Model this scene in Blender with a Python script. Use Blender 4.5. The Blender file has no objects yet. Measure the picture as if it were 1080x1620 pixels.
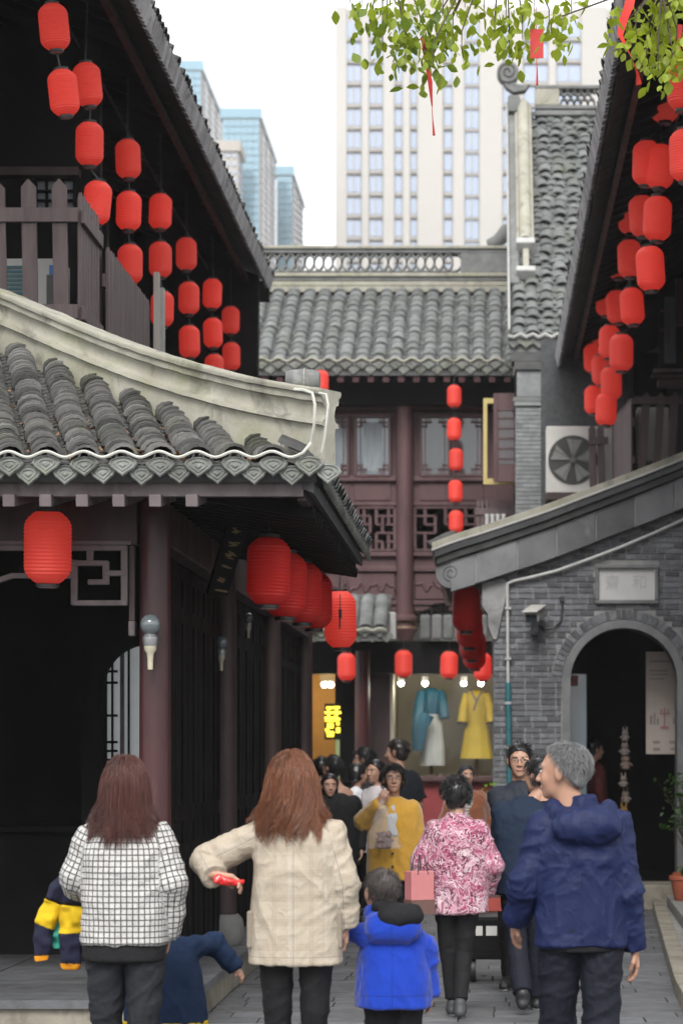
import bpy, bmesh, math, random
import numpy as np
from mathutils import Vector, Matrix, Quaternion
R = math.radians
rnd = random.Random(7)
sc = bpy.context.scene
col = sc.collection

# ------------------------------------------------------------------ camera
F, CX, CY, H = 3800.0, 770.0, 1195.0, 1.65      # focal length in photo pixels, principal point, eye height
cam = bpy.data.cameras.new('camera'); camo = bpy.data.objects.new('camera', cam); col.objects.link(camo)
camo.location = (0, 0, H); camo.rotation_euler = (R(90), 0, 0)
cam.sensor_fit = 'VERTICAL'; cam.sensor_height = 36; cam.lens = F / 1620 * 36
cam.shift_x = (540 - CX) / 1620; cam.shift_y = (CY - 810) / 1620
cam.clip_start = .1; cam.clip_end = 3000
cam.dof.use_dof = True; cam.dof.focus_distance = 13.8; cam.dof.aperture_fstop = 3.6
sc.camera = camo
# ------------------------------------------------------------------ overcast sky and weak broad sun
w = bpy.data.worlds.new('World'); sc.world = w; w.use_nodes = True
nt = w.node_tree; nt.nodes.clear()
sky = nt.nodes.new('ShaderNodeTexSky'); sky.sky_type = 'NISHITA'; sky.sun_disc = False
sky.sun_elevation = R(43); sky.sun_rotation = R(184); sky.dust_density = 4; sky.air_density = 1.2
hs = nt.nodes.new('ShaderNodeHueSaturation'); hs.inputs['Saturation'].default_value = .10
mx = nt.nodes.new('ShaderNodeMix'); mx.data_type = 'RGBA'; mx.inputs['Factor'].default_value = .72
mx.inputs['B'].default_value = (8.6, 8.7, 8.85, 1)         # the even cloud layer
bg = nt.nodes.new('ShaderNodeBackground'); bg.inputs['Strength'].default_value = .12
out = nt.nodes.new('ShaderNodeOutputWorld')
nt.links.new(sky.outputs[0], hs.inputs['Color']); nt.links.new(hs.outputs[0], mx.inputs['A'])
nt.links.new(mx.outputs['Result'], bg.inputs['Color']); nt.links.new(bg.outputs[0], out.inputs[0])
sl = bpy.data.lights.new('sun', 'SUN'); sl.energy = 1.5; sl.angle = R(25); sl.color = (1, .965, .92)
so = bpy.data.objects.new('sun', sl); col.objects.link(so)
so.rotation_euler = (R(47), 0, R(-4)); so.location = (0, 0, 30)
vs = sc.view_settings; vs.view_transform = 'Standard'; vs.look = 'None'; vs.gamma = 1; vs.use_curve_mapping = False
vs.exposure = 1.0
cy = sc.cycles
cy.max_bounces = 6; cy.diffuse_bounces = 4; cy.glossy_bounces = 3; cy.transmission_bounces = 5; cy.transparent_max_bounces = 8; cy.volume_bounces = 1

# ------------------------------------------------------------------ helpers
def P(px, py, Y):
    """photo pixel + known distance -> world point"""
    return Vector(((px - CX) * Y / F, Y, H + (CY - py) * Y / F))
def PX(px, Y): return (px - CX) * Y / F
def PZ(py, Y): return H + (CY - py) * Y / F

def tag(o, label=None, cat=None, group=None, kind=None):
    for k, v in (('label', label), ('category', cat), ('group', group), ('kind', kind)):
        if v: o[k] = v
    return o
def link(o, parent=None):
    col.objects.link(o)
    if parent is not None: o.parent = parent
    return o
def empty(name, loc=(0, 0, 0), rz=0, label=None, cat=None, group=None):
    o = bpy.data.objects.new(name, None); o.empty_display_size = .1
    o.location = loc; o.rotation_euler = (0, 0, rz); link(o)
    return tag(o, label, cat, group)
def relmesh(o, parent):
    """mesh given in world space, parent an unrotated/rotated empty: keep it in place"""
    o.parent = parent
    p = parent; M = Matrix.Identity(4)
    while p is not None:
        M = p.matrix_basis @ M
        p = p.parent
    o.matrix_basis = M.inverted() @ o.matrix_basis
    return o

class MB:
    def __init__(s): s.v = []; s.f = []
    def add(s, vs, fs):
        n = len(s.v); s.v += [tuple(v) for v in vs]; s.f += [tuple(i + n for i in f) for f in fs]; return s
    def box(s, x0, x1, y0, y1, z0, z1):
        x0, x1 = min(x0, x1), max(x0, x1); y0, y1 = min(y0, y1), max(y0, y1); z0, z1 = min(z0, z1), max(z0, z1)
        vs = [(x, y, z) for x in (x0, x1) for y in (y0, y1) for z in (z0, z1)]
        return s.add(vs, [(0, 1, 3, 2), (4, 6, 7, 5), (0, 4, 5, 1), (2, 3, 7, 6), (0, 2, 6, 4), (1, 5, 7, 3)])
    def bar(s, a, b, w, h, up=(0, 0, 1)):
        a = Vector(a); b = Vector(b); d = (b - a).normalized(); up = Vector(up)
        x = d.cross(up)
        if x.length < 1e-4: x = d.cross(Vector((1, 0, 0)))
        x.normalize(); u = x.cross(d)
        vs = [p + x * (sx * w / 2) + u * (su * h / 2) for p in (a, b) for sx in (-1, 1) for su in (-1, 1)]
        return s.add(vs, [(0, 1, 3, 2), (4, 6, 7, 5), (0, 4, 5, 1), (2, 3, 7, 6), (0, 2, 6, 4), (1, 5, 7, 3)])
    def tube(s, pts, r, n=8, cap=True):
        pts = [Vector(p) for p in pts]; rs = r if isinstance(r, (list, tuple)) else [r] * len(pts)
        rings = []; prev = None
        for i, p in enumerate(pts):
            d = (pts[min(i + 1, len(pts) - 1)] - pts[max(i - 1, 0)]).normalized()
            if prev is None:
                x = d.cross(Vector((0, 0, 1)))
                if x.length < .1: x = d.cross(Vector((1, 0, 0)))
            else: x = prev - d * prev.dot(d)
            x.normalize(); prev = x; y = d.cross(x)
            rings.append([p + (x * math.cos(6.28318 * k / n) + y * math.sin(6.28318 * k / n)) * rs[i] for k in range(n)])
        vs = [v for rg in rings for v in rg]; fs = []
        for i in range(len(pts) - 1):
            for k in range(n):
                a, b = i * n + k, i * n + (k + 1) % n; fs.append((a, b, b + n, a + n))
        if cap: fs.append(tuple(range(n))[::-1]); fs.append(tuple(range(len(vs) - n, len(vs))))
        return s.add(vs, fs)
    def lathe(s, prof, n=24, c=(0, 0, 0), M=None):
        """prof: (radius, z) from bottom to top"""
        c = Vector(c); vs = []; fs = []
        for r, z in prof:
            for k in range(n):
                v = Vector((r * math.cos(6.28318 * k / n), r * math.sin(6.28318 * k / n), z))
                if M is not None: v = M @ v
                vs.append(c + v)
        m = len(prof)
        for i in range(m - 1):
            for k in range(n):
                a, b = i * n + k, i * n + (k + 1) % n; fs.append((a, b, b + n, a + n))
        fs.append(tuple(range(n))[::-1]); fs.append(tuple(range((m - 1) * n, m * n)))
        return s.add(vs, fs)
    def prism(s, poly, fn, d0, d1):
        """poly of (u,v); fn(u,v,d)->xyz; extruded from d0 to d1"""
        n = len(poly); vs = [fn(u, v, d0) for u, v in poly] + [fn(u, v, d1) for u, v in poly]
        fs = [tuple(range(n))[::-1], tuple(range(n, 2 * n))] + [(i, (i + 1) % n, n + (i + 1) % n, n + i) for i in range(n)]
        return s.add(vs, fs)
    def sweep(s, prof, path, frames, cap=True):
        """prof: list of (u,v); frames: list of (xaxis, yaxis)"""
        n = len(prof); vs = []; fs = []
        for p, (ax, ay) in zip(path, frames):
            p = Vector(p); ax = Vector(ax); ay = Vector(ay)
            vs += [p + ax * u + ay * v for u, v in prof]
        for i in range(len(path) - 1):
            for k in range(n):
                a, b = i * n + k, i * n + (k + 1) % n; fs.append((a, b, b + n, a + n))
        if cap: fs.append(tuple(range(n))[::-1]); fs.append(tuple(range(len(vs) - n, len(vs))))
        return s.add(vs, fs)
    def mesh(s, name, mat=None, smooth=False):
        me = bpy.data.meshes.new(name); me.from_pydata(s.v, [], s.f)
        bm = bmesh.new(); bm.from_mesh(me); bmesh.ops.recalc_face_normals(bm, faces=bm.faces); bm.to_mesh(me); bm.free()
        if mat: me.materials.append(mat)
        if smooth:
            me.polygons.foreach_set('use_smooth', [True] * len(me.polygons))
            try: me.set_sharp_from_angle(angle=R(40))
            except Exception: pass
        return me
    def build(s, name, mat, parent=None, smooth=False, bevel=0, rel=False):
        o = bpy.data.objects.new(name, s.mesh(name, mat, smooth)); col.objects.link(o)
        if parent is not None:
            if rel: o.parent = parent
            else: relmesh(o, parent)
        if bevel:
            m = o.modifiers.new('bevel', 'BEVEL'); m.width = bevel; m.segments = 2; m.limit_method = 'ANGLE'
        return o
def inst(name, me, parent, M):
    """another object on shared mesh data; M is in world space when the parents are plain empties at any place"""
    o = bpy.data.objects.new(name, me); col.objects.link(o); o.matrix_basis = M
    if parent is not None: relmesh(o, parent)
    return o
def chamfer(me, wd, seg=1):
    bm = bmesh.new(); bm.from_mesh(me)
    bmesh.ops.bevel(bm, geom=list(bm.edges), offset=wd, segments=seg, affect='EDGES', clamp_overlap=True)
    bm.to_mesh(me); bm.free(); return me

# ------------------------------------------------------------------ materials
def newmat(name):
    m = bpy.data.materials.new(name); m.use_nodes = True; nt = m.node_tree
    return m, nt, nt.nodes['Principled BSDF']
def nd(nt, t, **kw):
    n = nt.nodes.new(t)
    for k, v in kw.items():
        if k in n.inputs: n.inputs[k].default_value = v
        else: setattr(n, k, v)
    return n
def mixc(nt, fac, a, b, mode='MIX'):
    n = nt.nodes.new('ShaderNodeMix'); n.data_type = 'RGBA'; n.blend_type = mode
    for s, v in (('Factor', fac), ('A', a), ('B', b)):
        if hasattr(v, 'is_linked'): nt.links.new(v, n.inputs[s])
        elif s == 'Factor': n.inputs[s].default_value = v
        else: n.inputs[s].default_value = (*v[:3], 1)
    return n.outputs['Result']
def math_(nt, op, a, b=0.0, c=None):
    n = nt.nodes.new('ShaderNodeMath'); n.operation = op
    for i, v in enumerate((a, b) if c is None else (a, b, c)):
        if hasattr(v, 'is_linked'): nt.links.new(v, n.inputs[i])
        else: n.inputs[i].default_value = v
    return n.outputs[0]
def ramp(nt, src, stops):
    n = nt.nodes.new('ShaderNodeValToRGB'); cr = n.color_ramp
    while len(cr.elements) < len(stops): cr.elements.new(.5)
    for e, (p, c) in zip(cr.elements, stops):
        e.position = p; e.color = (*c[:3], 1) if not isinstance(c, (int, float)) else (c, c, c, 1)
    nt.links.new(src, n.inputs[0]); return n.outputs[0]
def noise(nt, vec, scale, detail=5, rough=.6, dist=0):
    n = nd(nt, 'ShaderNodeTexNoise', Scale=scale, Detail=detail, Roughness=rough, Distortion=dist)
    nt.links.new(vec, n.inputs['Vector']); return n.outputs['Fac']
def vscale(nt, vec, sx, sy, sz):
    n = nt.nodes.new('ShaderNodeMapping'); n.inputs['Scale'].default_value = (sx, sy, sz)
    nt.links.new(vec, n.inputs['Vector']); return n.outputs[0]
G = .76     # all surface colours are kept this much darker, the picture is exposed brighter instead
def gs(c, g): return tuple(x * g for x in c) if c else c
def mk(name, c1, c2=None, sc_=4, rough=.75, bump=.2, bsc=60, rv=0, stain=None, stsc=1.5, stretch=(1, 1, 1), spec=.4, metal=0, moss=None, thr=.5, g=None):
    """weathered surface: two tones in noise, a stain layer with its own shape, per-piece variation and fine relief"""
    g = G if g is None else g; c1, c2, stain, moss = gs(c1, g), gs(c2, g), gs(stain, g), gs(moss, g)
    m, nt, b = newmat(name)
    g = nt.nodes.new('ShaderNodeNewGeometry').outputs['Position']
    v = vscale(nt, g, *stretch)
    c2 = c2 or tuple(x * .75 for x in c1)
    f = ramp(nt, noise(nt, v, sc_, 7, .65), [(.32, 0.0), (.68, 1.0)])
    c = mixc(nt, f, c1, c2)
    if stain:
        f2 = ramp(nt, noise(nt, v, stsc, 8, .7, .6), [(thr, 0.0), (thr + .16, 1.0)])
        c = mixc(nt, math_(nt, 'MULTIPLY', f2, .8), c, stain)
    if moss:
        f3 = ramp(nt, noise(nt, g, 2.2, 6, .7), [(.52, 0.0), (.7, 1.0)])
        c = mixc(nt, math_(nt, 'MULTIPLY', f3, .6), c, moss)
    if rv:
        oi = nt.nodes.new('ShaderNodeObjectInfo').outputs['Random']
        k = math_(nt, 'MULTIPLY_ADD', oi, 2 * rv, 1 - rv)
        cc = nt.nodes.new('ShaderNodeCombineColor')
        for i in range(3): nt.links.new(k, cc.inputs[i])
        c = mixc(nt, 1.0, c, cc.outputs[0], 'MULTIPLY')
    nt.links.new(c, b.inputs['Base Color'])
    rr = math_(nt, 'MULTIPLY_ADD', f, .16, rough - .08); nt.links.new(rr, b.inputs['Roughness'])
    b.inputs['Specular IOR Level'].default_value = spec; b.inputs['Metallic'].default_value = metal
    if bump:
        bp = nd(nt, 'ShaderNodeBump', Strength=bump, Distance=.006)
        nt.links.new(noise(nt, g, bsc, 5, .65), bp.inputs['Height']); nt.links.new(bp.outputs[0], b.inputs['Normal'])
    return m
def flat(name, c, rough=.5, metal=0, spec=.5, emit=None, es=0, alpha=1, trans=0, g=None):
    c = gs(c, G if g is None else g)
    m, nt, b = newmat(name)
    g = nt.nodes.new('ShaderNodeNewGeometry').outputs['Position']
    n = noise(nt, g, 9, 5, .6)
    f = math_(nt, 'MULTIPLY_ADD', n, .36, .82)
    cc = nt.nodes.new('ShaderNodeCombineColor')
    for i in range(3): nt.links.new(f, cc.inputs[i])
    nt.links.new(mixc(nt, 1.0, c, cc.outputs[0], 'MULTIPLY'), b.inputs['Base Color'])
    nt.links.new(math_(nt, 'MULTIPLY_ADD', n, .2, rough - .1), b.inputs['Roughness'])
    b.inputs['Metallic'].default_value = metal; b.inputs['Specular IOR Level'].default_value = spec
    b.inputs['Transmission Weight'].default_value = trans; b.inputs['Alpha'].default_value = alpha
    if emit: b.inputs['Emission Color'].default_value = (*emit, 1); b.inputs['Emission Strength'].default_value = es
    return m

M = {}
M['ground'] = mk('ground_earth', (.16, .155, .145), (.1, .1, .095), .6, .9, .3, 20)
M['paver'] = mk('grey_paving_stone', (.17, .175, .185), (.105, .107, .115), 5, .5, .5, 45, rv=.25, stain=(.06, .058, .057), stsc=2.2, thr=.55)
M['joint'] = mk('paving_joint', (.06, .058, .055), (.035, .034, .03), 8, .95, .4, 60)
M['slab'] = mk('granite_slab', (.33, .325, .31), (.24, .235, .225), 6, .7, .3, 90, stain=(.13, .125, .11), stsc=2.0, rv=.08)
M['slabside'] = mk('worn_limestone', (.36, .33, .27), (.25, .225, .18), 4, .8, .5, 30, stain=(.12, .105, .085), stsc=3)
M['tile'] = mk('grey_clay_tile', (.155, .152, .145), (.08, .08, .076), 7, .85, .6, 70, rv=.55, stain=(.27, .27, .245), stsc=6, moss=(.09, .10, .045), thr=.57)
M['tile_pale'] = mk('weathered_pale_tile', (.20, .208, .208), (.125, .132, .13), 5, .85, .5, 60, rv=.2, stain=(.30, .31, .30), stsc=3.2, moss=(.13, .15, .095), thr=.56)
M['tile_dark'] = mk('eave_tile_dark', (.10, .10, .10), (.06, .06, .06), 6, .75, .4, 70, rv=.25)
M['driptile'] = mk('carved_drip_tile', (.27, .28, .26), (.17, .18, .165), 14, .85, .5, 90, rv=.2, moss=(.16, .20, .07), stain=(.10, .10, .09), stsc=7)
M['plaster'] = mk('lichen_stained_plaster', (.45, .435, .365), (.33, .315, .26), 3, .9, .5, 40, stain=(.13, .125, .105), stsc=4.2, stretch=(1, 1, .7), moss=(.27, .28, .15), thr=.52)
M['plasterwhite'] = mk('white_lime_plaster', (.52, .52, .505), (.40, .40, .385), 5, .9, .3, 50, stain=(.25, .25, .24), stsc=4, thr=.6)
M['ridge_dark'] = mk('grey_ridge_brick', (.24, .245, .24), (.15, .155, .15), 4, .85, .4, 60, stain=(.36, .36, .34), stsc=4, thr=.6)
M['greystone'] = mk('grey_stone_panel', (.21, .213, .222), (.135, .138, .147), 3, .6, .3, 60, rv=.42, stain=(.30, .30, .305), stsc=3, thr=.62)
M['brick'] = mk('grey_brick', (.225, .232, .25), (.135, .14, .155), 16, .85, .5, 90, rv=.4, stain=(.28, .285, .29), stsc=7, thr=.6)
M['brick_pale'] = mk('pale_grey_brick', (.30, .31, .315), (.22, .23, .235), 10, .85, .4, 90, rv=.2, stain=(.42, .43, .43), stsc=5, thr=.58)
M['mortar'] = mk('lime_mortar', (.42, .42, .415), (.30, .30, .30), 9, .95, .5, 60, stain=(.18, .18, .185), stsc=3.0, thr=.52)
M['archstone'] = mk('arch_stone', (.27, .275, .28), (.20, .205, .21), 5, .7, .25, 80, stain=(.15, .15, .155), stsc=4)
M['wood'] = mk('brown_painted_wood', (.078, .046, .045), (.045, .027, .027), 6, .55, .25, 40, stretch=(1, 1, .25), stain=(.12, .085, .08), stsc=5, thr=.62)
M['wood_red'] = mk('red_brown_lacquer', (.078, .026, .027), (.045, .017, .019), 5, .38, .15, 40, stretch=(1, 1, .3), stain=(.19, .12, .12), stsc=4, thr=.64)
M['wood_mauve'] = mk('faded_mauve_timber', (.20, .165, .168), (.14, .11, .115), 5, .65, .3, 50, stretch=(1, 1, .4), stain=(.09, .07, .07), stsc=5)
M['wood_far'] = mk('faded_maroon_paint', (.125, .062, .065), (.085, .042, .045), 5, .6, .2, 40, stretch=(1, 1, .3), stain=(.25, .19, .19), stsc=4, thr=.65)
M['picket'] = mk('brown_picket_paint', (.15, .108, .107), (.10, .07, .071), 7, .6, .3, 60, stretch=(3, 3, .4), stain=(.25, .20, .20), stsc=9, thr=.62)
M['black'] = mk('black_timber', (.011, .0105, .0105), (.006, .006, .006), 3, .75, .15, 40, spec=.12)  # near-black boards; on soffits and side rafters the eave shade is in this colour
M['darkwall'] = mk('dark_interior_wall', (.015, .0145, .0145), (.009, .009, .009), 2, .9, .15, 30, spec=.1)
M['glass'] = flat('window_glass', (.05, .06, .07), .08, 0, .8)
M['glass_pale'] = flat('pale_reflecting_glass', (.12, .17, .20), .12, 0, .8)
M['curtain'] = mk('pale_curtain', (.32, .36, .38), (.20, .23, .25), 6, .9, .1, 30, stretch=(4, 1, .4))
M['white'] = mk('white_enamel', (.72, .71, .67), (.60, .59, .55), 3, .45, .05, 40, stain=(.42, .39, .33), stsc=6, thr=.66)
M['grille'] = flat('dark_fan_plastic', (.10, .10, .095), .5)
M['pvc'] = mk('white_conduit', (.70, .70, .69), (.58, .58, .57), 4, .45, .05, 40)
M['teal'] = mk('teal_painted_pipe', (.05, .22, .25), (.035, .15, .18), 6, .5, .1, 40)
M['cable'] = flat('black_cable', (.02, .02, .02), .5)
M['steel'] = flat('brushed_steel', (.45, .46, .47), .35, .7)
M['yellowwood'] = mk('pale_yellow_frame', (.62, .50, .20), (.52, .41, .15), 5, .6, .1, 40)
M['rope'] = mk('white_light_tube', (.66, .66, .60), (.50, .50, .45), 9, .5, .1, 30)
M['leafdry'] = mk('dry_leaf', (.42, .20, .09), (.30, .14, .06), 20, .8, .2, 60, rv=.3)
M['cream'] = mk('cream_tower_render', (.66, .63, .59), (.61, .585, .55), .05, .9, 0, g=.66)
M['cream2'] = mk('beige_tower_panel', (.54, .50, .455), (.49, .455, .41), .05, .9, 0, g=.72)
M['bluewin'] = flat('blue_tower_glass', (.36, .42, .53), .15, .4, .7, g=.85)  # windows paled so distance haze is partly in their colour
M['blueglass'] = flat('sky_blue_curtain_wall', (.22, .36, .44), .12, .3, .8, g=.85)
M['gold'] = flat('faded_gold_leaf', (.30, .20, .09), .5, .2)
M['terracotta'] = mk('terracotta', (.48, .13, .07), (.38, .10, .055), 6, .7, .15, 50)
M['soil'] = mk('potting_soil', (.05, .035, .025), (.03, .02, .015), 20, .95, .5, 40)
M['red_panel'] = mk('red_painted_panel', (.36, .055, .055), (.27, .04, .045), 4, .55, .1, 40)
M['paper'] = mk('aged_paper', (.60, .52, .47), (.54, .46, .41), 3, .9, .05, 40)
M['ink'] = flat('grey_ink', (.32, .28, .27), .8)
M['marble'] = mk('white_marble', (.72, .72, .71), (.66, .66, .66), 4, .5, .05, 30)
M['faint'] = flat('faint_inscription', (.56, .56, .56), .7)
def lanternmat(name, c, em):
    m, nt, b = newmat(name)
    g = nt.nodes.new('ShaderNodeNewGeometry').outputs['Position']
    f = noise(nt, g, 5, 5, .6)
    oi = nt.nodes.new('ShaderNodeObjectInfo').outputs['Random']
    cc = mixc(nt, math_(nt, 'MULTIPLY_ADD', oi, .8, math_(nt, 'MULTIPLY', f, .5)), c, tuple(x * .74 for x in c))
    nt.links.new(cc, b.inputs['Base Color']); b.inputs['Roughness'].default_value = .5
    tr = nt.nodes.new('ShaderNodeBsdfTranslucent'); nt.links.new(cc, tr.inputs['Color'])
    b.inputs['Emission Color'].default_value = (1, .09, .06, 1); b.inputs['Emission Strength'].default_value = em   # glow added to brighten the silk, no bulb inside
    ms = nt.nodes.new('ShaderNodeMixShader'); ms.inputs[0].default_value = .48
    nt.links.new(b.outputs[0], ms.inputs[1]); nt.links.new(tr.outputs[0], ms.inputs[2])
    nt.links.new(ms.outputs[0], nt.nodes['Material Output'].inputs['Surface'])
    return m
M['lantern_dim'] = lanternmat('unlit_lantern_silk', (.93, .04, .03), 0)
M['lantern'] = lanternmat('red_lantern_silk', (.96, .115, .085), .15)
M['lanterncap'] = flat('lantern_cap_black', (.025, .024, .024), .5)
M['lanternpale'] = flat('lantern_inner_ring', (.5, .3, .28), .6)
def leafmat(name, c1, c2):
    m, nt, b = newmat(name)
    oi = nt.nodes.new('ShaderNodeObjectInfo').outputs['Random']
    g = nt.nodes.new('ShaderNodeNewGeometry').outputs['Position']
    f = math_(nt, 'ADD', math_(nt, 'MULTIPLY', oi, .7), math_(nt, 'MULTIPLY', noise(nt, g, 8), .5))
    cc = mixc(nt, f, c1, c2); nt.links.new(cc, b.inputs['Base Color']); b.inputs['Roughness'].default_value = .45
    tr = nt.nodes.new('ShaderNodeBsdfTranslucent'); nt.links.new(cc, tr.inputs['Color'])
    ms = nt.nodes.new('ShaderNodeMixShader'); ms.inputs[0].default_value = .45
    nt.links.new(b.outputs[0], ms.inputs[1]); nt.links.new(tr.outputs[0], ms.inputs[2])
    nt.links.new(ms.outputs[0], nt.nodes['Material Output'].inputs['Surface'])
    return m
M['leaf'] = leafmat('fresh_leaf', (.36, .43, .02), (.10, .17, .012))
M['eaverib'] = mk('pale_eave_tile', (.44, .43, .44), (.32, .315, .32), 6, .8, .3, 60, rv=.25, stain=(.16, .155, .155), stsc=5)  # ribs coloured paler to stand in for skylight on them
M['leafdark'] = leafmat('pot_plant_leaf', (.07, .17, .03), (.03, .09, .015))
M['bark'] = mk('tree_bark', (.10, .075, .055), (.06, .045, .035), 12, .9, .6, 40, stretch=(1, 1, .3))

def text_mesh(body, size, name, mat, ext=.002):
    c = bpy.data.curves.new(name, 'FONT'); c.body = body; c.size = size; c.extrude = ext; c.align_x = 'CENTER'; c.align_y = 'CENTER'
    o = bpy.data.objects.new(name, c); col.objects.link(o)
    bpy.context.view_layer.update()
    me = bpy.data.meshes.new_from_object(o.evaluated_get(bpy.context.evaluated_depsgraph_get()))
    bpy.data.objects.remove(o); bpy.data.curves.remove(c)
    me.name = name; me.materials.clear(); me.materials.append(mat); return me
# ================================================================== SETTING
def axes(o, x, y, z, s=(1, 1, 1)):
    x, y, z = Vector(x) * s[0], Vector(y) * s[1], Vector(z) * s[2]
    return Matrix(((x[0], y[0], z[0], o[0]), (x[1], y[1], z[1], o[1]), (x[2], y[2], z[2], o[2]), (0, 0, 0, 1)))
def frame_along(d, xh=(1, 0, 0)):
    y = Vector(d).normalized(); x = Vector(xh); x = (x - y * x.dot(y)).normalized(); z = x.cross(y)
    return x, y, z
def addm(mb, me, Mx):
    n = len(mb.v); mb.v += [tuple(Mx @ v.co) for v in me.vertices]; mb.f += [tuple(n + i for i in p.vertices) for p in me.polygons]
def pbox(mb, x0, y0, x1, y1, Y, d):
    """box whose front face at distance Y covers a photo rectangle, going d metres back"""
    a = P(x0, y1, Y); b = P(x1, y0, Y); mb.box(a.x, b.x, Y, Y + d, a.z, b.z); return mb
def tile_mesh(name, w_, l, h, t, mat, n=7, flip=False):
    mb = MB(); vs = []
    for y, k in ((0, 1.0), (l, .94)):
        for r in (0, 1):
            for i in range(n):
                a = math.pi * i / (n - 1)
                ww, hh = (w_ / 2 - r * t) * k, (h - r * t) * k
                vs.append((ww * math.cos(a), y, hh * math.sin(a) * (-1 if flip else 1) + (h if flip else 0)))
    fs = []
    for i in range(n - 1):
        fs += [(i, i + 1, 2 * n + i + 1, 2 * n + i), (n + i, 3 * n + i, 3 * n + i + 1, n + i + 1), (i, n + i, n + i + 1, i + 1), (2 * n + i, 2 * n + i + 1, 3 * n + i + 1, 3 * n + i)]
    fs += [(0, 2 * n, 3 * n, n), (n - 1, 2 * n - 1, 4 * n - 1, 3 * n - 1)]
    mb.add(vs, fs); return mb.mesh(name, mat, True)
def shield_mesh(name, w_, h, mat, t=.016):
    """carved drip tile: a plate with a curved top, pointed foot and raised rims"""
    def outline(k, dz=0):
        pts = [(-.5, .12), (-.42, .34), (-.22, .46), (0, .5), (.22, .46), (.42, .34), (.5, .12), (.36, -.12), (.2, -.27), (0, -.5), (-.2, -.27), (-.36, -.12)]
        return [(u * w_ * k, v * h * k + dz) for u, v in pts]
    mb = MB(); fn = lambda u, v, d: (u, d, v)
    mb.prism(outline(1), fn, 0, t)
    for k0, k1, dd in ((.96, .80, -.006), (.62, .46, -.006)):
        a, b = outline(k0, .002), outline(k1, .002); n = len(a)
        vs = [(u, 0, v) for u, v in a] + [(u * .98, dd, v * .98) for u, v in a] + [(u * 1.02, dd, v * 1.02) for u, v in b] + [(u, 0, v) for u, v in b]
        mb.add(vs, [(q * n + i, q * n + (i + 1) % n, (q + 1) * n + (i + 1) % n, (q + 1) * n + i) for q in range(3) for i in range(n)])
    c = outline(.3, .002); n = len(c)
    mb.add([(u, 0, v) for u, v in c] + [(u * .5, -.008, v * .5) for u, v in c], [(i, (i + 1) % n, n + (i + 1) % n, n + i) for i in range(n)] + [tuple(range(n, 2 * n))])
    return mb.mesh(name, mat, False)

# ---- ground and paving
mb = MB(); mb.box(-900, 900, -200, 1500, -.3, -.02)
tag(mb.build('ground', M['ground']), kind='structure')
mb = MB(); mb.box(-9, 3.4, 4, 44, -.018, -.006)
alley = tag(mb.build('alley_pavement', M['joint']), kind='structure')
pv = []
for q in range(4):
    m_ = MB(); m_.box(-.5, .5, -.5, .5, -.5, .5); pv.append(m_.mesh('paving_stone', M['paver']))
far = MB(); cnt = 0
y = 8.0; row = 0
while y < 40:
    dy = .31 if y < 24 else .45
    x = -4.2 - (row % 2) * .3 - rnd.random() * .08
    while x < 2.4:
        dx = rnd.choice((.5, .58, .66))
        c = (x + dx / 2, y + dy / 2, .0 - .028 + rnd.uniform(-.0025, .0025))
        Mx = Matrix.Translation(c) @ Matrix.Rotation(rnd.uniform(-.006, .006), 4, 'X') @ Matrix.Rotation(rnd.uniform(-.004, .004), 4, 'Y') @ Matrix.Diagonal((dx - .012, dy - .012, .06, 1))
        if -1.5 < c[0] < 1.55 and 14.3 < y < 24 and cnt < 300:
            o = inst('paving_stone', pv[cnt % 4], alley, Mx); cnt += 1
        else: addm(far, pv[0], Mx)
        x += dx
    y += dy; row += 1
tag(far.build('paving', M['paver'], alley), kind='stuff')

# ================================================================== LOWER LEFT PAVILION
tea = empty('tiled_pavilion', (-1.98, 14.35, 0), 0, 'dark timber pavilion with curved plastered hip ridge and thick grey tile roof', 'building')
plat = MB(); plat.box(-7, -1.78, 14.0, 27, 0, .19).build('platform', M['slabside'], tea, bevel=.012)
sm = MB(); sm.box(-.5, .5, -.5, .5, -.5, .5); slabme = sm.mesh('platform_slab', M['paver'])
yy = 13.96
for i in range(12):
    for (xa, xb) in ((-1.75, -2.18), (-2.19, -3.2), (-3.21, -4.2), (-4.21, -5.4)):
        L = .62 if i else .42
        inst('platform_slab', slabme, tea, Matrix.Translation(((xa + xb) / 2, yy + L / 2, .2 + rnd.uniform(-.001, .002))) @ Matrix.Diagonal((abs(xb - xa) - .006, L - .007, .05, 1)))
    yy += .62 if i else .42
YE = 13.4; SE = F / YE
def hipY(px): return 12.896 / (1 + .6635 * (px - CX) / F)
hb = [(-190, 462), (-90, 502), (0, 542), (40, 560), (92, 582), (145, 605), (200, 624), (260, 648), (320, 672), (375, 690), (430, 708), (500, 722)]
ht = [(-190, 405), (-90, 428), (0, 457), (100, 500), (200, 540), (300, 572), (400, 597), (460, 608), (522, 617)]
def lerpc(c, x):
    xs = [a for a, b in c]; return float(np.interp(x, xs, [b for a, b in c]))
def smoothc(c, x):
    return (lerpc(c, x - 30) + lerpc(c, x) * 2 + lerpc(c, x + 30)) / 4 if c[0][0] + 30 < x < c[-1][0] - 30 else lerpc(c, x)
def hipP(px, py): return P(px, py, hipY(px))
ZE = 3.315
colpx = [-155, -97, -41, 17, 75, 135, 196, 255, 315, 373, 433]
covL = tile_mesh('cover_tile', .165, .15, .068, .017, M['tile'])
troL = tile_mesh('trough_tile', .17, .15, .06, .012, M['tile'], flip=True)
roof = MB(); vs = []; ends = []
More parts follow.
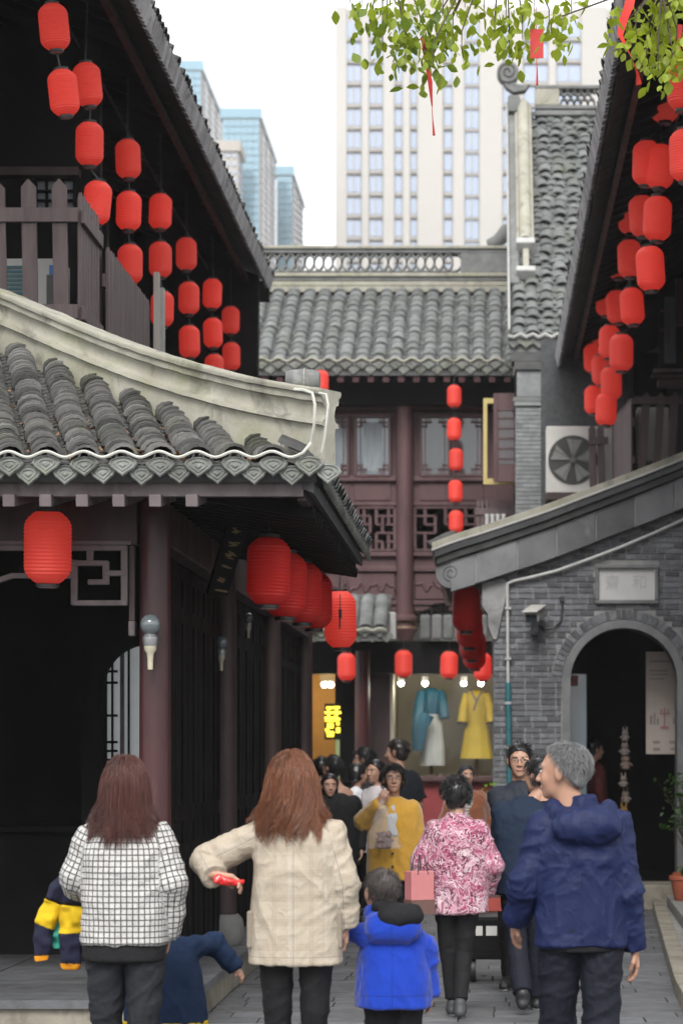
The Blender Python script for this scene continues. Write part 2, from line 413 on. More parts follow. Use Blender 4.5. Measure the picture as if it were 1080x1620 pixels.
for px in [-215] + colpx + [500]:
    tp = px - 45 if px < 430 else (px - 25 if px < 480 else 500)
    b = Vector((PX(px, YE), YE, ZE - .075)); t = hipP(tp, smoothc(hb, tp)) + Vector((0, 0, -.07)); ends.append((b, t))
rv = []; rf = []
for (b, t) in ends: rv += [b, b.lerp(t, .5) - Vector((0, 0, .03)), t, t - Vector((0, -.1, .1)), b - Vector((0, -.06, .06))]
for i in range(len(ends) - 1):
    for k in range(5):
        a = i * 5 + k; b_ = i * 5 + (k + 1) % 5; rf.append((a, b_, b_ + 5, a + 5))
roof.add(rv, rf)
# side slope of the hip
roof.add([(-.97, 13.45, 3.2), (-.97, 18.7, 3.2), (-3.0, 18.7, 4.15), (-3.0, 14.9, 4.12), (-.97, 13.45, 3.12), (-.97, 18.7, 3.12), (-3.0, 18.7, 4.05), (-3.0, 14.9, 4.02)],
         [(0, 1, 2, 3), (4, 7, 6, 5), (0, 4, 5, 1), (1, 5, 6, 2), (2, 6, 7, 3), (3, 7, 4, 0)])
roofo = roof.build('roof', M['tile_dark'], tea)
tro = MB(); extra = MB(); n_t = 0
def run_tiles(b, t, step, lift, me, target, parent, mbx, jit=.006):
    global n_t
    L = (t - b).length; n = max(2, int(L / step))
    for i in range(n):
        s = i / n; p = b.lerp(t, s) - Vector((0, 0, .045 * math.sin(math.pi * s)))
        x, y_, z = frame_along((t - b) + Vector((0, 0, -.14 * math.cos(math.pi * s))))
        p = p + z * (lift + rnd.uniform(-.003, .004)) + x * rnd.uniform(-jit, jit)
        Mx = axes(p, x, y_, z) @ Matrix.Rotation(rnd.uniform(-.05, .05), 4, 'Z') @ Matrix.Rotation(-.26 + rnd.uniform(-.08, .08), 4, 'X') @ Matrix.Rotation(rnd.uniform(-.09, .09), 4, 'Y')
        k = rnd.uniform(.95, 1.05); Mx = Mx @ Matrix.Diagonal((k, 1, k, 1))
        if target: inst('cover_tile', me, parent, Mx); n_t += 1
        else: addm(mbx, me, Mx)
for i, (b, t) in enumerate(ends[1:-1]):
    up = Vector((0, 0, .07))
    run_tiles(b + up, t + up, .045, .012, covL, colpx[i] > -60, roofo, extra)
for i in range(len(ends) - 1):
    b = (ends[i][0] + ends[i + 1][0]) / 2; t = (ends[i][1] + ends[i + 1][1]) / 2
    if i == len(ends) - 2: continue
    run_tiles(b + Vector((0, 0, .03)), t + Vector((0, 0, .03)), .045, 0, troL, False, None, tro)
tag(tro.build('trough_tiles', M['tile'], roofo, smooth=True), kind='stuff')
tag(extra.build('cover_tiles', M['tile'], roofo, smooth=True), kind='stuff')
shA = shield_mesh('drip_tile', .165, .115, M['driptile']); shB = shield_mesh('drip_tile', .15, .115, M['driptile'])
Rx = lambda a: Matrix.Rotation(a, 4, 'X'); Ry = lambda a: Matrix.Rotation(a, 4, 'Y'); Rz = lambda a: Matrix.Rotation(a, 4, 'Z')
for px in colpx + [490]:
    inst('drip_tile', shA, roofo, Matrix.Translation((PX(px, YE), YE - .035, ZE - .055 + rnd.uniform(-.006, .006))) @ Ry(rnd.uniform(-.08, .08)) @ Rx(-.18 + rnd.uniform(-.08, .08)))
    inst('drip_tile', shB, roofo, Matrix.Translation((PX(px + 29, YE), YE - .01, ZE - .10 + rnd.uniform(-.006, .006))) @ Ry(rnd.uniform(-.1, .1)) @ Rx(-.12 + rnd.uniform(-.08, .08)))
# dry leaves caught between the tile columns
lf = MB(); lf.add([(-.012, 0, 0), (0, -.02, .004), (.012, 0, .001), (0, .02, .005)], [(0, 1, 2, 3)]); lme = lf.mesh('dry_leaf', M['leafdry'])
lf.add([(-.012, 0, -.001), (0, -.02, .003), (.012, 0, .0), (0, .02, .004)], [(3, 2, 1, 0)])
leavesM = MB()
for i in range(3, len(ends) - 2):
    b = (ends[i][0] + ends[i + 1][0]) / 2 + Vector((0, 0, .05)); t = (ends[i][1] + ends[i + 1][1]) / 2 + Vector((0, 0, .05))
    for k in range(16):
        s = rnd.random() ** 1.6 * .7; p = b.lerp(t, s) - Vector((0, 0, .045 * math.sin(3.14 * s) - .012))
        addm(leavesM, lme, Matrix.Translation(p + Vector((rnd.uniform(-.03, .03), -.02, 0))) @ Rz(rnd.uniform(0, 6)) @ Rx(rnd.uniform(-.6, .9)) @ Matrix.Scale(rnd.uniform(.7, 1.35), 4))
lo_ = leavesM.build('fallen_leaves', M['leafdry'], None); tag(lo_, 'brown dry leaves caught between tile columns of the pavilion roof', 'leaves', None, 'stuff')
# white light tube following the eave and looping over the ridge end
pts = []
for k in range(220):
    px = -160 + k * 640 / 219
    ph = (px - 17) / 59.2 * 2 * math.pi
    pts.append((PX(px, YE), YE - .055, ZE + .008 + .016 * math.cos(ph)))
for q in ((492, 700, -.09), (497, 670, -.14), (498, 640, -.15), (494, 622, -.13), (480, 617, -.11), (465, 616, -.10)): pts.append(P(q[0], q[1], YE + .1 + q[2]))
MB().tube(pts, .009, 6).build('light_tube', M['rope'], roofo, smooth=True)
MB().tube([P(505, 622, 13.4), P(516, 624, 13.36), P(519, 640, 13.35), P(514, 690, 13.35), P(509, 715, 13.38)], .008, 6).build('light_tube', M['rope'], roofo, smooth=True)
# plastered hip ridge
path = []; fr = []
dirn = Vector((-2.11, 1.4, 0)).normalized(); outn = Vector((-dirn.y, dirn.x, 0)); outn = outn if outn.y < 0 else -outn
pxs = [522 - k * 14.5 for k in range(50)]
for px in pxs:
    path.append(hipP(px, smoothc(ht, px))); fr.append((outn, (0, 0, 1)))
half = [(.10, 0), (.105, -.012), (.10, -.035), (.075, -.04), (.08, -.055), (.078, -.078), (.055, -.085), (.045, -.11), (.04, -.15), (.05, -.178), (.075, -.185), (.078, -.205), (.05, -.212), (.045, -.25), (.045, -.44)]
prof = half + [(-u, v) for u, v in half[::-1]]
rd = MB().sweep(prof, path, fr).build('hip_ridge', M['plaster'], roofo, smooth=True)
tx = rd.modifiers.new('s', 'SUBSURF'); tx.subdivision_type = 'SIMPLE'; tx.levels = 1; tx.render_levels = 1
tex = bpy.data.textures.new('rough_plaster', 'CLOUDS'); tex.noise_scale = .09; tex.noise_depth = 3
dm = rd.modifiers.new('d', 'DISPLACE'); dm.texture = tex; dm.strength = .016; dm.mid_level = .5; dm.texture_coords = 'GLOBAL'
# the barrel-shaped stone on the ridge end
mb = MB(); c = hipP(479, 602)
mb.lathe([(.03, -.098), (.05, -.095), (.062, -.06), (.066, 0), (.062, .06), (.05, .095), (.03, .098)], 16, c, Matrix.Rotation(R(90), 3, 'Y'))
mb.build('ridge_stone', M['ridge_dark'], roofo, smooth=True)
MB().tube([c + Vector((x, math.cos(a) * .067, math.sin(a) * .067)) for a, x in [(k * math.pi / 8, .01) for k in range(17)]], .004, 5).build('stone_band', M['plaster'], roofo)
# side eave tiles, seen edge on
ce = tile_mesh('cover_tile', .15, .16, .06, .012, M['tile_dark'])
sd = Vector((-.9, 0, .42)).normalized(); xx, yy_, zz = frame_along(sd, (0, 1, 0))
zz = -zz if zz.z < 0 else zz
sidetro = MB()
for k in range(26):
    Y = 13.55 + k * .2
    for j in range(3):
        p = Vector((-.93, Y, 3.22)) + sd * (j * .07) + zz * (.045 + j * .012 + rnd.uniform(-.006, .008))
        inst('cover_tile', ce, roofo, axes(p, (0, 1, 0), sd, zz) @ Rx(rnd.uniform(-.1, .06)) @ Rz(rnd.uniform(-.06, .06)))
    inst('drip_tile', shB, roofo, Matrix.Translation((-.915, Y + .1, 3.215)) @ Rz(R(90)) @ Rx(-.15))
    addm(sidetro, troL, axes(Vector((-.93, Y + .1, 3.2)), (0, 1, 0), sd, zz))
tag(sidetro.build('trough_tiles', M['tile_dark'], roofo), kind='stuff')
# eave boards and rafters
MB().box(-7, -1.03, 13.5, 13.55, 3.105, 3.222).build('fascia_board', M['wood_mauve'], tea, bevel=.004)
MB().box(-1.07, -1.02, 13.555, 18.7, 3.085, 3.21).build('fascia_board', M['wood'], tea, bevel=.004)
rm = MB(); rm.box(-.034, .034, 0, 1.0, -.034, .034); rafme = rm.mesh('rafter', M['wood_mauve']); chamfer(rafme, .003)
rafdk = MB().box(-.034, .034, 0, 1.0, -.034, .034).mesh('rafter', M['black'])  # black copy of the rafter puts the side eave's shade into its colour
for k in range(16):
    X = PX(75, 13.5) + (k - 11) * .2045
    if X > -1.1: continue
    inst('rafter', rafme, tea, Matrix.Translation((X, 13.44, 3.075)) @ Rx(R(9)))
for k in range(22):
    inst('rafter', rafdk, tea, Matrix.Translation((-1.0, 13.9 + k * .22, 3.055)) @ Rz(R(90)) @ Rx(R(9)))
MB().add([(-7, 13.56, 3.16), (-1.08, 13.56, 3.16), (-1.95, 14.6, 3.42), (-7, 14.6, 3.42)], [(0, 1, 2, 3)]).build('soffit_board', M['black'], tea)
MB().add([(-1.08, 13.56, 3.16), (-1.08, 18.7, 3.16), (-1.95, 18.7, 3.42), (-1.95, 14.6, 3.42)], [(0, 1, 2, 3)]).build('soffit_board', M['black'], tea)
# columns, lintels, hanging fret lattice
def column(parent, x, y_, z0, z1, r, mat, drum=True):
    mb = MB(); mb.lathe([(r * 1.02, z0), (r, (z0 + z1) / 2), (r * .94, z1)], 20, (x, y_, 0)); o = mb.build('column', mat, parent, smooth=True)
    if drum:
        d = MB(); d.lathe([(r * 1.25, z0), (r * 1.5, z0 + .03), (r * 1.62, z0 + .11), (r * 1.5, z0 + .2), (r * 1.15, z0 + .235)], 18, (x, y_, 0)); d.build('drum_base', M['slab'], o, smooth=True)
    return o
for (x, y_) in ((-1.98, 14.35), (-1.98, 18.1), (-5.0, 14.35), (-1.98, 22), (-1.98, 26)):
    column(tea, x, y_, .22, 3.36, .095, M['wood_red'] if y_ < 15 else M['wood'])  # columns further in get darker wood to stand in for eave shade
MB().box(-4.9, -2.08, 14.3, 14.42, 2.905, 3.2).build('lintel_beam', M['wood'], tea, bevel=.008)
MB().box(-4.9, -2.08, 14.27, 14.45, 3.2, 3.26).build('plate_beam', M['wood'], tea, bevel=.006)
MB().box(-2.04, -1.92, 14.46, 18.0, 2.92, 3.2).build('lintel_beam', M['wood'], tea, bevel=.008)
MB().box(-2.04, -1.92, 18.2, 26.0, 2.92, 3.2).build('lintel_beam', M['wood'], tea, bevel=.008)
for k in range(18):   # small carved cloud band under the rafters
    mb = MB(); x = -2.25 - k * .13
    mb.tube([(x + .05 * math.cos(a) * (1 - a / 12), 14.262, 3.15 + .03 * math.sin(a) * (1 - a / 12)) for a in [j * .7 for j in range(10)]], .007, 5)
    mb.build('carved_scroll', M['wood'], tea)
Yf = 14.3
fret = [((0, 867), (198, 867)), ((197, 867), (197, 954)), ((118, 954), (198, 954)), ((118, 889), (118, 954)), ((118, 891), (168, 891)), ((168, 891), (168, 922)), ((143, 921), (168, 921)), ((168, 907), (197, 907)), ((143, 867), (143, 891)), ((45, 867), (45, 911)), ((20, 911), (118, 911)), ((-60, 938), (20, 911)), ((-60, 867), (0, 867))]
fpan = MB().box(PX(-700, Yf), PX(213, Yf) - .02, Yf - .01, Yf + .05, PZ(862, Yf), PZ(856, Yf)).build('fret_panel', M['wood_mauve'], tea)
for a, b in fret:
    mb = MB(); A = P(*a, Yf); B = P(*b, Yf)
    ext = (B - A).normalized() * .012
    A = A - ext + Vector((0, rnd.uniform(0, .004), 0)); B = B + ext + Vector((0, rnd.uniform(0, .004), 0))
    mb.bar(A, B, .04, .032); mb.build('fret_bar', M['wood_mauve'], fpan, bevel=.004)
pbox(MB(), 203, 982, 213.5, 1006, 14.28, .08).build('bracket', M['wood_mauve'], tea, bevel=.006)
pbox(MB(), 204, 862, 213.5, 982, 14.33, .05).build('door_jamb', M['wood'], tea, bevel=.004)
# dark interior with an arched opening onto a lattice window with a glowing pane
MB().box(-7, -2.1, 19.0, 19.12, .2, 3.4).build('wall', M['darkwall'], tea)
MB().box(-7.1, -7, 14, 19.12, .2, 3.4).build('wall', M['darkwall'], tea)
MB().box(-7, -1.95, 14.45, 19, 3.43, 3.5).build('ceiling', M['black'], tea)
Ya = 16.6; sa = F / Ya
def archwall(name, x0, x1, z0, z1, cx, r, zs, Y0, th, mat, parent, seg=20):
    """wall sheet with an arched opening"""
    mb = MB(); pts = [(cx - r, z0)] + [(cx - r * math.cos(math.pi * k / seg), zs + r * math.sin(math.pi * k / seg)) for k in range(seg + 1)] + [(cx + r, z0)]
    out_ = [(x0, z0), (x0, z1)] + [(x1, z1), (x1, z0)]
    f0 = []
    def quad(a, b, c, d):
        for yv in (Y0, Y0 + th): mb.add([(p[0], yv, p[1]) for p in (a, b, c, d)], [(0, 1, 2, 3)])
    quad((x0, z0), (cx - r, z0), (cx - r, zs), (x0, zs)); quad((cx + r, z0), (x1, z0), (x1, zs), (cx + r, zs))
    arc = pts[1:-1]
    quad((x0, zs), arc[0], (arc[0][0], z1), (x0, z1))
    for a, b in zip(arc, arc[1:]): quad(a, b, (b[0], z1), (a[0], z1))
    quad(arc[-1], (x1, zs), (x1, z1), (arc[-1][0], z1))
    allp = pts
    for a, b in zip(allp, allp[1:]): mb.add([(a[0], Y0, a[1]), (b[0], Y0, b[1]), (b[0], Y0 + th, b[1]), (a[0], Y0 + th, a[1])], [(0, 1, 2, 3)])
    o = mb.build(name, mat, parent); return o
archwall('arch_wall', PX(130, Ya), -2.08, .2, 3.4, PX(232, Ya), .31, PZ(1090, Ya), Ya, .14, M['darkwall'], tea)
lit = flat('daylight_glow_pane', (.5, .52, .52), .4, emit=(.75, .8, .82), es=.10)  # pane emits to stand in for courtyard daylight
win = MB().box(PX(150, 17.6), PX(300, 17.6), 17.6, 17.64, .35, 3.1).build('glow_window', lit, tea)
for x in (166, 176, 190, 202):
    pbox(MB(), x, 1015, x + (6 if x == 190 else 3), 1300, 17.56, .03).build('window_bar', M['wood_mauve'] if x == 190 else M['black'], win)
for yb in (1060, 1078, 1130, 1172, 1186, 1200): pbox(MB(), 164, yb, 186, yb + 4, 17.54, .018).build('window_bar', M['black'], win)
# counter inside the dark bay
MB().box(-4.2, -2.95, 17.2, 17.8, .2, 1.1).build('counter', M['black'], tea, bevel=.01)
MB().box(-4.3, -2.9, 17.1, 17.85, 1.1, 1.15).build('counter_top', M['darkwall'], tea, bevel=.01)
# door leaves along the alley side
leaf = MB(); leaf.box(-.02, .02, 0, .58, 0, 2.68)
for (z0, z1) in ((.12, .75), (.85, 1.0), (1.1, 2.3), (2.4, 2.58)):
    for y0 in (.07, .31): leaf.box(.02, .032, y0, y0 + .2, z0, z1)
leafme = leaf.mesh('door_leaf', mk('shade_black_door', (.007, .0068, .0068), (.004, .004, .004), 3, .7, .1, 40, spec=.1)); chamfer(leafme, .004)  # door black deepened in place of shade under the eave
y = 14.55
while y < 25.8:
    if not (17.95 < y + .3 < 18.25 or 21.85 < y + .3 < 22.15): inst('door_leaf', leafme, tea, Matrix.Translation((-2.03, y, .22)))
    y += .6
# hanging plaque under the side eave
pl = empty('hanging_plaque', P(362, 880, 15.6), 0, 'black hanging plaque with faded gold characters under the pavilion side eave', 'sign')
a = P(381, 812, 15.6); b = P(343, 940, 15.9); d = (b - a)
mb = MB(); mb.bar(a, b, .15, .035, up=(.5, -.8, .2)); pb = mb.build('board', M['black'], pl, bevel=.004)
nrm = Vector((.35, -.85, .25)).normalized(); ax = d.normalized().cross(nrm).normalized(); nrm = ax.cross(d.normalized())
nrm = nrm if nrm.y < 0 else -nrm
for k in range(5):
    for j in range(5):
        p = a.lerp(b, .2 + k * .15) + nrm * .024 + ax * rnd.uniform(-.02, .02) + d.normalized() * rnd.uniform(-.02, .02)
        MB().bar(p - ax * rnd.uniform(.012, .03), p + ax * rnd.uniform(.012, .03) + d.normalized() * rnd.uniform(-.015, .015), .008, .004, up=nrm).build('gold_stroke', M['gold'], pb)
for t_ in (.06, .93):
    p = a.lerp(b, t_) + nrm * .022
    MB().bar(p - ax * .06, p + ax * .06, .012, .006, up=nrm).build('gold_edge', M['gold'], pb)
mb = MB(); mb.tube([a, a + Vector((0, .1, .38))], .005, 5).build('hanging_rod', M['cable'], pl)
# wall lamps on the columns
gl = flat('smoky_lamp_glass', (.17, .20, .21), .12, 0, .8); amb = flat('cream_lamp_tube', (.60, .56, .42), .3)
def wall_lamp(px, py, Y, label, k=1.0):
    c = P(px, py, Y); o = empty('wall_lamp', c, 0, label, 'lamp')
    s = k
    MB().lathe([(.012 * s, -.06 * s)] + [(.061 * s * math.sin(a), -.061 * s * math.cos(a)) for a in [.35 + j * .25 for j in range(11)]], 18, (0, 0, 0)).build('globe', gl, o, True, rel=True)
    MB().lathe([(.04 * s, -.125 * s), (.045 * s, -.10 * s), (.046 * s, -.075 * s), (.03 * s, -.055 * s)], 18).build('collar', M['steel'], o, True, rel=True)
    MB().lathe([(.016 * s, -.265 * s), (.018 * s, -.20 * s), (.022 * s, -.17 * s), (.036 * s, -.15 * s), (.038 * s, -.125 * s)], 16).build('tube', amb, o, True, rel=True)
    MB().box(-.012, .012, .03, .09, -.1, -.06).build('arm', M['cable'], o, rel=True)
wall_lamp(238, 988, 14.16, 'wall lamp with smoky globe and cream tube on the front corner column')
wall_lamp(350, 1016, 17.9, 'dim wall lamp on the second column beside the hanging plaque', .8)
wall_lamp(393, 977, 18.6, 'dim wall lamp hanging deep under the pavilion side eave', .6)

# ================================================================== UPPER LEFT HOUSE (and the same eave for the right one)
ribme = tile_mesh('eave_tile', .10, .17, .045, .010, M['eaverib'], n=6)
edgeme = tile_mesh('cover_tile', .15, .17, .06, .014, M['tile_dark'])
def eave_run(root, X, Z, Y0, Y1, side):
    d = Vector((side * .88, 0, .475)).normalized(); up = Vector((-side * d.z, 0, abs(d.x)))
    rf_ = MB(); L = 3.6
    a = Vector((X + side * .1, 0, Z + .10)); e = a + d * L
    rf_.add([(a.x, Y0, a.z), (a.x, Y1, a.z), (e.x, Y1, e.z), (e.x, Y0, e.z), (a.x, Y0, a.z - .05), (a.x, Y1, a.z - .05), (e.x, Y1, e.z - .05), (e.x, Y0, e.z - .05)],
            [(0, 1, 2, 3), (4, 7, 6, 5), (0, 4, 5, 1), (1, 5, 6, 2), (2, 6, 7, 3), (3, 7, 4, 0)])
    ro = rf_.build('roof', M['tile_dark'], root)
    n = int((Y1 - Y0) / .105)
    for k in range(n):      # ribbed underside of the eave edge
        Y = Y0 + (k + .5) * (Y1 - Y0) / n
        p = Vector((X + side * .05, Y, Z - .075 + rnd.uniform(-.006, .006)))
        inst('eave_tile', ribme, ro, axes(p, (0, 1, 0), Vector((-side * .26, 0, .966)), Vector((-side * .966, 0, -.26))))
    crust = MB(); Y = Y0
    while Y < Y1:
        for j in range(6):
            if rnd.random() < .06: continue
            p = Vector((X - side * .015, Y, Z + .085)) + d * (j * .055 + rnd.uniform(-.02, .02)) + up * (j * .009 + rnd.uniform(-.006, .012))
            addm(crust, edgeme, axes(p, (0, 1, 0), d, up) @ Rx(-.12 + rnd.uniform(-.12, .12)) @ Rz(rnd.uniform(-.12, .12)))
        Y += .165
    tag(crust.build('cover_tiles', M['tile'], ro), kind='stuff')
    sf = MB(); q0 = Vector((X + side * .26, 0, Z + .06)); q1 = Vector((X + side * 2.0, 0, Z + .82))
    sf.add([(q0.x, Y0, q0.z), (q0.x, Y1, q0.z), (q1.x, Y1, q1.z), (q1.x, Y0, q1.z), (q0.x, Y0, q0.z - .03), (q0.x, Y1, q0.z - .03), (q1.x, Y1, q1.z - .03), (q1.x, Y0, q1.z - .03)],
           [(0, 1, 2, 3), (4, 7, 6, 5), (0, 4, 5, 1), (1, 5, 6, 2), (2, 6, 7, 3), (3, 7, 4, 0)])
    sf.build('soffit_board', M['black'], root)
    MB().box(X + side * .24, X + side * .29, Y0, Y1, Z - .035, Z + .028).build('eave_batten', M['wood'], root)
    k = 0; Y = Y0 + .2
    rme = MB().box(-.035, .035, 0, 1.7, -.03, .03).mesh('rafter', M['black'])
    while Y < Y1:
        inst('rafter', rme, root, Matrix.Translation((X + side * .3, Y, Z + .015)) @ Rz(R(-90 if side > 0 else 90)) @ Rx(R(23.5)))
        Y += .34
    pz = [(X + side * .72, Y0 + (Y1 - Y0) * j / 12, Z + .12 - .02 * (j % 2)) for j in range(13)]
    MB().tube(pz, .012, 6).build('conduit', M['wood'], root)
    # closed end of the roof towards the viewer's far end
    return ro
lh = empty('timber_house', (-4.2, 20, 0), 0, 'dark two storey timber house with balcony and long eave above the plastered hip ridge', 'building')
eave_run(lh, -2.6, 7.33, 12.6, 29.0, -1)
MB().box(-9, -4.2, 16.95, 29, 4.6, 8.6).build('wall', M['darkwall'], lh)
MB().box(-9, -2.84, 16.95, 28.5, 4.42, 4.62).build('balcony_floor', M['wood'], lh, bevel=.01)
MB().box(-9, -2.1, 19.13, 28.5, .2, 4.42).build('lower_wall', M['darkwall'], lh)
for k, yb in enumerate((17.6, 19.6, 21.6, 23.6, 25.6)):
    wn = MB().box(-4.2, -4.17, yb, yb + 1.5, 5.3, 7.0).build('window', M['glass'], lh)
    for j in range(6): MB().box(-4.17, -4.14, yb + j * .29, yb + j * .29 + .05, 5.3, 7.0).build('window_bar', M['wood'], wn)
    for z in (5.28, 5.9, 6.4, 6.98): MB().box(-4.165, -4.145, yb, yb + 1.5, z, z + .045).build('window_bar', M['wood'], wn)
# projecting bay seen behind the fence
bay = MB().box(-7, -3.15, 19.6, 19.7, 4.62, 7.6).build('bay_wall', M['darkwall'], lh)
bw = pbox(MB(), 55, 282, 118, 345, 19.57, .03).build('window', M['curtain'], lh)
for x in (55, 72, 98, 116): pbox(MB(), x, 282, x + 4, 345, 19.54, .03).build('window_bar', M['black'], bw)
for y_ in (282, 300, 315, 340): pbox(MB(), 55, y_, 120, y_ + 4, 19.53, .02).build('window_bar', M['black'], bw)
MB().box(PX(-200, 19.5), PX(125, 19.5), 19.45, 19.6, PZ(279, 19.5), PZ(266, 19.5)).build('bay_lintel', M['wood'], lh)
for px, w_ in ((160, 10), (128, 7)): pbox(MB(), px, 300, px + w_, 560, 20.0, .1).build('post', M['black'], lh)
for px, c_ in ((243, 'cream2'), (251, 'plasterwhite')): pbox(MB(), px, 430 if c_ == 'cream2' else 455, px + 8, 570, 20.6 + (px - 243) * .05, .1).build('post', M[c_], lh)
MB().box(-8, -2.62, 28.85, 29.0, 7.12, 7.35).build('end_beam', M['black'], lh)
MB().prism([(-8, 4.2), (-2.75, 4.2), (-2.72, 7.36), (-4.6, 8.2), (-8, 9.4)], lambda u, v, d: (u, d, v), 28.6, 28.8).build('end_wall', M['darkwall'], lh)

def picket_mesh(w_, h, t=.024):
    mb = MB(); mb.prism([(-w_ / 2, 0), (w_ / 2, 0), (w_ / 2, h - w_ * .55), (0, h), (-w_ / 2, h - w_ * .55)], lambda u, v, d: (u, d, v), 0, t)
    me = mb.mesh('picket', M['picket']); return chamfer(me, .002)
def fence(name, label, A, B, z0, h, n, w_, rails, group=None, flip=1, leanx=0):
    A = Vector((*A, z0)); B = Vector((*B, z0)); d = B - A; ang = math.atan2(d.y, d.x)
    o = empty(name, A, ang, label, 'fence', group); L = d.length; me = picket_mesh(w_, h)
    for k in range(n):
        x = L * (k + .5) / n
        ob = bpy.data.objects.new('picket', me); col.objects.link(ob); ob.parent = o
        ob.matrix_basis = Matrix.Translation((x, 0, rnd.uniform(-.006, .006))) @ Ry(leanx + rnd.uniform(-.012, .012))
    for z in rails: MB().box(-.01, L + .01, -.028 * flip if flip > 0 else .025, -.001 if flip > 0 else .052, z, z + .1).build('rail', M['picket'], o, bevel=.003, rel=True)
    return o
s17 = F / 16.9
fence('picket_fence', 'brown picket fence across the balcony end in front of the window air conditioner', (PX(-120, 16.9), 16.9), (PX(122, 16.9), 16.9), 4.62, PZ(283, 16.9) - 4.62, 5, .105, (PZ(352, 16.9) - 4.62, .1), leanx=-.02)
fence('picket_fence', 'short brown picket return at the corner of the balcony end fence', (PX(127, 16.9), 16.93), (PX(127, 16.9) , 17.75), 4.62, PZ(300, 16.9) - 4.62, 7, .1, (PZ(352, 16.9) - 4.62, .1))
fence('picket_fence', 'close boarded brown picket fence along the balcony side below lantern strings', (-2.84, 18.05), (-2.84, 20.25), 4.62, .86, 19, .10, (.55, .1), flip=-1)
pbox(MB(), 141, 395, 158, 545, 18.0, .1).build('post', M['wood'], lh)

def air_con(x, y_, z, w_, h, d, label, fan=True, rz=0):
    o = empty('air_conditioner', (x, y_, z), rz, label, 'air conditioner')
    MB().box(-w_ / 2, w_ / 2, 0, d, .04, h).build('casing', M['white'], o, bevel=.012, rel=True)
    for sx in (-.35, .35): MB().box(sx * w_ - .03, sx * w_ + .03, .02, d - .02, 0, .04).build('foot', M['steel'], o, rel=True)
    if fan:
        c = (-.10 * w_, 0, h * .51); r = h * .355
        MB().lathe([(r, 0), (r, .004)], 32, (c[0], -.003, c[2]), Matrix.Rotation(R(90), 3, 'X')).build('fan_well', flat('fan_well_dark', (.07, .07, .068), .7), o, rel=True)
        for k in range(5):
            mb = MB(); a0 = k * 2 * math.pi / 5 + .3
            vs_ = []
            for q, (rr, aa) in enumerate(((.16, -.25), (.9, -.42), (.9, .30), (.16, .2))):
                vs_.append((c[0] + r * rr * math.cos(a0 + aa), -.012 - .012 * (q > 1), c[2] + r * rr * math.sin(a0 + aa)))
            mb.add(vs_, [(0, 1, 2, 3)]); mb.add([(v[0], v[1] + .003, v[2]) for v in vs_], [(3, 2, 1, 0)]); mb.build('fan_blade', flat('fan_blade_grey', (.30, .30, .285), .5), o, rel=True)
        gm = MB()
        for rr in [r * (.12 + .088 * j) for j in range(11)]:
            pts = [(c[0] + rr * math.cos(a), -.03, c[2] + rr * math.sin(a)) for a in [j * math.pi / 16 for j in range(33)]]
            gm.tube(pts, .0022, 4, False)
        for j in range(12):
            a = j * math.pi / 6; gm.tube([(c[0] + r * .1 * math.cos(a), -.032, c[2] + r * .1 * math.sin(a)), (c[0] + r * math.cos(a), -.028, c[2] + r * math.sin(a))], .003, 4)
        gm.build('guard', M['grille'], o, rel=True)
        MB().lathe([(r * .14, 0), (r * .12, .012)], 16, (c[0], -.032, c[2]), Matrix.Rotation(R(90), 3, 'X')).build('hub', M['grille'], o, rel=True)
    return o
ac = air_con(PX(50, 17.4), 17.35, 4.62, .46, .62, .34, 'white air conditioner with teal fins standing behind the balcony picket fence', False)
fin = flat('teal_coil_fins', (.03, .16, .20), .4)
for k in range(16): MB().box(-.2, -.04, -.012, .0, .08 + k * .031, .1 + k * .031).build('coil_fin', fin, ac, rel=True)
MB().box(.12, .2, -.006, 0, .12, .5).build('mesh_panel', M['grille'], ac, rel=True)
MB().box(.14, .19, -.008, 0, .5, .57).build('badge', flat('blue_badge', (.05, .2, .55), .4), ac, rel=True)
# ================================================================== LOWER RIGHT BRICK HOUSE
YB = 26.0; SB = F / YB
bh = empty('brick_gable_house', (1.5, YB, 0), 0, 'grey brick gable house with arched doorway and sweeping stone rake', 'building')
rake = [(683, 860), (720, 846), (769, 831), (820, 814), (865, 799), (954, 765), (1020, 740), (1080, 716), (1160, 684), (1260, 650)]
rk = [P(a, b, 25.85) for a, b in rake]
def rkz(x): return float(np.interp(x, [p.x for p in rk], [p.z for p in rk]))
def strip(mb, x0, x1, o0, o1, y0, y1, n=16):
    """board following the rake between two vertical offsets below its top line"""
    xs = [x0 + (x1 - x0) * i / n for i in range(n + 1)]
    vs = []
    for x in xs: vs += [(x, y0, rkz(x) - o0), (x, y0, rkz(x) - o1), (x, y1, rkz(x) - o1), (x, y1, rkz(x) - o0)]
    fs = [(0, 1, 2, 3), (4 * n, 4 * n + 3, 4 * n + 2, 4 * n + 1)]
    for i in range(n):
        for k in range(4): fs.append((4 * i + k, 4 * i + (k + 1) % 4, 4 * i + 4 + (k + 1) % 4, 4 * i + 4 + k))
    return mb.add(vs, fs)
x0r, x1r = rk[0].x, rk[-1].x
ro3 = strip(MB(), x0r + .02, x1r, .03, .11, 25.95, 33.0).build('roof', M['tile_pale'], bh)
strip(MB(), x0r, x1r, 0, .075, 25.72, 25.99, 30).build('rake_cap', M['plaster'], ro3, bevel=.006)
mb = MB(); mb.tube([(x, 25.70, rkz(x) - .085) for x in [x0r + (x1r - x0r) * i / 40 for i in range(41)]], .014, 8); mb.build('rake_edging', M['plasterwhite'], ro3, smooth=True)
strip(MB(), x0r + .03, x1r, .10, .165, 25.76, 25.98, 30).build('rake_moulding', M['greystone'], ro3, bevel=.006)
strip(MB(), x0r + .05, x1r, .172, .25, 25.80, 25.975, 30).build('rake_moulding', M['tile_dark'], ro3, bevel=.006)
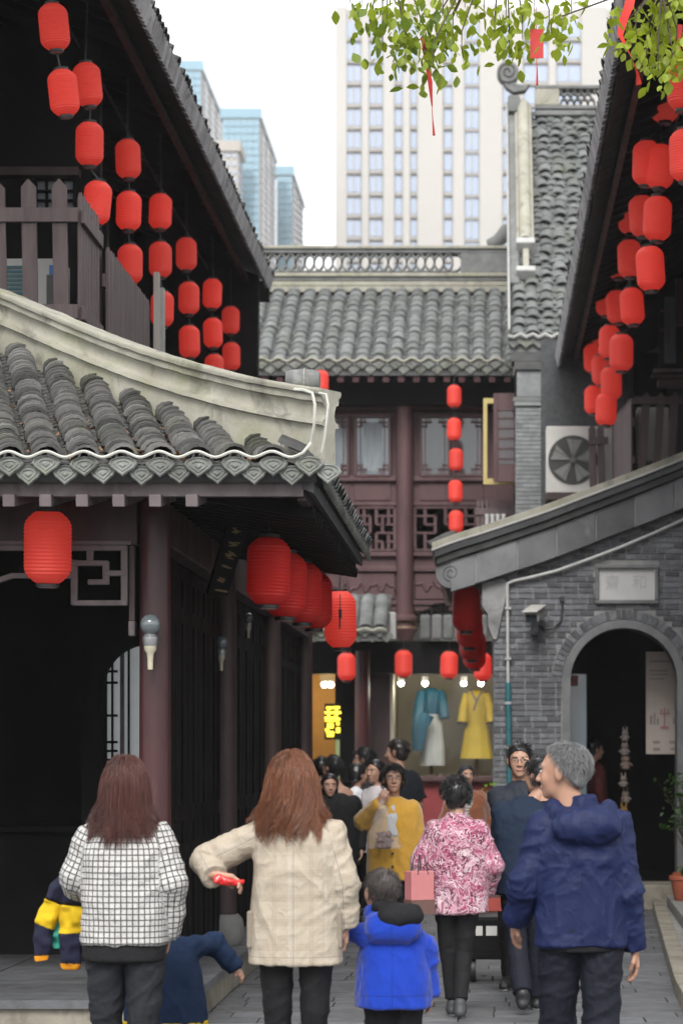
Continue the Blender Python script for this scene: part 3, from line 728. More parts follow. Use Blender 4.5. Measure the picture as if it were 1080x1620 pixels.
jx = [PX(p, 25.85) for p in (712, 752, 818, 880, 942, 1003, 1066, 1130, 1200, 1258)]
strip(MB(), jx[0] + .05, jx[-1], .27, .585, 25.868, 25.965, 30).build('slab_bedding', M['plasterwhite'], ro3)
for a, b in zip(jx, jx[1:]):
    strip(MB(), a + .006, b - .006, .262, .60 - rnd.uniform(0, .01), 25.84 + rnd.uniform(0, .008), 25.97, 5).build('rake_slab', M['greystone'], ro3, bevel=.006)
cs = P(713, 906, 25.85)
mb = MB(); mb.lathe([(.165, 0), (.17, .01), (.17, .11), (.165, .12)], 28, cs + Vector((0, .12, 0)), Matrix.Rotation(R(90), 3, 'X')); mb.build('scroll_end', M['greystone'], ro3, smooth=True)
mb = MB(); mb.tube([cs + Vector((math.cos(a) * (.02 + a * .0065), -.004, math.sin(a) * (.02 + a * .0065))) for a in [j * .35 for j in range(32)]], .007, 6); mb.build('scroll_relief', M['greystone'], ro3, smooth=True)
# eave on the alley side of that roof
edg = MB()
Yq = 25.9
while Yq < 33:
    for j in range(3): addm(edg, edgeme, axes(Vector((x0r - .02 + j * .06, Yq, rk[0].z - .02 + j * .03)), (0, 1, 0), Vector((.93, 0, .36)), Vector((-.36, 0, .93))))
    Yq += .2
tag(edg.build('cover_tiles', M['tile'], ro3), kind='stuff')
MB().box(x0r + .03, x0r + .08, 25.99, 33, rk[0].z - .22, rk[0].z - .06).build('fascia_board', M['wood'], bh)
MB().add([(x0r + .08, 25.98, rk[0].z - .2), (x0r + .08, 33, rk[0].z - .2), (.08, 33, rk[0].z - .02), (.08, 25.98, rk[0].z - .02)], [(0, 1, 2, 3)]).build('soffit_board', M['black'], bh)
# wall with an arched opening, bricks proud of the mortar
acx, ari, azs = PX(986, YB), .575, PZ(1078, YB)
xl = PX(781, YB)
wall = archwall('wall', xl, 4.2, 0, 3.58, acx, ari + .07, azs, YB + .012, .36, M['mortar'], bh, 28)
mb = MB(); mb.add([(xl, YB + .012, 3.58), (4.2, YB + .012, 3.58), (4.2, YB + .012, 5.0), (1.9, YB + .012, 4.35), (xl, YB + .012, 3.62)], [(0, 1, 2, 3, 4)])
mb.add([(xl, YB + .37, 3.58), (4.2, YB + .37, 3.58), (4.2, YB + .37, 5.0), (1.9, YB + .37, 4.35), (xl, YB + .37, 3.62)], [(0, 1, 2, 3, 4)]); mb.build('gable_wall', M['mortar'], bh)
MB().box(xl, xl + .3, YB + .375, 33, 0, 3.7).build('side_wall', M['brick'], bh)
bm_ = []
for q in range(5):
    m_ = MB(); m_.box(-.5, .5, -.5, .5, -.5, .5); me = m_.mesh('brick', M['brick']); bm_.append(me)
bricks = []; z = .02; row = 0; pit = .0605
while z < 4.3:
    x = xl + .004 - (row % 2) * .09
    while x < 2.7:
        L = rnd.choice((.15, .155, .16, .15, .075 if rnd.random() < .5 else .15)); xa, xb = max(x, xl), x + L; x += L + .014
        if xb - xa < .03: continue
        cx_, cz_ = (xa + xb) / 2, z + .027
        if cz_ + .03 > rkz(cx_) - .59: continue
        dlo, dhi = z - azs, z + .05 - azs          # cut the brick where it meets the arch, the jambs or the plaque frame
        lim = (ari + .10) if dlo < 0 else (math.sqrt(max((ari + .205) ** 2 - dlo ** 2, 0)))
        if lim > 0:
            if cx_ < acx and xb > acx - lim: xb = acx - lim - .006
            elif cx_ >= acx and xa < acx + lim: xa = acx + lim + .006
        pyc = CY - (cz_ - H) * SB
        if 889 < pyc < 959:
            if cx_ < PX(992, YB) and xb > PX(940, YB): xb = PX(940, YB)
            elif cx_ >= PX(992, YB) and xa < PX(1042, YB): xa = PX(1042, YB)
        if xb - xa < .025: continue
        cx_ = (xa + xb) / 2; pxc = CX + cx_ * SB
        vis = (pyc < 1235) and pxc < 1085
        bricks.append((0 if vis else 1, rnd.random(), xa, xb, z))
    z += pit; row += 1
bricks.sort(); far = MB(); nb = 0
for i, (vis, _, xa, xb, z) in enumerate(bricks):
    Mx = Matrix.Translation(((xa + xb) / 2, YB + .02 + rnd.uniform(-.004, .003), z + .0275)) @ Ry(rnd.uniform(-.012, .012)) @ Rz(rnd.uniform(-.012, .012)) @ Matrix.Diagonal((xb - xa, .046, .0475 * rnd.uniform(.92, 1.03), 1))
    if i < 300: inst('brick', bm_[i % 5], wall, Mx)
    else: addm(far, bm_[0], Mx)
tag(far.build('bricks', M['brick'], wall), kind='stuff')
# voussoirs and the smooth stone arch frame
for k in range(39):
    a = math.pi * (k + .5) / 39; r = ari + .15
    inst('voussoir', bm_[k % 5], wall, Matrix.Translation((acx - r * math.cos(a), YB + .02 + rnd.uniform(-.004, .003), azs + r * math.sin(a))) @ Ry(math.pi / 2 - (math.pi - a)) @ Matrix.Diagonal((.047, .05, .10, 1)))
def archring(mb, r0, r1, y0, y1, n=32, zb=0.3):
    pi_ = [(acx - r0, zb)] + [(acx - r0 * math.cos(math.pi * k / n), azs + r0 * math.sin(math.pi * k / n)) for k in range(n + 1)] + [(acx + r0, zb)]
    po_ = [(acx - r1, zb)] + [(acx - r1 * math.cos(math.pi * k / n), azs + r1 * math.sin(math.pi * k / n)) for k in range(n + 1)] + [(acx + r1, zb)]
    vs = [];
    for (a, b) in zip(pi_, po_): vs += [(a[0], y0, a[1]), (b[0], y0, b[1]), (b[0], y1, b[1]), (a[0], y1, a[1])]
    m = len(pi_); fs = [(0, 1, 2, 3), (4 * m - 4, 4 * m - 1, 4 * m - 2, 4 * m - 3)]
    for i in range(m - 1):
        for k in range(4): fs.append((4 * i + k, 4 * i + (k + 1) % 4, 4 * i + 4 + (k + 1) % 4, 4 * i + 4 + k))
    return mb.add(vs, fs)
archring(MB(), ari, ari + .09, YB - .03, YB + .3).build('arch_frame', M['archstone'], wall, bevel=.006)
# corbel and plaster at the alley corner
mb = MB(); xc = xl
mb.prism([(xc - .01, PZ(1012, YB)), (xc + .03, PZ(1012, YB)), (xc + .16, PZ(925, YB)), (xc + .10, PZ(915, YB)), (xc - .13, PZ(922, YB)), (xc - .13, PZ(960, YB)), (xc - .07, PZ(972, YB)), (xc - .065, PZ(992, YB))], lambda u, v, d: (u, d, v), YB - .04, YB + .3)
mb.build('corbel', M['mortar'], bh, bevel=.008)
# door room
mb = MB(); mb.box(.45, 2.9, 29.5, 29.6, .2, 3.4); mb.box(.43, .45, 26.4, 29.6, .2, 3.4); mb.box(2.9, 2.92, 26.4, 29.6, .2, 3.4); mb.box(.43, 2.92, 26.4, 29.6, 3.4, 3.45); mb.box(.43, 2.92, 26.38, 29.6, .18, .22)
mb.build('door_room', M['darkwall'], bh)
st = MB().box(acx - .62, acx + .7, 25.55, 26.35, 0, .27).build('threshold_step', M['slabside'], bh, bevel=.015)
dl = MB().box(acx - ari + .01, acx - ari + .2, 26.55, 26.58, .25, PZ(1065, 26.5)).build('door_leaf', M['glass_pale'], bh, bevel=.01)
MB().box(acx - ari + .02, acx - ari + .1, 26.53, 26.545, PZ(1085, 26.5), PZ(1068, 26.5)).build('door_notice', flat('faded_red_notice', (.35, .12, .12), .7), dl)
post = MB(); pbox(post, 1021, 1031, 1078, 1193, 26.9, .012)
ps = post.build('exhibition_poster', M['paper']); tag(ps, 'tall pinkish poster with grey drawings hanging inside the arched doorway', 'poster')
def strokes(parent, rects, Y, mat):
    for r_ in rects: pbox(MB(), *r_, Y, .004).build('printed_mark', mat, parent)
strokes(ps, [(1026, 1045, 1068, 1047.5), (1027, 1060, 1055, 1062), (1027, 1066, 1056, 1068), (1027, 1073, 1050, 1075), (1027, 1132, 1031, 1146), (1033, 1128, 1036, 1146), (1038, 1136, 1041, 1146), (1064, 1134, 1072, 1146), (1032, 1172, 1043, 1176), (1058, 1172, 1070, 1176), (1032, 1183, 1043, 1187), (1060, 1183, 1070, 1187)], 26.893, M['ink'])
strokes(ps, [(1049, 1120, 1051.5, 1150), (1043, 1128, 1058, 1130), (1044, 1122, 1046, 1129), (1055, 1122, 1057, 1129), (1044, 1149, 1057, 1153)], 26.89, flat('rose_ink', (.45, .22, .22), .8))
# marble name plaque
pq = empty('name_plaque', P(992, 924, YB), 0, 'white marble name plaque in grey stone frame above the arched doorway', 'sign')
pbox(MB(), 946, 899, 1037, 949, YB - .005, .05).build('slab', M['marble'], pq)
for r_ in ((941, 893, 1041, 899), (941, 949, 1041, 955), (941, 899.2, 946.5, 948.8), (1035.5, 899.2, 1041, 948.8)): pbox(MB(), *r_, YB - .055, .1).build('frame', M['archstone'], pq, bevel=.008)
for ch, px in (('齋', 968), ('和', 1011)):
    inst('inscription', text_mesh(ch, .17, 'inscription', M['faint'], .001), pq, Matrix.Translation(P(px, 923, YB - .008)) @ Rx(R(90)))
# surveillance camera with cable
cc = empty('security_camera', P(846, 985, YB - .02), 0, 'white security camera on brick wall with looping black cable', 'camera')
def obox(mb, c, ax_, ay_, az_, sx, sy, sz):
    c = Vector(c); vs_ = [c + ax_ * (i * sx / 2) + ay_ * (j * sy / 2) + az_ * (k * sz / 2) for i in (-1, 1) for j in (-1, 1) for k in (-1, 1)]
    return mb.add(vs_, [(0, 1, 3, 2), (4, 6, 7, 5), (0, 4, 5, 1), (2, 3, 7, 6), (0, 2, 6, 4), (1, 5, 7, 3)])
fy = Vector((-.25, -.9, -.22)).normalized(); fx = fy.cross(Vector((0, 0, 1))).normalized(); fz = fx.cross(fy)
hc = P(846, 973, YB - .28)
obox(MB(), hc + fz * .01, fx, fy, fz, .15, .34, .12).build('housing', M['white'], cc, bevel=.02)
obox(MB(), hc + fz * .075 + fy * .03, fx, fy, fz, .175, .40, .022).build('sun_shield', M['white'], cc, bevel=.01)
obox(MB(), hc + fy * .172 - fz * .008, fx, fy, fz, .125, .008, .085).build('window', M['glass'], cc)
MB().tube([hc - fz * .06, P(845, 996, YB - .16), P(845, 1000, YB - .02)], [.03, .045, .05], 10).build('bracket', M['steel'], cc, True)
MB().tube([P(850, 990, YB - .12), P(860, 997, YB - .08), P(874, 994, YB - .05), P(886, 982, YB - .03), P(889, 962, YB - .02), P(888, 950, YB - .02)], .012, 6).build('cable', M['cable'], cc, True)
pbox(MB(), 884, 944, 892, 952, YB - .03, .03).build('junction', M['cable'], cc)
# conduit under the rake, turning down to a teal painted pipe
cp = empty('conduit_pipe', P(802, 1230, YB - .05), 0, 'white conduit pipe below the rake turning down into teal pipe', 'pipe')
pth = [(1180, 776), (1080, 822), (1030, 845), (980, 866), (930, 885), (880, 903), (840, 913), (812, 919), (803, 923), (802, 930), (802, 960), (802.5, 1020), (803, 1082)]
MB().tube([P(a, b, YB - .06) for a, b in pth], .017, 8).build('pipe', M['pvc'], cp, True)
MB().tube([P(803, 1080, YB - .05), P(804, 1150, YB - .05), P(806, 1300, YB - .05)], .032, 10).build('pipe', M['teal'], cp, True)
for yy in (960, 1040, 1110, 1180): pbox(MB(), 798, yy, 808, yy + 4, YB - .085, .09).build('clip', M['steel'], cp)
# kerbed side platform on the right
kp = [(1.27, 14.0), (1.29, 16.0), (1.78, 25.5), (4.5, 25.5), (4.5, 14.0)]
mb = MB(); mb.prism(kp, lambda u, v, d: (u, v, d), 0, .085); pf = tag(mb.build('side_pavement', M['slab'], bevel=.01), kind='structure')
for k in range(9):
    ya, yb = 14 + k * 1.27, 14 + (k + 1) * 1.27
    xf = lambda yv: float(np.interp(yv, [14, 16, 25.5], [1.245, 1.262, 1.752]))
    mb = MB(); mb.prism([(xf(ya), ya + .004), (xf(yb), yb - .004), (xf(yb) + .13, yb - .004), (xf(ya) + .13, ya + .004)], lambda u, v, d: (u, v, d), -.01, .115 + rnd.uniform(-.004, .004))
    mb.build('kerb_stone', M['slabside'], pf, bevel=.008)
mb = MB(); mb.prism([(1.72, 20.2), (1.86, 24.9), (4.5, 24.9), (4.5, 20.2)], lambda u, v, d: (u, v, d), .086, .2); mb.build('upper_step', M['slab'], pf, bevel=.012)

# ================================================================== UPPER RIGHT HOUSE
rh = empty('balcony_house', (2.6, 34, 0), 0, 'dark timber house with deep ribbed eave and lantern strings above the brick gable', 'building')
eave_run(rh, 1.0, 7.3, 16.5, 37.6, 1)
MB().box(2.75, 8, 16.6, 37.5, 0, 8.6).build('wall', M['darkwall'], rh)
MB().box(1.95, 2.75, 30.6, 37.4, 5.0, 5.15).build('balcony_floor', M['wood'], rh)
wY = 30.2
for (r_, mt, d_) in (((1042, 445, 1100, 590), 'black', .1), ((1050, 470, 1068, 575), 'glass_pale', .1), ((1068, 440, 1120, 515), 'wood_red', .1)):
    pbox(MB(), *r_, wY + (.0 if mt == 'black' else -.03), d_).build('window_panel' if mt != 'glass_pale' else 'window', M[mt], rh)
for r_ in ((1033, 583, 1100, 588), (1030, 592, 1100, 597), (1040, 600, 1100, 612)): pbox(MB(), *r_, wY - .06, .12).build('sill_moulding', M['wood_mauve'] if r_[1] < 590 else M['wood'], rh, bevel=.006)
for r_ in ((1044, 490, 1066, 493), (1044, 520, 1060, 523), (1052, 545, 1068, 548), (1050, 490, 1053, 572), (1060, 470, 1063, 545)): pbox(MB(), *r_, wY - .045, .012).build('lattice_bar', M['wood_mauve'], rh)
pbox(MB(), 983, 575, 1001, 640, 36.5, .06).build('pale_post', M['curtain'], rh)
for px in (1003, 1012): pbox(MB(), px, 540, px + 5, 640, 36, .08).build('post', M['black'], rh)
MB().box(1.0, 8, 37.3, 37.5, 6.9, 7.4).build('end_beam', M['black'], rh)
fY = 31.2
fence('picket_fence', 'brown picket fence across the balcony end over the brick gable roof', (PX(1003, fY), fY), (PX(1140, fY), fY), PZ(745, fY), PZ(620, fY) - PZ(745, fY), 6, .105, (PZ(640, fY) - PZ(745, fY),), leanx=.07)
fence('picket_fence', 'close boarded brown balcony side fence beside the wall air conditioner', (PX(1000, fY) , fY), (PX(972, 33.0), 33.0), PZ(770, fY), PZ(628, fY) - PZ(770, fY), 13, .13, (.3, .8))
fence('picket_fence', 'two weathered brown pickets standing in front of the fan air conditioner', (PX(931, 33.3), 33.3), (PX(960, 33.3), 33.3), PZ(800, 33.3), PZ(672, 33.3) - PZ(800, 33.3), 2, .10, (.85,), leanx=-.03)
air_con(PX(916, 33.6), 33.6, PZ(784, 33.6), .93, .97, .36, 'large white fan air conditioner mounted on the dim brick wall', True)
air_con(PX(1032, 31.7), 31.65, PZ(735, 31.7), .42, .75, .3, 'white air conditioner box behind the slanted balcony pickets', False)
MB().box(PX(855, 34.4), 2.0, 34.4, 34.5, 3, 7.6).build('brick_wall', mk('shadowed_brick', (.10, .105, .11), (.06, .063, .067), 14, .9, .3, 60), rh)  # darker brick copy with the shade put into its colour
MB().box(PX(862, 34), PX(965, 34), 33.5, 34.4, PZ(796, 34), PZ(785, 34)).build('shelf', M['wood'], rh)

# ================================================================== RIGHT REAR HALL WITH FIRE GABLE
hl = empty('gabled_hall', (PX(840, 36.5), 36.5, 0), 0, 'grey tiled hall with tall white verge ridge and brick end pier', 'building')
Yh = 36.5
pbox(MB(), 815, 640, 860, 1130, Yh, .4).build('brick_pier', M['mortar'], hl)
pier = MB(); brp = MB().box(-.5, .5, -.5, .5, -.5, .5).mesh('brick', M['brick_pale'])
row = 0; yv = 644
while yv < 830:
    xs = [815, 838, 860] if row % 2 else [815, 827, 849, 860]
    for a, b in zip(xs, xs[1:]):
        A = P(a + .5, yv + 6.2, Yh); B = P(b - .5, yv + .4, Yh)
        inst('brick', brp, hl, Matrix.Translation(((A.x + B.x) / 2, Yh + .005, (A.z + B.z) / 2)) @ Matrix.Diagonal((B.x - A.x, .05, B.z - A.z, 1)))
    yv += 6.7; row += 1
for r_, mt in (((811, 628, 864, 636), 'ridge_dark'), ((813, 636, 862, 642), 'brick_pale'), ((817, 585, 859, 628), 'brick_pale'), ((813, 572, 864, 585), 'tile_dark'), ((808, 556, 868, 572), 'tile_dark')):
    pbox(MB(), *r_, Yh - .06 - (.05 if mt == 'tile_dark' else 0), .5).build('pier_moulding', M[mt], hl, bevel=.012)
MB().box(PX(815, Yh), 5, Yh + .2, 44, 0, 7.8).build('wall', M['darkwall'], hl)
e0 = P(805, 532, Yh - .1); r0 = P(805, 178, 40.5)
hallroof = MB(); xw = PX(985, 37)
hallroof.add([(e0.x, e0.y, e0.z - .1), (xw + 1, e0.y, e0.z - .1), (xw + 1, r0.y, r0.z - .1), (e0.x, r0.y, r0.z - .1), (e0.x, e0.y, e0.z - .25), (xw + 1, e0.y, e0.z - .25), (xw + 1, r0.y, r0.z - .25), (e0.x, r0.y, r0.z - .25)],
             [(0, 1, 2, 3), (4, 7, 6, 5), (0, 4, 5, 1), (1, 5, 6, 2), (2, 6, 7, 3), (3, 7, 4, 0)])
hro = hallroof.build('roof', M['ridge_dark'], hl)
covH = tile_mesh('cover_tile', .23, .30, .09, .02, M['tile_pale'])
dH = Vector((0, r0.y - e0.y, r0.z - e0.z)); xH, yH, zH = frame_along(dH)
trH = MB()
for k, px in enumerate((820, 842, 866, 890, 914, 938)):
    n = 30
    for i in range(n):
        if px < 850 and i > 7: continue
        p = Vector((PX(px, Yh), e0.y, e0.z)) + dH * (i / n) + zH * rnd.uniform(-.02, .03) + xH * rnd.uniform(-.03, .03)
        Mx = axes(p, xH, yH, zH) @ Rz(rnd.uniform(-.25, .25) * (i > 6)) @ Rx(-.18 + rnd.uniform(-.15, .05))
        inst('cover_tile', covH, hro, Mx)
    for i in range(40): addm(trH, covH, axes(Vector((PX(px + 12, Yh), e0.y, e0.z - .06)) + dH * (i / 40) + zH * rnd.uniform(-.02, .02), xH, yH, zH) @ Rx(-.15 + rnd.uniform(-.2, .1)) @ Rz(rnd.uniform(-.3, .3)))
tag(trH.build('trough_tiles', M['tile_pale'], hro), kind='stuff')
shH = shield_mesh('drip_tile', .26, .19, M['driptile'], .03)
for px in (812, 832, 852, 872, 892): inst('drip_tile', shH, hro, Matrix.Translation(P(px, 541, Yh - .16)) @ Rx(-.1))
MB().tube([P(803, 532, Yh - .2)] + [P(812 + k * 5, 531 + 2.5 * math.cos(k * 1.57), Yh - .2) for k in range(18)], .028, 6).build('eave_edging', M['plasterwhite'], hro, True)
# verge: grey coping, white verge ridge running down the slope
def slope(px, f, up): return Vector((PX(px, Yh), e0.y, e0.z)) + dH * f + zH * up
def sbox(name, px0, px1, f0, f1, up0, up1, mt, parent):
    mb = MB(); vs = [slope(p_, f_, u_) for p_ in (px0, px1) for f_ in (f0, f1) for u_ in (up0, up1)]
    mb.add(vs, [(0, 1, 3, 2), (4, 6, 7, 5), (0, 4, 5, 1), (2, 3, 7, 6), (0, 2, 6, 4), (1, 5, 7, 3)]); return mb.build(name, M[mt], parent, bevel=.02)
sbox('verge_coping', 803, 806.5, 0, 1.02, -.2, .14, 'plasterwhite', hro)
sbox('verge_coping', 806.6, 822, .2, .985, -.1, .1, 'ridge_dark', hro)
sbox('verge_ridge', 818, 847, .36, 1.0, 0, .16, 'plaster', hro)
mb = MB(); mb.tube([slope(832.5, .362 + k * .0636, .17 + .012 * (k % 2)) for k in range(11)], .10, 12); mb.build('verge_tube', M['plaster'], hro, True)
sbox('verge_foot', 817, 848, .335, .358, 0, .26, 'plasterwhite', hro)
sbox('verge_foot', 817, 848, .225, .245, 0, .22, 'plasterwhite', hro)
sbox('verge_neck', 828, 838, .246, .334, 0, .16, 'plaster', hro)
for r_, mt in (((846, 134, 1000, 140), 'ridge_dark'), ((846, 140, 884, 166), 'plaster'), ((846, 166, 1000, 172), 'ridge_dark'), ((846, 174, 1000, 182), 'ridge_dark')):
    pbox(MB(), *r_, 40.3, .35).build('ridge_course', M[mt], hro, bevel=.015)
def fishscale(parent, x0, x1, y0, y1, Y, nx, ny, mat, r_):
    """openwork of interlocking tile arcs set on edge"""
    dx = (x1 - x0) / nx; dy = (y1 - y0) / ny
    for j in range(ny):
        for i in range(nx):
            cx_ = x0 + dx * (i + (.5 if j % 2 == 0 else 0.0)); cy_ = y1 - dy * j
            if cx_ < x0 - .1: continue
            pts = [P(cx_ + dx / 2 * math.cos(a), cy_ - dy * 1.02 * math.sin(a), Y) for a in [math.pi * k / 8 for k in range(9)]]
            fr_ = [((0, 1, 0), Vector((math.cos(math.pi * k / 8), 0, math.sin(math.pi * k / 8)))) for k in range(9)]
            MB().sweep([(-.07, -r_), (.07, -r_), (.07, r_), (-.07, r_)], pts, fr_).build('lattice_tile', mat, parent)
fishscale(hro, 886, 940, 140, 166, 40.4, 5, 3, M['tile_pale'], .014)
# curled horn: a thick rolled scroll on a rising foot
hc_ = P(803, 113, 40.2)
hn_ = MB().lathe([(.17, 0), (.185, .02), (.185, .26), (.17, .28)], 22, hc_ + Vector((0, .28, 0)), Matrix.Rotation(R(90), 3, 'X')).build('ridge_horn', M['ridge_dark'], hro, True)
MB().tube([hc_ + Vector((math.cos(a) * (.03 + a * .0125), -.004, math.sin(a) * (.03 + a * .0125))) for a in [j * .35 for j in range(30)]], .014, 6).build('scroll_relief', M['tile_dark'], hn_, True)
MB().prism([(a_.x, a_.z) for a_ in [P(q[0], q[1], 40.2) for q in ((790, 108), (793, 124), (800, 137), (812, 145), (830, 142), (838, 131), (826, 133), (815, 131), (808, 124))]], lambda u, v, d: (u, d, v), 40.23, 40.46).build('horn_foot', M['ridge_dark'], hn_, bevel=.012)
pbox(MB(), 803, 150, 822, 176, 40.2, .4).build('ridge_course', M['ridge_dark'], hro, bevel=.02)

# ================================================================== CENTRE SHOP HOUSE
sh = empty('shop_house', (PX(640, 39), 39, 0), 0, 'maroon timber shop house with tiled roof, lattice balcony and lit display window', 'building')
YC = 38.0; YW = 39.0
zE = PZ(572, YC); zR = PZ(455, 41.2)
xL, xR = PX(330, YC), PX(812, YC)
cr_ = MB(); cr_.add([(xL, YC, zE - .1), (xR, YC, zE - .1), (xR, 41.2, zR - .1), (xL, 41.2, zR - .1), (xL, YC, zE - .22), (xR, YC, zE - .22), (xR, 41.2, zR - .25), (xL, 41.2, zR - .25)],
    [(0, 1, 2, 3), (4, 7, 6, 5), (0, 4, 5, 1), (1, 5, 6, 2), (2, 6, 7, 3), (3, 7, 4, 0)])
cro = cr_.build('roof', M['tile_dark'], sh)
covC = tile_mesh('cover_tile', .215, .30, .085, .016, M['tile_pale'], n=8); troC = tile_mesh('trough_tile', .2, .25, .08, .016, M['tile_pale'], flip=True)
dC = Vector((0, 41.2 - YC, zR - zE)); xC, yC, zC = frame_along(dC); trc = MB(); nC = 14
for k in range(17):
    X = PX(388, YC) + k * .2635
    for i in range(nC):
        p = Vector((X + rnd.uniform(-.008, .008), YC, zE - .03)) + dC * (i / nC) + zC * (rnd.uniform(-.006, .01))
        inst('cover_tile', covC, cro, axes(p, xC, yC, zC) @ Rx(-.05 + rnd.uniform(-.03, .02)) @ Rz(rnd.uniform(-.03, .03)) @ Matrix.Diagonal((1, 1.02, 1, 1)))
    for i in range(24): addm(trc, troC, axes(Vector((X + .132, YC, zE - .11)) + dC * (i / 24), xC, yC, zC) @ Rx(-.1 + rnd.uniform(-.1, .05)))
tag(trc.build('trough_tiles', M['tile_pale'], cro), kind='stuff')
shC = shield_mesh('drip_tile', .24, .17, M['driptile'], .025); shC2 = shield_mesh('drip_tile', .20, .16, M['driptile'], .025)
for k in range(17):
    X = PX(388, YC) + k * .2635
    inst('drip_tile', shC, cro, Matrix.Translation((X, YC - .05, zE - .045)) @ Rx(-.1) @ Ry(rnd.uniform(-.05, .05)))
    inst('drip_tile', shC2, cro, Matrix.Translation((X + .132, YC - .02, zE - .13)) @ Rx(-.05) @ Ry(rnd.uniform(-.06, .06)))
MB().tube([(xL + .3 + k * .0329, YC - .07, zE + .02 + .028 * math.cos((xL + .3 + k * .0329 - PX(388, YC)) / .2635 * 6.2832)) for k in range(134)], .02, 6).build('eave_edging', M['plaster'], cro, True)
YR = 41.2
for r_, mt in (((330, 388, 804, 393), 'plaster'), ((330, 394, 804, 400), 'ridge_dark'), ((330, 431, 804, 437), 'plaster'), ((330, 438, 804, 444), 'ridge_dark'), ((330, 445, 806, 452), 'plaster'), ((330, 452.5, 806, 462), 'plaster'), ((728, 400, 804, 431), 'ridge_dark')):
    pbox(MB(), *r_, YR - .15 + (.04 if mt == 'ridge_dark' else 0), .35).build('ridge_course', M[mt], cro, bevel=.012)
for i in range(21):      # openwork of overlapping tile rings
    x0 = 424 + i * 14.6
    ang = [2 * math.pi * k / 20 for k in range(21)]
    MB().sweep([(-.08, -.014), (.08, -.014), (.08, .014), (-.08, .014)], [P(x0 + 14.6 * math.cos(a), 415.5 - 15 * math.sin(a), YR + .003 * (i % 2)) for a in ang], [((0, 1, 0), Vector((math.cos(a), 0, math.sin(a)))) for a in ang], False).build('lattice_ring', M['ridge_dark'], cro)
pbox(MB(), 340, 400, 420, 431, YR - .1, .3).build('ridge_course', M['plaster'], cro)
MB().tube([P(770, 386, YR), P(785, 383, YR), P(795, 374, YR), P(800, 360, YR), P(804, 356, YR)], [.07, .12, .13, .09, .04], 10).build('ridge_horn', M['ridge_dark'], cro, True)
# upper facade
wf = MB(); pbox(wf, 330, 585, 812, 650, YW + .02, .2); pbox(wf, 330, 752, 812, 960, YW + .03, .2); pbox(wf, 330, 640, 812, 760, YW + .12, .1); wf.build('wall', M['wood_far'], sh)
pbox(MB(), 330, 560, 812, 640, YW - .3, .2).build('eave_shade_band', M['black'], sh)  # black band laid where the eave's shade falls
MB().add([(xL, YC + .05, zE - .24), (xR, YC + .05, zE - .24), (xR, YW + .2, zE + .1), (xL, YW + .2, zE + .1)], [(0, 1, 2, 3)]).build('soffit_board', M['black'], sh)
rC = MB().box(-.05, .05, 0, 1.0, -.04, .04).mesh('rafter', M['wood_far'])
for k in range(20): inst('rafter', rC, sh, Matrix.Translation((xL + .4 + k * .24, YC + .04, zE - .28)) @ Rx(R(18)))
def px_col(px, w_, y0, y1, mat='wood_far', Y=YW - .1):
    a = P(px, y1, Y); b = P(px, y0, Y); return MB().lathe([(w_ / 2 * Y / F, a.z), (w_ / 2 * Y / F, b.z)], 16, (a.x, Y, 0)).build('column', M[mat], sh, smooth=True)
c0 = px_col(640, 27, 600, 985); px_col(480, 27, 600, 985)
bc = P(641, 985, YW - .1)
MB().lathe([(.05, -.62), (.10, -.55), (.16, -.42), (.20, -.36), (.15, -.31), (.15, -.27), (.21, -.22), (.21, -.17), (.15, -.12), (.15, .0)], 20, bc + Vector((0, 0, .25))).build('lotus_drop', M['wood_far'], c0, True)
MB().lathe([(.16, -.36), (.19, -.345), (.185, -.33)], 20, bc + Vector((0, 0, .255))).build('gilt_band', M['gold'], c0, True)
def window_unit(x0, y0, x1, y1, Y, fr_w, glassm, latt=True, name='window'):
    o = pbox(MB(), x0, y0, x1, y1, Y + .05, .03).build(name, M[glassm], sh)
    for r_ in ((x0 - fr_w, y0 - fr_w, x1 + fr_w, y0), (x0 - fr_w, y1, x1 + fr_w, y1 + fr_w), (x0 - fr_w, y0 + .05, x0, y1 - .05), (x1, y0 + .05, x1 + fr_w, y1 - .05)):
        pbox(MB(), *r_, Y - .02, .1).build('frame', M['wood_far'], o, bevel=.008)
    if latt:
        w_, h_ = x1 - x0, y1 - y0; q = min(w_, 40) * .2
        for (sx, sy) in ((0, 0), (1, 0), (0, 1), (1, 1)):
            fx_ = lambda a: x0 + a if sx == 0 else x1 - a
            fy_ = lambda a: y0 + a if sy == 0 else y1 - a
            for (a, b, c_, d_) in ((0, q, q * 2, q), (q, 0, q, q * 2), (q * 1.6, 0, q * 1.6, q * .9), (0, q * 1.8, q, q * 1.8)):
                A = P(fx_(a), fy_(b), Y + .03); B = P(fx_(c_), fy_(d_), Y + .03)
                MB().bar(A, B, .03, .022).build('lattice_bar', M['wood_far'], o)
        for a in (.12, .88):
            MB().bar(P(x0 + w_ * a, y0, Y + .036), P(x0 + w_ * a, y1, Y + .036), .02, .016).build('lattice_bar', M['wood_far'], o)
    return o
window_unit(506, 660, 548, 750, YW, 4, 'curtain'); window_unit(564, 660, 614, 750, YW, 4, 'glass_pale')
window_unit(667, 660, 708, 750, YW, 4, 'glass'); window_unit(718, 660, 760, 750, YW, 4, 'glass'); window_unit(455, 660, 496, 750, YW, 4, 'glass')
cur = pbox(MB(), 575, 668, 604, 746, YW + .043, .005).build('curtain', M['curtain'], sh)
for r_ in ((500, 764, 552, 792), (560, 764, 618, 792), (664, 764, 712, 792), (720, 764, 764, 792)): pbox(MB(), *r_, YW + .01, .05).build('wall_panel', M['wood_far'], sh, bevel=.01)
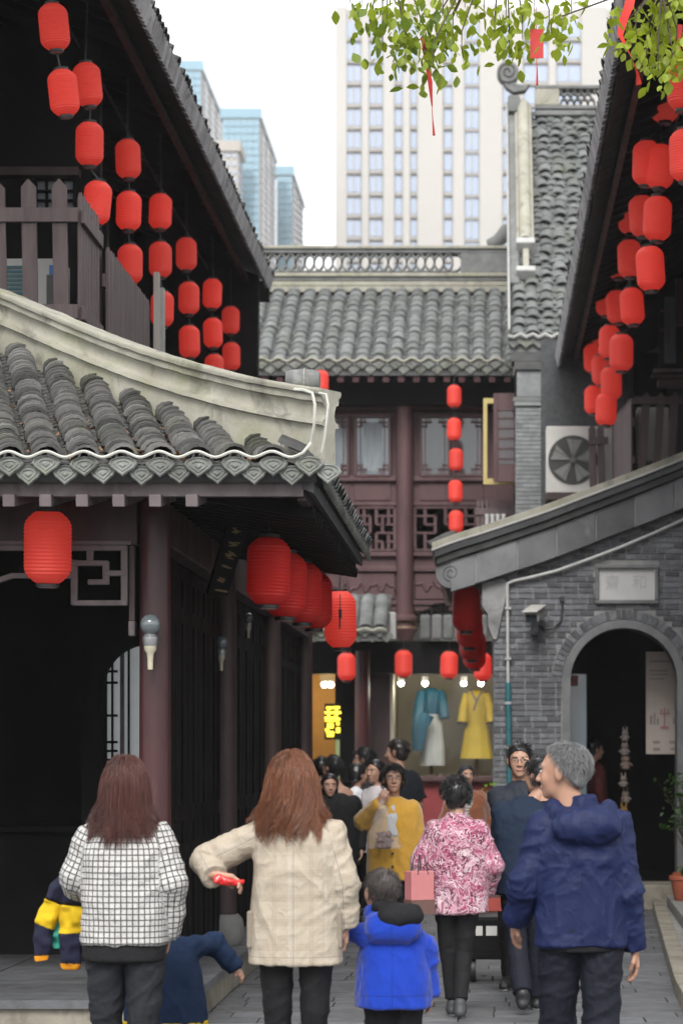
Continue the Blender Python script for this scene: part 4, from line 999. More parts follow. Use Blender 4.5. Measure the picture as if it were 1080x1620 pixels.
for r_ in ((492, 642, 626, 648), (653, 642, 770, 648), (492, 755, 626, 761), (653, 755, 770, 761), (492, 795, 628, 800), (652, 795, 770, 800), (492, 873, 628, 880), (652, 873, 800, 880), (480, 896, 628, 904), (652, 896, 800, 904), (480, 950, 628, 957), (652, 950, 800, 957)):
    pbox(MB(), *r_, YW - .06, .14).build('rail', M['wood_far'], sh, bevel=.01)
def fret_panel(x0, y0, x1, y1, Y):
    bk = pbox(MB(), x0, y0, x1, y1, Y + .06, .02).build('balustrade', M['glass'], sh)
    w_, h_ = x1 - x0, y1 - y0; u = w_ / 6; v = h_ / 5
    segs = []
    for i in range(7): segs.append((i, 0 if i % 2 else 1, i, 2 if i % 2 else 3)); segs.append((i, 3 if i % 2 else 4, i, 5))
    for j in range(6): segs += [(0 if j % 2 else 1, j, 2.0, j), (3, j, 4 + (j % 2), j), (4.6, j, 6, j)]
    segs += [(0, 0, 6, 0), (0, 5, 6, 5), (0, 0, 0, 5), (6, 0, 6, 5)]
    for (a, b, c_, d_) in segs:
        if abs(a - c_) + abs(b - d_) < .2: continue
        MB().bar(P(x0 + a * u, y0 + b * v, Y + rnd.uniform(0, .01)), P(x0 + c_ * u, y0 + d_ * v, Y + rnd.uniform(0, .01)), .05, .034).build('lattice_bar', M['wood_far'], bk)
fret_panel(566, 803, 624, 870, YW - .03); fret_panel(656, 803, 752, 870, YW - .03); fret_panel(494, 803, 552, 870, YW - .03)
for (x0, x1) in ((496, 624), (656, 790)):     # carved cloud relief
    pnl = pbox(MB(), x0, 907, x1, 948, YW - .01, .05).build('carved_panel', M['wood_far'], sh, bevel=.01)
    for k in range(5):
        cx_ = x0 + (k + .5) * (x1 - x0) / 5
        MB().tube([P(cx_ - 13 + j * 2.1, 928 - 7 * math.sin(j * .52 + k) * (1 - .04 * j) - 3 * math.cos(j * 1.1), YW - .015) for j in range(14)], .022, 6).build('cloud_relief', M['wood_far'], pnl, True)
for sx in (-1, 1):                            # pierced brackets beside the hanging post
    for k in range(7):
        MB().tube([P(641 + sx * (20 + k * 7 + 5 * math.cos(a)), 962 + k * -.6 + 6 * math.sin(a) + (16 - k * 3 if k < 4 else 2), YW - .08) for a in [j * .7 for j in range(10)]], .02, 5).build('carved_bracket', M['black'], sh, True)
ck = pbox(MB(), 480, 958, 800, 966, YW - .02, .3).build('floor_beam', M['wood_far'], sh)
# open casement beside the pier
oc = pbox(MB(), 764, 630, 770, 766, 37.3, .05).build('open_casement', M['yellowwood'], sh)
for r_ in ((770.1, 630, 815, 638), (770.1, 757, 815, 766)): pbox(MB(), *r_, 37.3, .05).build('casement_rail', M['yellowwood'], oc)
for r_, mt in (((780, 622, 787, 762), 'wood_far'), ((787.1, 622, 816, 650), 'wood_far'), ((787.1, 735, 816, 762), 'wood_far'), ((787.1, 650.2, 816, 734.8), 'glass')): pbox(MB(), *r_, 37.0 + (.02 if mt == 'glass' else 0), .05).build('casement_panel', M[mt], oc, bevel=.005)
for k in range(5): pbox(MB(), 789 + k * 5.5, 652, 791 + k * 5.5, 733, 37.0, .015).build('lattice_bar', M['wood_far'], oc)
for k in range(5): pbox(MB(), 788, 660 + k * 16, 815, 662.5 + k * 16, 36.99, .009).build('lattice_bar', M['wood_far'], oc)
# small balustrade by the pier
fence('picket_fence', 'small maroon picket balustrade beside the brick end pier', (PX(752, 37.6), 37.6), (PX(815, 37.6), 37.6), PZ(850, 37.6), PZ(790, 37.6) - PZ(850, 37.6), 9, .045, (.35,))
vp = empty('vent_pipes', P(783, 836, 37.2), 0, 'four short white vent pipes standing beside the maroon picket balustrade', 'pipes')
for px in (770, 778.5, 787, 796): MB().lathe([(.03, 0), (.03, .2), (.035, .21), (.035, .24)], 10, P(px, 838, 37.2)).build('pipe', M['pvc'], vp, True)
pbox(MB(), 440, 950, 800, 1030, YW + .35, .12).build('upper_shop_wall', M['ridge_dark'], sh)
# lower tiled pent roof over the shop left and right
def pent(x0, x1, yv, Y, n):
    for k in range(n):
        X = PX(x0 + (k + .5) * (x1 - x0) / n, Y); zE_ = PZ(yv, Y)
        for i in range(6):
            inst('cover_tile', covC, pr, axes(Vector((X, Y + i * .13, zE_ + i * .075 + .03)), (1, 0, 0), Vector((0, .866, .5)), Vector((0, -.5, .866))) @ Rz(rnd.uniform(-.05, .05)))
        inst('drip_tile', shC, pr, Matrix.Translation((X, Y - .04, zE_ - .02)) @ Rx(-.1))
        inst('drip_tile', shC2, pr, Matrix.Translation((X + (x1 - x0) / n * .5 * Y / F, Y - .02, zE_ - .1)))
a = P(470, 1000, 36.4)
pr = MB().add([(a.x, 36.4, a.z), (PX(614, 36.4), 36.4, a.z), (PX(614, 36.4), 37.6, a.z + .65), (a.x, 37.6, a.z + .65), (a.x, 36.4, a.z - .1), (PX(614, 36.4), 36.4, a.z - .1), (PX(614, 36.4), 37.6, a.z + .5), (a.x, 37.6, a.z + .5)],
    [(0, 1, 2, 3), (4, 7, 6, 5), (0, 4, 5, 1), (1, 5, 6, 2), (2, 6, 7, 3), (3, 7, 4, 0)]).build('pent_roof', M['tile_dark'], sh)
pent(474, 612, 998, 36.3, 6)
MB().tube([P(474 + k * 2.3, 996 + 1.6 * math.cos(k * .628), 36.2) for k in range(60)], .02, 5).build('eave_edging', M['plaster'], pr, True)
for px, y0, y1 in ((600, 968, 1012),): pbox(MB(), px, y0, px + 26, y1, 37.0, .2).build('pent_block', M['plasterwhite'], sh, bevel=.02)
for k in range(6):
    pbox(MB(), 664 + k * 18, 972, 681 + k * 18, 1012, 37.4, .12).build('pent_tile', M['ridge_dark' if k % 2 else 'tile_pale'], sh, bevel=.04)
# shop front
pbox(MB(), 612, 1014, 782, 1066, 37.6, .3).build('sign_band', M['black'], sh)
pbox(MB(), 470, 1014, 612, 1066, 37.7, .3).build('sign_band', M['black'], sh)
column(sh, PX(573, 37.2), 37.2, 0, PZ(1030, 37.2), .12, M['wood_red'], False)
pbox(MB(), 530, 1062, 566, 1365, 38.0, .2).build('wall', M['black'], sh)
pbox(MB(), 580, 1062, 622, 1365, 38.0, .2).build('wall', M['wood'], sh)
pbox(MB(), 612, 1228, 790, 1236, 37.7, .5).build('window_sill', M['wood_far'], sh, bevel=.01)
for k in range(4): pbox(MB(), 628 + k * 39, 1237, 665 + k * 39, 1362, 37.85, .2).build('dado_panel', M['red_panel'], sh, bevel=.015)
gw = bpy.data.materials.new('shop_glass'); gw.use_nodes = True; nt_ = gw.node_tree; pb_ = nt_.nodes['Principled BSDF']
nt_.nodes.remove(pb_); tr_ = nt_.nodes.new('ShaderNodeBsdfTransparent'); gs_ = nt_.nodes.new('ShaderNodeBsdfGlossy'); gs_.inputs['Roughness'].default_value = .03
mxs = nt_.nodes.new('ShaderNodeMixShader'); mxs.inputs[0].default_value = .015; nt_.links.new(tr_.outputs[0], mxs.inputs[1]); nt_.links.new(gs_.outputs[0], mxs.inputs[2]); nt_.links.new(mxs.outputs[0], nt_.nodes['Material Output'].inputs['Surface'])
pbox(MB(), 625, 1066, 785, 1228, 37.9, .01).build('shop_window', gw, sh)
inn = mk('shop_interior_paint', (.62, .58, .46), (.55, .51, .40), 2, .9, .05, 30)
mb = MB(); a = P(622, 1290, 37.95); b = P(800, 1060, 37.95)
mb.box(a.x, b.x, 40.0, 40.1, .9, b.z); mb.box(a.x - .05, a.x, 37.95, 40.0, .9, b.z); mb.box(b.x, b.x + .05, 37.95, 40.0, .9, b.z); mb.box(a.x, b.x, 37.95, 40.0, b.z, b.z + .05); mb.box(a.x, b.x, 37.95, 40.0, .85, 1.15)
mb.build('display_room', inn, sh)
bulb = flat('lit_spot_bulb', (1, 1, .95), .3, emit=(1, .95, .82), es=14)
for px in (634, 672, 733, 760):
    c = P(px, 1081, 38.1)
    sp = empty('spot_lamp', c, 0, 'small lit spot lamp on the display window ceiling', 'lamp', 'spot lamps in the dress shop window')
    MB().lathe([(.005, -.045)] + [(.045 * math.sin(t), -.045 * math.cos(t)) for t in [.3 * j for j in range(1, 10)]], 12).build('bulb', bulb, sp, True, rel=True)
    MB().lathe([(.05, .02), (.05, .11)], 12).build('can', M['white'], sp, True, rel=True)
    MB().box(-.01, .01, -.01, .01, .11, .3).build('stem', M['white'], sp, rel=True)
    L_ = bpy.data.lights.new('spot_lamp_light', 'POINT'); L_.energy = 3.0; L_.color = (1, .93, .8); L_.shadow_soft_size = .06
    lo2 = bpy.data.objects.new('spot_lamp_light', L_); col.objects.link(lo2); lo2.parent = sp; lo2.location = (0, -.1, -.12)
# left shop: warm lit room and glowing sign
warm = mk('warm_room_paint', (.62, .42, .17), (.52, .33, .12), 2, .9, .05, 30)
mb = MB(); a = P(440, 1300, 38.3); b = P(531, 1060, 38.3)
mb.box(a.x, b.x, 40.5, 40.6, 0, b.z); mb.box(a.x - .05, a.x, 38.2, 40.5, 0, b.z); mb.box(b.x, b.x + .05, 38.2, 40.5, 0, b.z); mb.box(a.x, b.x, 38.2, 40.5, b.z, b.z + .05)
mb.build('shop_room', warm, sh)
wl = empty('ceiling_lamp', P(518, 1083, 39.4), 0, 'pair of lit ceiling bulbs inside the warm yellow shop', 'lamp')
for dx in (-.05, .05): MB().lathe([(.005, -.05)] + [(.05 * math.sin(t), -.05 * math.cos(t)) for t in [.3 * j for j in range(1, 10)]], 12, (dx, 0, 0)).build('bulb', bulb, wl, True, rel=True)
MB().box(-.12, .12, -.03, .03, .04, .3).build('mount', M['steel'], wl, rel=True)
L_ = bpy.data.lights.new('ceiling_lamp_light', 'POINT'); L_.energy = 14; L_.color = (1, .8, .45); L_.shadow_soft_size = .08
lo2 = bpy.data.objects.new('ceiling_lamp_light', L_); col.objects.link(lo2); lo2.parent = wl; lo2.location = (0, -.1, -.2)
ns = empty('glowing_sign', P(525, 1140, 37.0), 0, 'glowing yellow character sign hanging on a pale green pole by the lit shop', 'sign')
neon = flat('lit_yellow_sign', (.9, .7, .05), .4, emit=(1, .72, .04), es=1.6)
bkb = pbox(MB(), 513, 1113, 539, 1170, 37.05, .05).build('back_board', M['black'], ns, bevel=.01)
for r_ in ((516, 1118, 526, 1121.5), (527.5, 1117.5, 537, 1121), (513.5, 1125.5, 539, 1129), (518, 1121, 521, 1140), (530, 1121, 533.5, 1140), (513.5, 1134, 526, 1137.5), (527, 1133, 533, 1136), (514, 1138.6, 530, 1141.4), (531, 1136, 538, 1139), (517.5, 1144, 527, 1152), (514, 1152.6, 520, 1156), (516, 1157, 528, 1160.4), (517, 1161.4, 527.5, 1165.4), (531.5, 1151, 537.5, 1159), (532, 1141.6, 536.5, 1147)):
    pbox(MB(), *r_, 37.0 - .005 * rnd.random(), .045).build('sign_stroke', neon, ns)
pbox(MB(), 530.5, 1170, 537, 1362, 37.06, .08).build('pole', mk('pale_green_pole', (.35, .42, .20), (.28, .34, .15), 4, .5, .05, 30), ns)
# ================================================================== FAR TOWERS
unit = MB().box(-.5, .5, -.5, .5, -.5, .5).mesh('window', M['bluewin'])
unitg = MB().box(-.5, .5, -.5, .5, -.5, .5).mesh('glass_pane', M['blueglass'])
unitc = MB().box(-.5, .5, -.5, .5, -.5, .5).mesh('floor_band', M['cream2'])
def upx(name, me, root, x0, y0, x1, y1, Y, d):
    A = P(x0, y1, Y); B = P(x1, y0, Y)
    return inst(name, me, root, Matrix.Translation(((A.x + B.x) / 2, Y + d / 2, (A.z + B.z) / 2)) @ Matrix.Diagonal((B.x - A.x, d, B.z - A.z, 1)))
YT = 325.0
tw = empty('apartment_tower', (PX(740, YT), YT, 0), 0, 'wide cream apartment tower with blue windows rising behind the centre roof', 'building')
a = P(532, 14, YT + 1)
MB().box(a.x, PX(990, YT), YT + 1, YT + 22, 0, a.z).build('wall', M['cream'], tw)
for r_ in ((530, 10, 548, 900), (572, 22, 583, 900), (606, 22, 623, 900), (637, 10, 648, 900), (660, 10, 700, 900), (716, 10, 734, 900), (758, 6, 794, 900), (808, 14, 826, 900), (867, 14, 879, 900), (919, 10, 960, 900)):
    p0 = P(r_[0], r_[1], YT); p1 = P(r_[2], r_[3], YT)
    MB().box(p0.x, p1.x, YT, YT + 1.0, 0, p0.z).build('pilaster', M['cream'], tw)
cols = ((548, 571), (584, 605), (624, 636), (649, 659), (702, 715), (735, 757), (795, 807), (828, 866), (880, 918))
for j in range(12):
    y0 = 34 + j * 35
    for i, (x0, x1) in enumerate(cols):
        upx('window', unit, tw, x0 + .5, y0, x1 - .5, y0 + (25 if i != 5 else 29), YT + .7, .31)
        upx('floor_band', unitc, tw, x0, y0 + 26 + (4 if i == 5 else 0), x1, y0 + 30 + (3 if i == 5 else 0), YT + .35, .6)
        if x1 - x0 > 15: upx('mullion', unitc, tw, (x0 + x1) / 2 - .8, y0, (x0 + x1) / 2 + .8, y0 + 25, YT + .5, .19)
MB().box(PX(640, YT), PX(760, YT), YT + 4, YT + 16, a.z, a.z + 5).build('roof_house', M['cream2'], tw)
def glass_tower(label, x0, xm, x1, yt, Y, pitch, glassy=True):
    """front x0..xm in glass, the receding side wall shows as far as x1"""
    dp = Y * ((CX - xm) / (CX - x1) - 1)
    t = empty('glass_tower', (PX((x0 + xm) / 2, Y), Y, 0), 0, label, 'building')
    A = P(x0, yt, Y); xs = PX(xm, Y)
    MB().box(A.x, xs, Y + .4, Y + dp, 0, A.z).build('core', M['cream2'], t)
    MB().box(A.x - .3, xs + .3, Y + .1, Y + dp + .2, A.z, A.z + 1.2).build('parapet', M['blueglass'] if glassy else M['cream2'], t)
    nx = max(3, int((xm - x0) / 9)); w_ = (xm - x0) / nx
    for q in range(min(int((470 - yt) / pitch), 26)):
        y0 = yt + 3 + q * pitch
        for i in range(nx):
            if glassy: upx('glass_pane', unitg, t, x0 + i * w_ + .3, y0 + .3, x0 + (i + 1) * w_ - .3, y0 + pitch - .9, Y + .1 + .12 * rnd.random(), .35)
            else: upx('window', unit, t, x0 + i * w_ + w_ * .25, y0 + 2, x0 + i * w_ + w_ * .75, y0 + pitch * .62, Y + .25, .3)
        z1 = PZ(y0 + 2, Y); z0_ = PZ(y0 + pitch * .6, Y)
        for i in range(3):
            yc = Y + dp * (.2 + .3 * i)
            inst('window', unit, t, Matrix.Translation((xs - .05, yc, (z0_ + z1) / 2)) @ Matrix.Diagonal((.3, dp * .14, z1 - z0_, 1)))
    return t
glass_tower('stepped blue glass tower with beige side beside the upper eave', 240, 318, 352, 110, 300, 11.5)
glass_tower('tall blue glass tower with beige side standing in the middle', 352, 410, 436, 186, 290, 11.5)
glass_tower('low beige block in front of the tall blue glass tower', 345, 376, 384, 238, 280, 13, False)
glass_tower('shortest blue glass tower beside the wide cream tower', 437, 462, 480, 276, 320, 11)

# ================================================================== LANTERNS
def lantern_shade():
    """ribbed barrel, unit diameter 1, height 1.55"""
    pr_ = []; h = 1.55; n = 19
    for i in range(n + 1):
        t = i / n; z = (t - .5) * h
        e = abs(t - .5) * 2
        r = .5 * (1 - .50 * max(0, (e - .52) / .48) ** 2.3)
        pr_.append((r, z))
        if i < n:
            zm = z + h / n * .5; e2 = abs((t + .5 / n) - .5) * 2; r2 = .5 * (1 - .50 * max(0, (e2 - .52) / .48) ** 2.3)
            pr_.append((r2 * 1.03 + .006, zm))
    return pr_
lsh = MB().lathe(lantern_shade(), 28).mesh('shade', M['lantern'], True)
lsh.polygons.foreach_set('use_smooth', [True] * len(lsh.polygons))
lshd = lsh.copy(); lshd.materials[0] = M['lantern_dim']
lcap = MB().lathe([(.23, 0), (.25, .02), (.25, .09), (.22, .10)], 18).mesh('cap', M['lanterncap'], True)
lring = MB().lathe([(.16, -.012), (.2, -.01), (.2, .0)], 18).mesh('lamp_ring', M['lanternpale'], True)
NL = 0
def lantern(px, py, Y, dia, label, group, above=None, k_h=1.0, tilt=0, shade=None):
    """one lantern; above = world point its cord hangs from"""
    global NL
    c = P(px, py, Y); o = empty('red_lantern', c, 0, label, 'lantern', group)
    o.rotation_euler = (rnd.uniform(-.03, .03), tilt + rnd.uniform(-.02, .02), rnd.uniform(0, 6.28))
    rot = o.rotation_euler.to_matrix().to_4x4()
    for nm, me, z, sgn in (('shade', shade or lsh, 0, 1), ('cap', lcap, .765, 1), ('cap', lcap, -.765, -1), ('lamp_ring', lring, -.87, 1)):
        q = bpy.data.objects.new(nm, me); col.objects.link(q); q.parent = o
        q.matrix_basis = Matrix.Translation((0, 0, z * dia * k_h)) @ Matrix.Diagonal((dia, dia, dia * (k_h if nm == 'shade' else 1) * sgn, 1))
    top = c + (rot @ Vector((0, 0, .86 * dia * k_h)))
    if above is None: above = top + Vector((0, 0, .22))
    MB().tube([top - Vector((0, 0, .01)), above], .006, 5).build('cord', M['cable'], o)
    NL += 1
    return c - (rot @ Vector((0, 0, .86 * dia * k_h)))
ORD = ('first', 'second', 'third', 'fourth', 'fifth', 'sixth', 'seventh', 'eighth', 'ninth', 'tenth')
DN = ('top', 'second', 'third', 'fourth', 'lowest')
def string(pts, Y, dia, what, group, top, tilt=0):
    ab = Vector((P(pts[0][0], 0, Y).x, Y, top))
    for i, (px, py) in enumerate(pts):
        ab = lantern(px, py, Y, dia, ('%s small red lantern in ' % DN[i] if len(pts) > 1 else 'single small red lantern as ') + what, group, ab, tilt=tilt)
def YL(px): return 3.05 * F / (CX - px)
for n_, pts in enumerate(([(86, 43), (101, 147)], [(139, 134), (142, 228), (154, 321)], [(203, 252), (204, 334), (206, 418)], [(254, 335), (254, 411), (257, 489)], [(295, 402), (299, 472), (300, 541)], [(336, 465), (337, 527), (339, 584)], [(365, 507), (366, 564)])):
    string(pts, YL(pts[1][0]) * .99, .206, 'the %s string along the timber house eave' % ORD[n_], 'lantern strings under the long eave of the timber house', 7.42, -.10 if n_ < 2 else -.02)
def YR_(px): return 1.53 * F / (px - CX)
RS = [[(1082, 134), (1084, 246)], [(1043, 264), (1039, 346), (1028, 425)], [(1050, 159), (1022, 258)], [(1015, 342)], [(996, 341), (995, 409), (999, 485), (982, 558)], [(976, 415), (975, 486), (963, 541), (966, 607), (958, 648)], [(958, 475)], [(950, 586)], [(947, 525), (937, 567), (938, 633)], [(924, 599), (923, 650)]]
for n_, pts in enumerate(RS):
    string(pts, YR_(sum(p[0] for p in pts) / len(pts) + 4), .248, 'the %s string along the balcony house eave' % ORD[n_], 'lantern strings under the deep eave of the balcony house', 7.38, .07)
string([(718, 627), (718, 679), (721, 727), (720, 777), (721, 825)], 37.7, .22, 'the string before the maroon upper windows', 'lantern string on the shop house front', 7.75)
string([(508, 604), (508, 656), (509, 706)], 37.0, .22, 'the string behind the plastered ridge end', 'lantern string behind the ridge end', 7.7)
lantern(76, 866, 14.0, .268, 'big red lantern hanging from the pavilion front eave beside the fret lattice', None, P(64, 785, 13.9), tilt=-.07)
for k, (px, py, Y) in enumerate(((425, 904, 15.0), (452, 926, 16.1), (478, 938, 17.2), (496, 950, 18.3))):
    lantern(px, py, Y, .268 if k == 0 else .275, '%s big dark lantern from the plaque in the pavilion side eave row' % ORD[k], 'lantern row under the pavilion side eave', P(px + 2, py, Y) + Vector((0, 0, 3.22 - P(px, py, Y).z)), shade=lshd)
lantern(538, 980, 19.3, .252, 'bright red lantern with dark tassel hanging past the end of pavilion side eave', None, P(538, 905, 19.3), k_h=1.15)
tb = MB(); tb.tube([P(538, 940, 19.12), P(538, 965, 19.12)], .004, 5); tb.tube([P(538, 964, 19.12), P(538, 978, 19.12)], .014, 6); tb.tube([P(537.5, 978, 19.12), P(537, 995, 19.12)], .007, 6)
o_ = tb.build('tassel', M['lanterncap']); tag(o_, 'dark tassel hanging across the bright lantern at the pavilion eave end', 'tassel')
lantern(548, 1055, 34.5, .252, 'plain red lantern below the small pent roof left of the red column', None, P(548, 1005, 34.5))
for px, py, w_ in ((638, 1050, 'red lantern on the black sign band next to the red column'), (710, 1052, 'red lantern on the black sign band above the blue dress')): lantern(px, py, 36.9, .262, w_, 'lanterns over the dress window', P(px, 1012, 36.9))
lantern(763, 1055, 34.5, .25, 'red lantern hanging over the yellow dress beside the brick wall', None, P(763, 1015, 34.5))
for k, (px, py, Y) in enumerate(((737, 962, 26.6), (742, 990, 28.4), (745, 1012, 30.2), (750, 1028, 32.2))):
    lantern(px, py, Y, .30, '%s dark red lantern from the scroll end under the brick house eave' % ORD[k], 'lantern row under the brick house eave', Vector((PX(px, Y), Y, 3.72)), k_h=1.1, shade=lshd)

# ================================================================== TREE OVERHEAD
tree = empty('street_tree', (2.05, 13.6, 0.085), 0, 'leafy green tree with red wish tags, its branches hanging over the alley', 'tree')
trk = MB().tube([(2.05, 13.6, .085), (2.03, 13.6, 1.5), (2.0, 13.6, 3.5), (1.85, 13.6, 5.2), (1.6, 13.6, 6.4), (1.2, 13.7, 7.2)], [.16, .13, .12, .11, .09, .06], 12).build('trunk', M['bark'], tree, True)
def branch(pts, r0, r1):
    n = len(pts); return MB().tube(pts, [r0 + (r1 - r0) * i / (n - 1) for i in range(n)], 7).build('branch', M['bark'], trk, True)
branch([(1.6, 13.6, 6.4), (1.0, 13.5, 6.6), (.5, 13.5, 6.55), (.1, 13.5, 6.35)], .05, .02)
branch([(1.2, 13.7, 7.2), (.4, 13.7, 7.1), (-.2, 13.8, 6.85), (-.6, 13.8, 6.45)], .045, .015)
branch([(1.6, 13.6, 6.4), (1.35, 13.4, 6.4), (1.1, 13.2, 6.1), (.95, 13.1, 5.8)], .04, .012)
crown = MB(); crown.box(-.01, .01, -.01, .01, -.01, .01)
twigs = MB()
lm = MB()
def leaf_mesh(L, W):
    m = MB(); vs = [(0, 0, 0), (W * .35, L * .25, .004), (W * .5, L * .5, .0), (W * .3, L * .8, -.006), (0, L, -.014), (-W * .3, L * .8, -.006), (-W * .5, L * .5, 0), (-W * .35, L * .25, .004), (0, L * .5, -.008)]
    m.add(vs, [(8, i, i + 1) for i in range(7)] + [(8, 7, 0)]); return m
leafmes = []
for (L, W) in ((.082, .055), (.066, .047), (.094, .06)):
    m = leaf_mesh(L, W); me = bpy.data.meshes.new('leaf'); me.from_pydata(m.v, [], m.f); me.materials.append(M['leaf']); me.polygons.foreach_set('use_smooth', [True] * len(me.polygons)); leafmes.append(me)
anch = []   # hanging sprigs: (px,py of tip, px,py root)
for (x, y_, n) in ((572, 12, 5), (590, 45, 8), (612, 30, 9), (605, 75, 7), (635, 55, 11), (640, 92, 9), (660, 25, 10), (668, 70, 9), (690, 62, 12), (684, 104, 9), (700, 25, 9), (716, 60, 8), (735, 12, 6), (730, 84, 4), (765, 30, 5), (782, 62, 6), (800, 35, 7), (805, 80, 8), (826, 62, 7), (845, 22, 6), (868, 48, 8), (888, 60, 8), (903, 22, 6),
                   (985, 30, 6), (1005, 58, 8), (1035, 20, 10), (1050, 58, 12), (1070, 82, 12), (1022, 92, 9), (1060, 30, 9), (992, 68, 6), (1075, 10, 10), (1040, 112, 7), (625, 8, 8), (680, 130, 3), (1062, 112, 6)):
    anch.append((x, y_, n))
twigroot = [Vector((-.2, 13.8, 6.85)), Vector((.1, 13.5, 6.35)), Vector((-.6, 13.8, 6.45)), Vector((.5, 13.5, 6.55)), Vector((.95, 13.1, 5.8)), Vector((1.1, 13.2, 6.1))]
leaves = []
for (x, y_, n) in anch:
    Y = 13.6 + rnd.uniform(-.35, .35) if x < 950 else 13.2 + rnd.uniform(-.3, .3)
    tip = P(x, y_, Y); root = min(twigroot, key=lambda r_: (r_ - tip).length)
    mid = (tip + root) / 2 + Vector((0, 0, .1))
    twigs.tube([root, mid, tip + Vector((0, 0, .12)), tip], [.008, .006, .004, .002], 5)
    for k in range(int(n * 3.2)):
        c = tip + Vector((rnd.gauss(0, .062), rnd.gauss(0, .11), rnd.gauss(.02, .052)))
        leaves.append(c)
for _ in range(260):   # the rest of the crown above the frame
    c = Vector((rnd.uniform(-.9, 2.2), rnd.uniform(12.9, 14.4), rnd.uniform(6.35, 7.6))); leaves.append(c)
crown = twigs.build('crown', M['bark'], trk)
ex = MB(); vis = 0
for c in leaves:
    q = Matrix.Translation(c) @ Rz(rnd.uniform(0, 6.28)) @ Rx(R(rnd.uniform(-125, 15))) @ Ry(rnd.uniform(-1.1, 1.1)) @ Matrix.Scale(rnd.uniform(.55, 1.0), 4)
    pyv = CY - (c.z - H) * F / c.y
    if pyv > -25 and vis < 300: inst('leaf', leafmes[vis % 3], crown, q); vis += 1
    else: addm(ex, leafmes[0], q)
tag(ex.build('foliage', M['leaf'], crown, True), kind='stuff')
redtag = mk('red_wish_paper', (.62, .035, .03), (.48, .025, .022), 6, .6, .1, 30)
def wish(px0, py0, pts, w_, label, Y=13.5, tas=True):
    o = empty('wish_tag', P(px0, py0, Y), 0, label, 'wish tag')
    return o
o = wish(848, 70, 0, 0, 'flat red wish tag with thin tassel hanging from the branch before the cream tower')
pbox(MB(), 838, 46, 859, 92, 13.5, .004).build('card', redtag, o); MB().tube([P(848, 10, 13.5), P(848, 46, 13.5)], .002, 4).build('thread', redtag, o)
MB().tube([P(848, 92, 13.5), P(849, 112, 13.5), P(849, 135, 13.5)], [.002, .004, .007], 6).build('tassel', redtag, o)
o = wish(680, 130, 0, 0, 'narrow twisted red ribbon with small tassel hanging below the leaf cluster')
MB().tube([P(668, 60, 13.6), P(674, 100, 13.6), P(680, 130, 13.6), P(683, 168, 13.6)], [.012, .01, .014, .004], 5).build('ribbon', redtag, o, True)
MB().tube([P(683, 168, 13.6), P(684, 188, 13.6), P(686, 214, 13.6)], [.002, .003, .009], 6).build('tassel', redtag, o)
o = wish(1000, 60, 0, 0, 'long bright red ribbon looped through the leaves under the deep eave')
rp = [(1000, -20), (994, 10), (986, 30), (980, 55), (990, 75), (1000, 95), (1008, 118), (1010, 134)]
path_ = [P(a, b, 13.1) for a, b in rp]
fr2 = [(Vector((math.cos(.3 * i), math.sin(.3 * i) * .6, 0)), Vector((0, 1, 0))) for i in range(len(rp))]
MB().sweep([(-.028, -.001), (.028, -.001), (.028, .001), (-.028, .001)], path_, fr2).build('ribbon', mk('bright_red_ribbon', (.80, .05, .035), (.7, .04, .03), 6, .5, .05, 30), o, True)
MB().tube([P(1075, 40, 13.2), P(1071, 70, 13.2), P(1074, 90, 13.2)], [.02, .015, .02], 5).build('ribbon', redtag, o, True)

# ================================================================== SHOP DRESSES
def vfold(ang, n, amp): return amp * math.cos(n * ang)
def garment(name, label, cat, px, Y, prof, mat, n=36, fold=0, extra=None):
    """loft of (py, half-width px, depth ratio, fold amplitude)"""
    o = empty(name, P(px, prof[-1][0], Y), 0, label, cat)
    mb = MB(); vs = []
    for (py, hw, dr, fa, dx) in prof:
        c = P(px + dx, py, Y); r = hw * Y / F
        for k in range(n):
            a = 6.28318 * k / n; q = 1 + fa * math.cos(9 * a + py * .01)
            vs.append((c.x + r * math.cos(a) * q, c.y + r * dr * math.sin(a) * q, c.z))
    m = len(prof); fs = [(i * n + k, i * n + (k + 1) % n, (i + 1) * n + (k + 1) % n, (i + 1) * n + k) for i in range(m - 1) for k in range(n)] + [tuple(range(n)), tuple(range((m - 1) * n, m * n))]
    mb.add(vs, fs); mb.build('body', mat, o, True); return o
yel = mk('yellow_silk', (.58, .42, .012), (.48, .34, .01), 5, .55, .1, 40); blu = mk('blue_brocade', (.006, .10, .18), (.014, .145, .21), 26, .5, .1, 60, stain=(.006, .08, .16), stsc=16); wht = mk('pale_skirt', (.66, .70, .68), (.56, .60, .58), 6, .7, .1, 40)
yd = garment('yellow_dress', 'yellow long sleeved robe with dark neck band displayed in the lit window', 'dress', 753, 38.8, [(1092, 6, .6, 0, 0), (1094, 12, .55, 0, 0), (1100, 17, .5, 0, 0), (1115, 17, .5, .01, 0), (1140, 17.5, .5, .02, 0), (1170, 21, .55, .04, 0), (1200, 25, .6, .06, 0)], yel)
MB().tube([P(737, 1098, 38.8), P(733, 1120, 38.75), P(731, 1143, 38.7)], [.06, .075, .085], 10).build('sleeve', yel, yd, True); MB().tube([P(769, 1098, 38.8), P(775, 1120, 38.75), P(777, 1143, 38.7)], [.06, .075, .085], 10).build('sleeve', yel, yd, True)
for px in (731, 777): MB().lathe([(.088, 0), (.088, .03)], 12, P(px, 1145, 38.7)).build('cuff', M['black'], yd)
for a_, b_ in (((744, 1092), (753, 1110)), ((762, 1092), (752, 1112)), ((753, 1110), (749, 1124))): MB().bar(P(*a_, 38.56), P(*b_, 38.53), .03, .02, up=(0, 1, 0)).build('neck_band', M['wood'], yd)
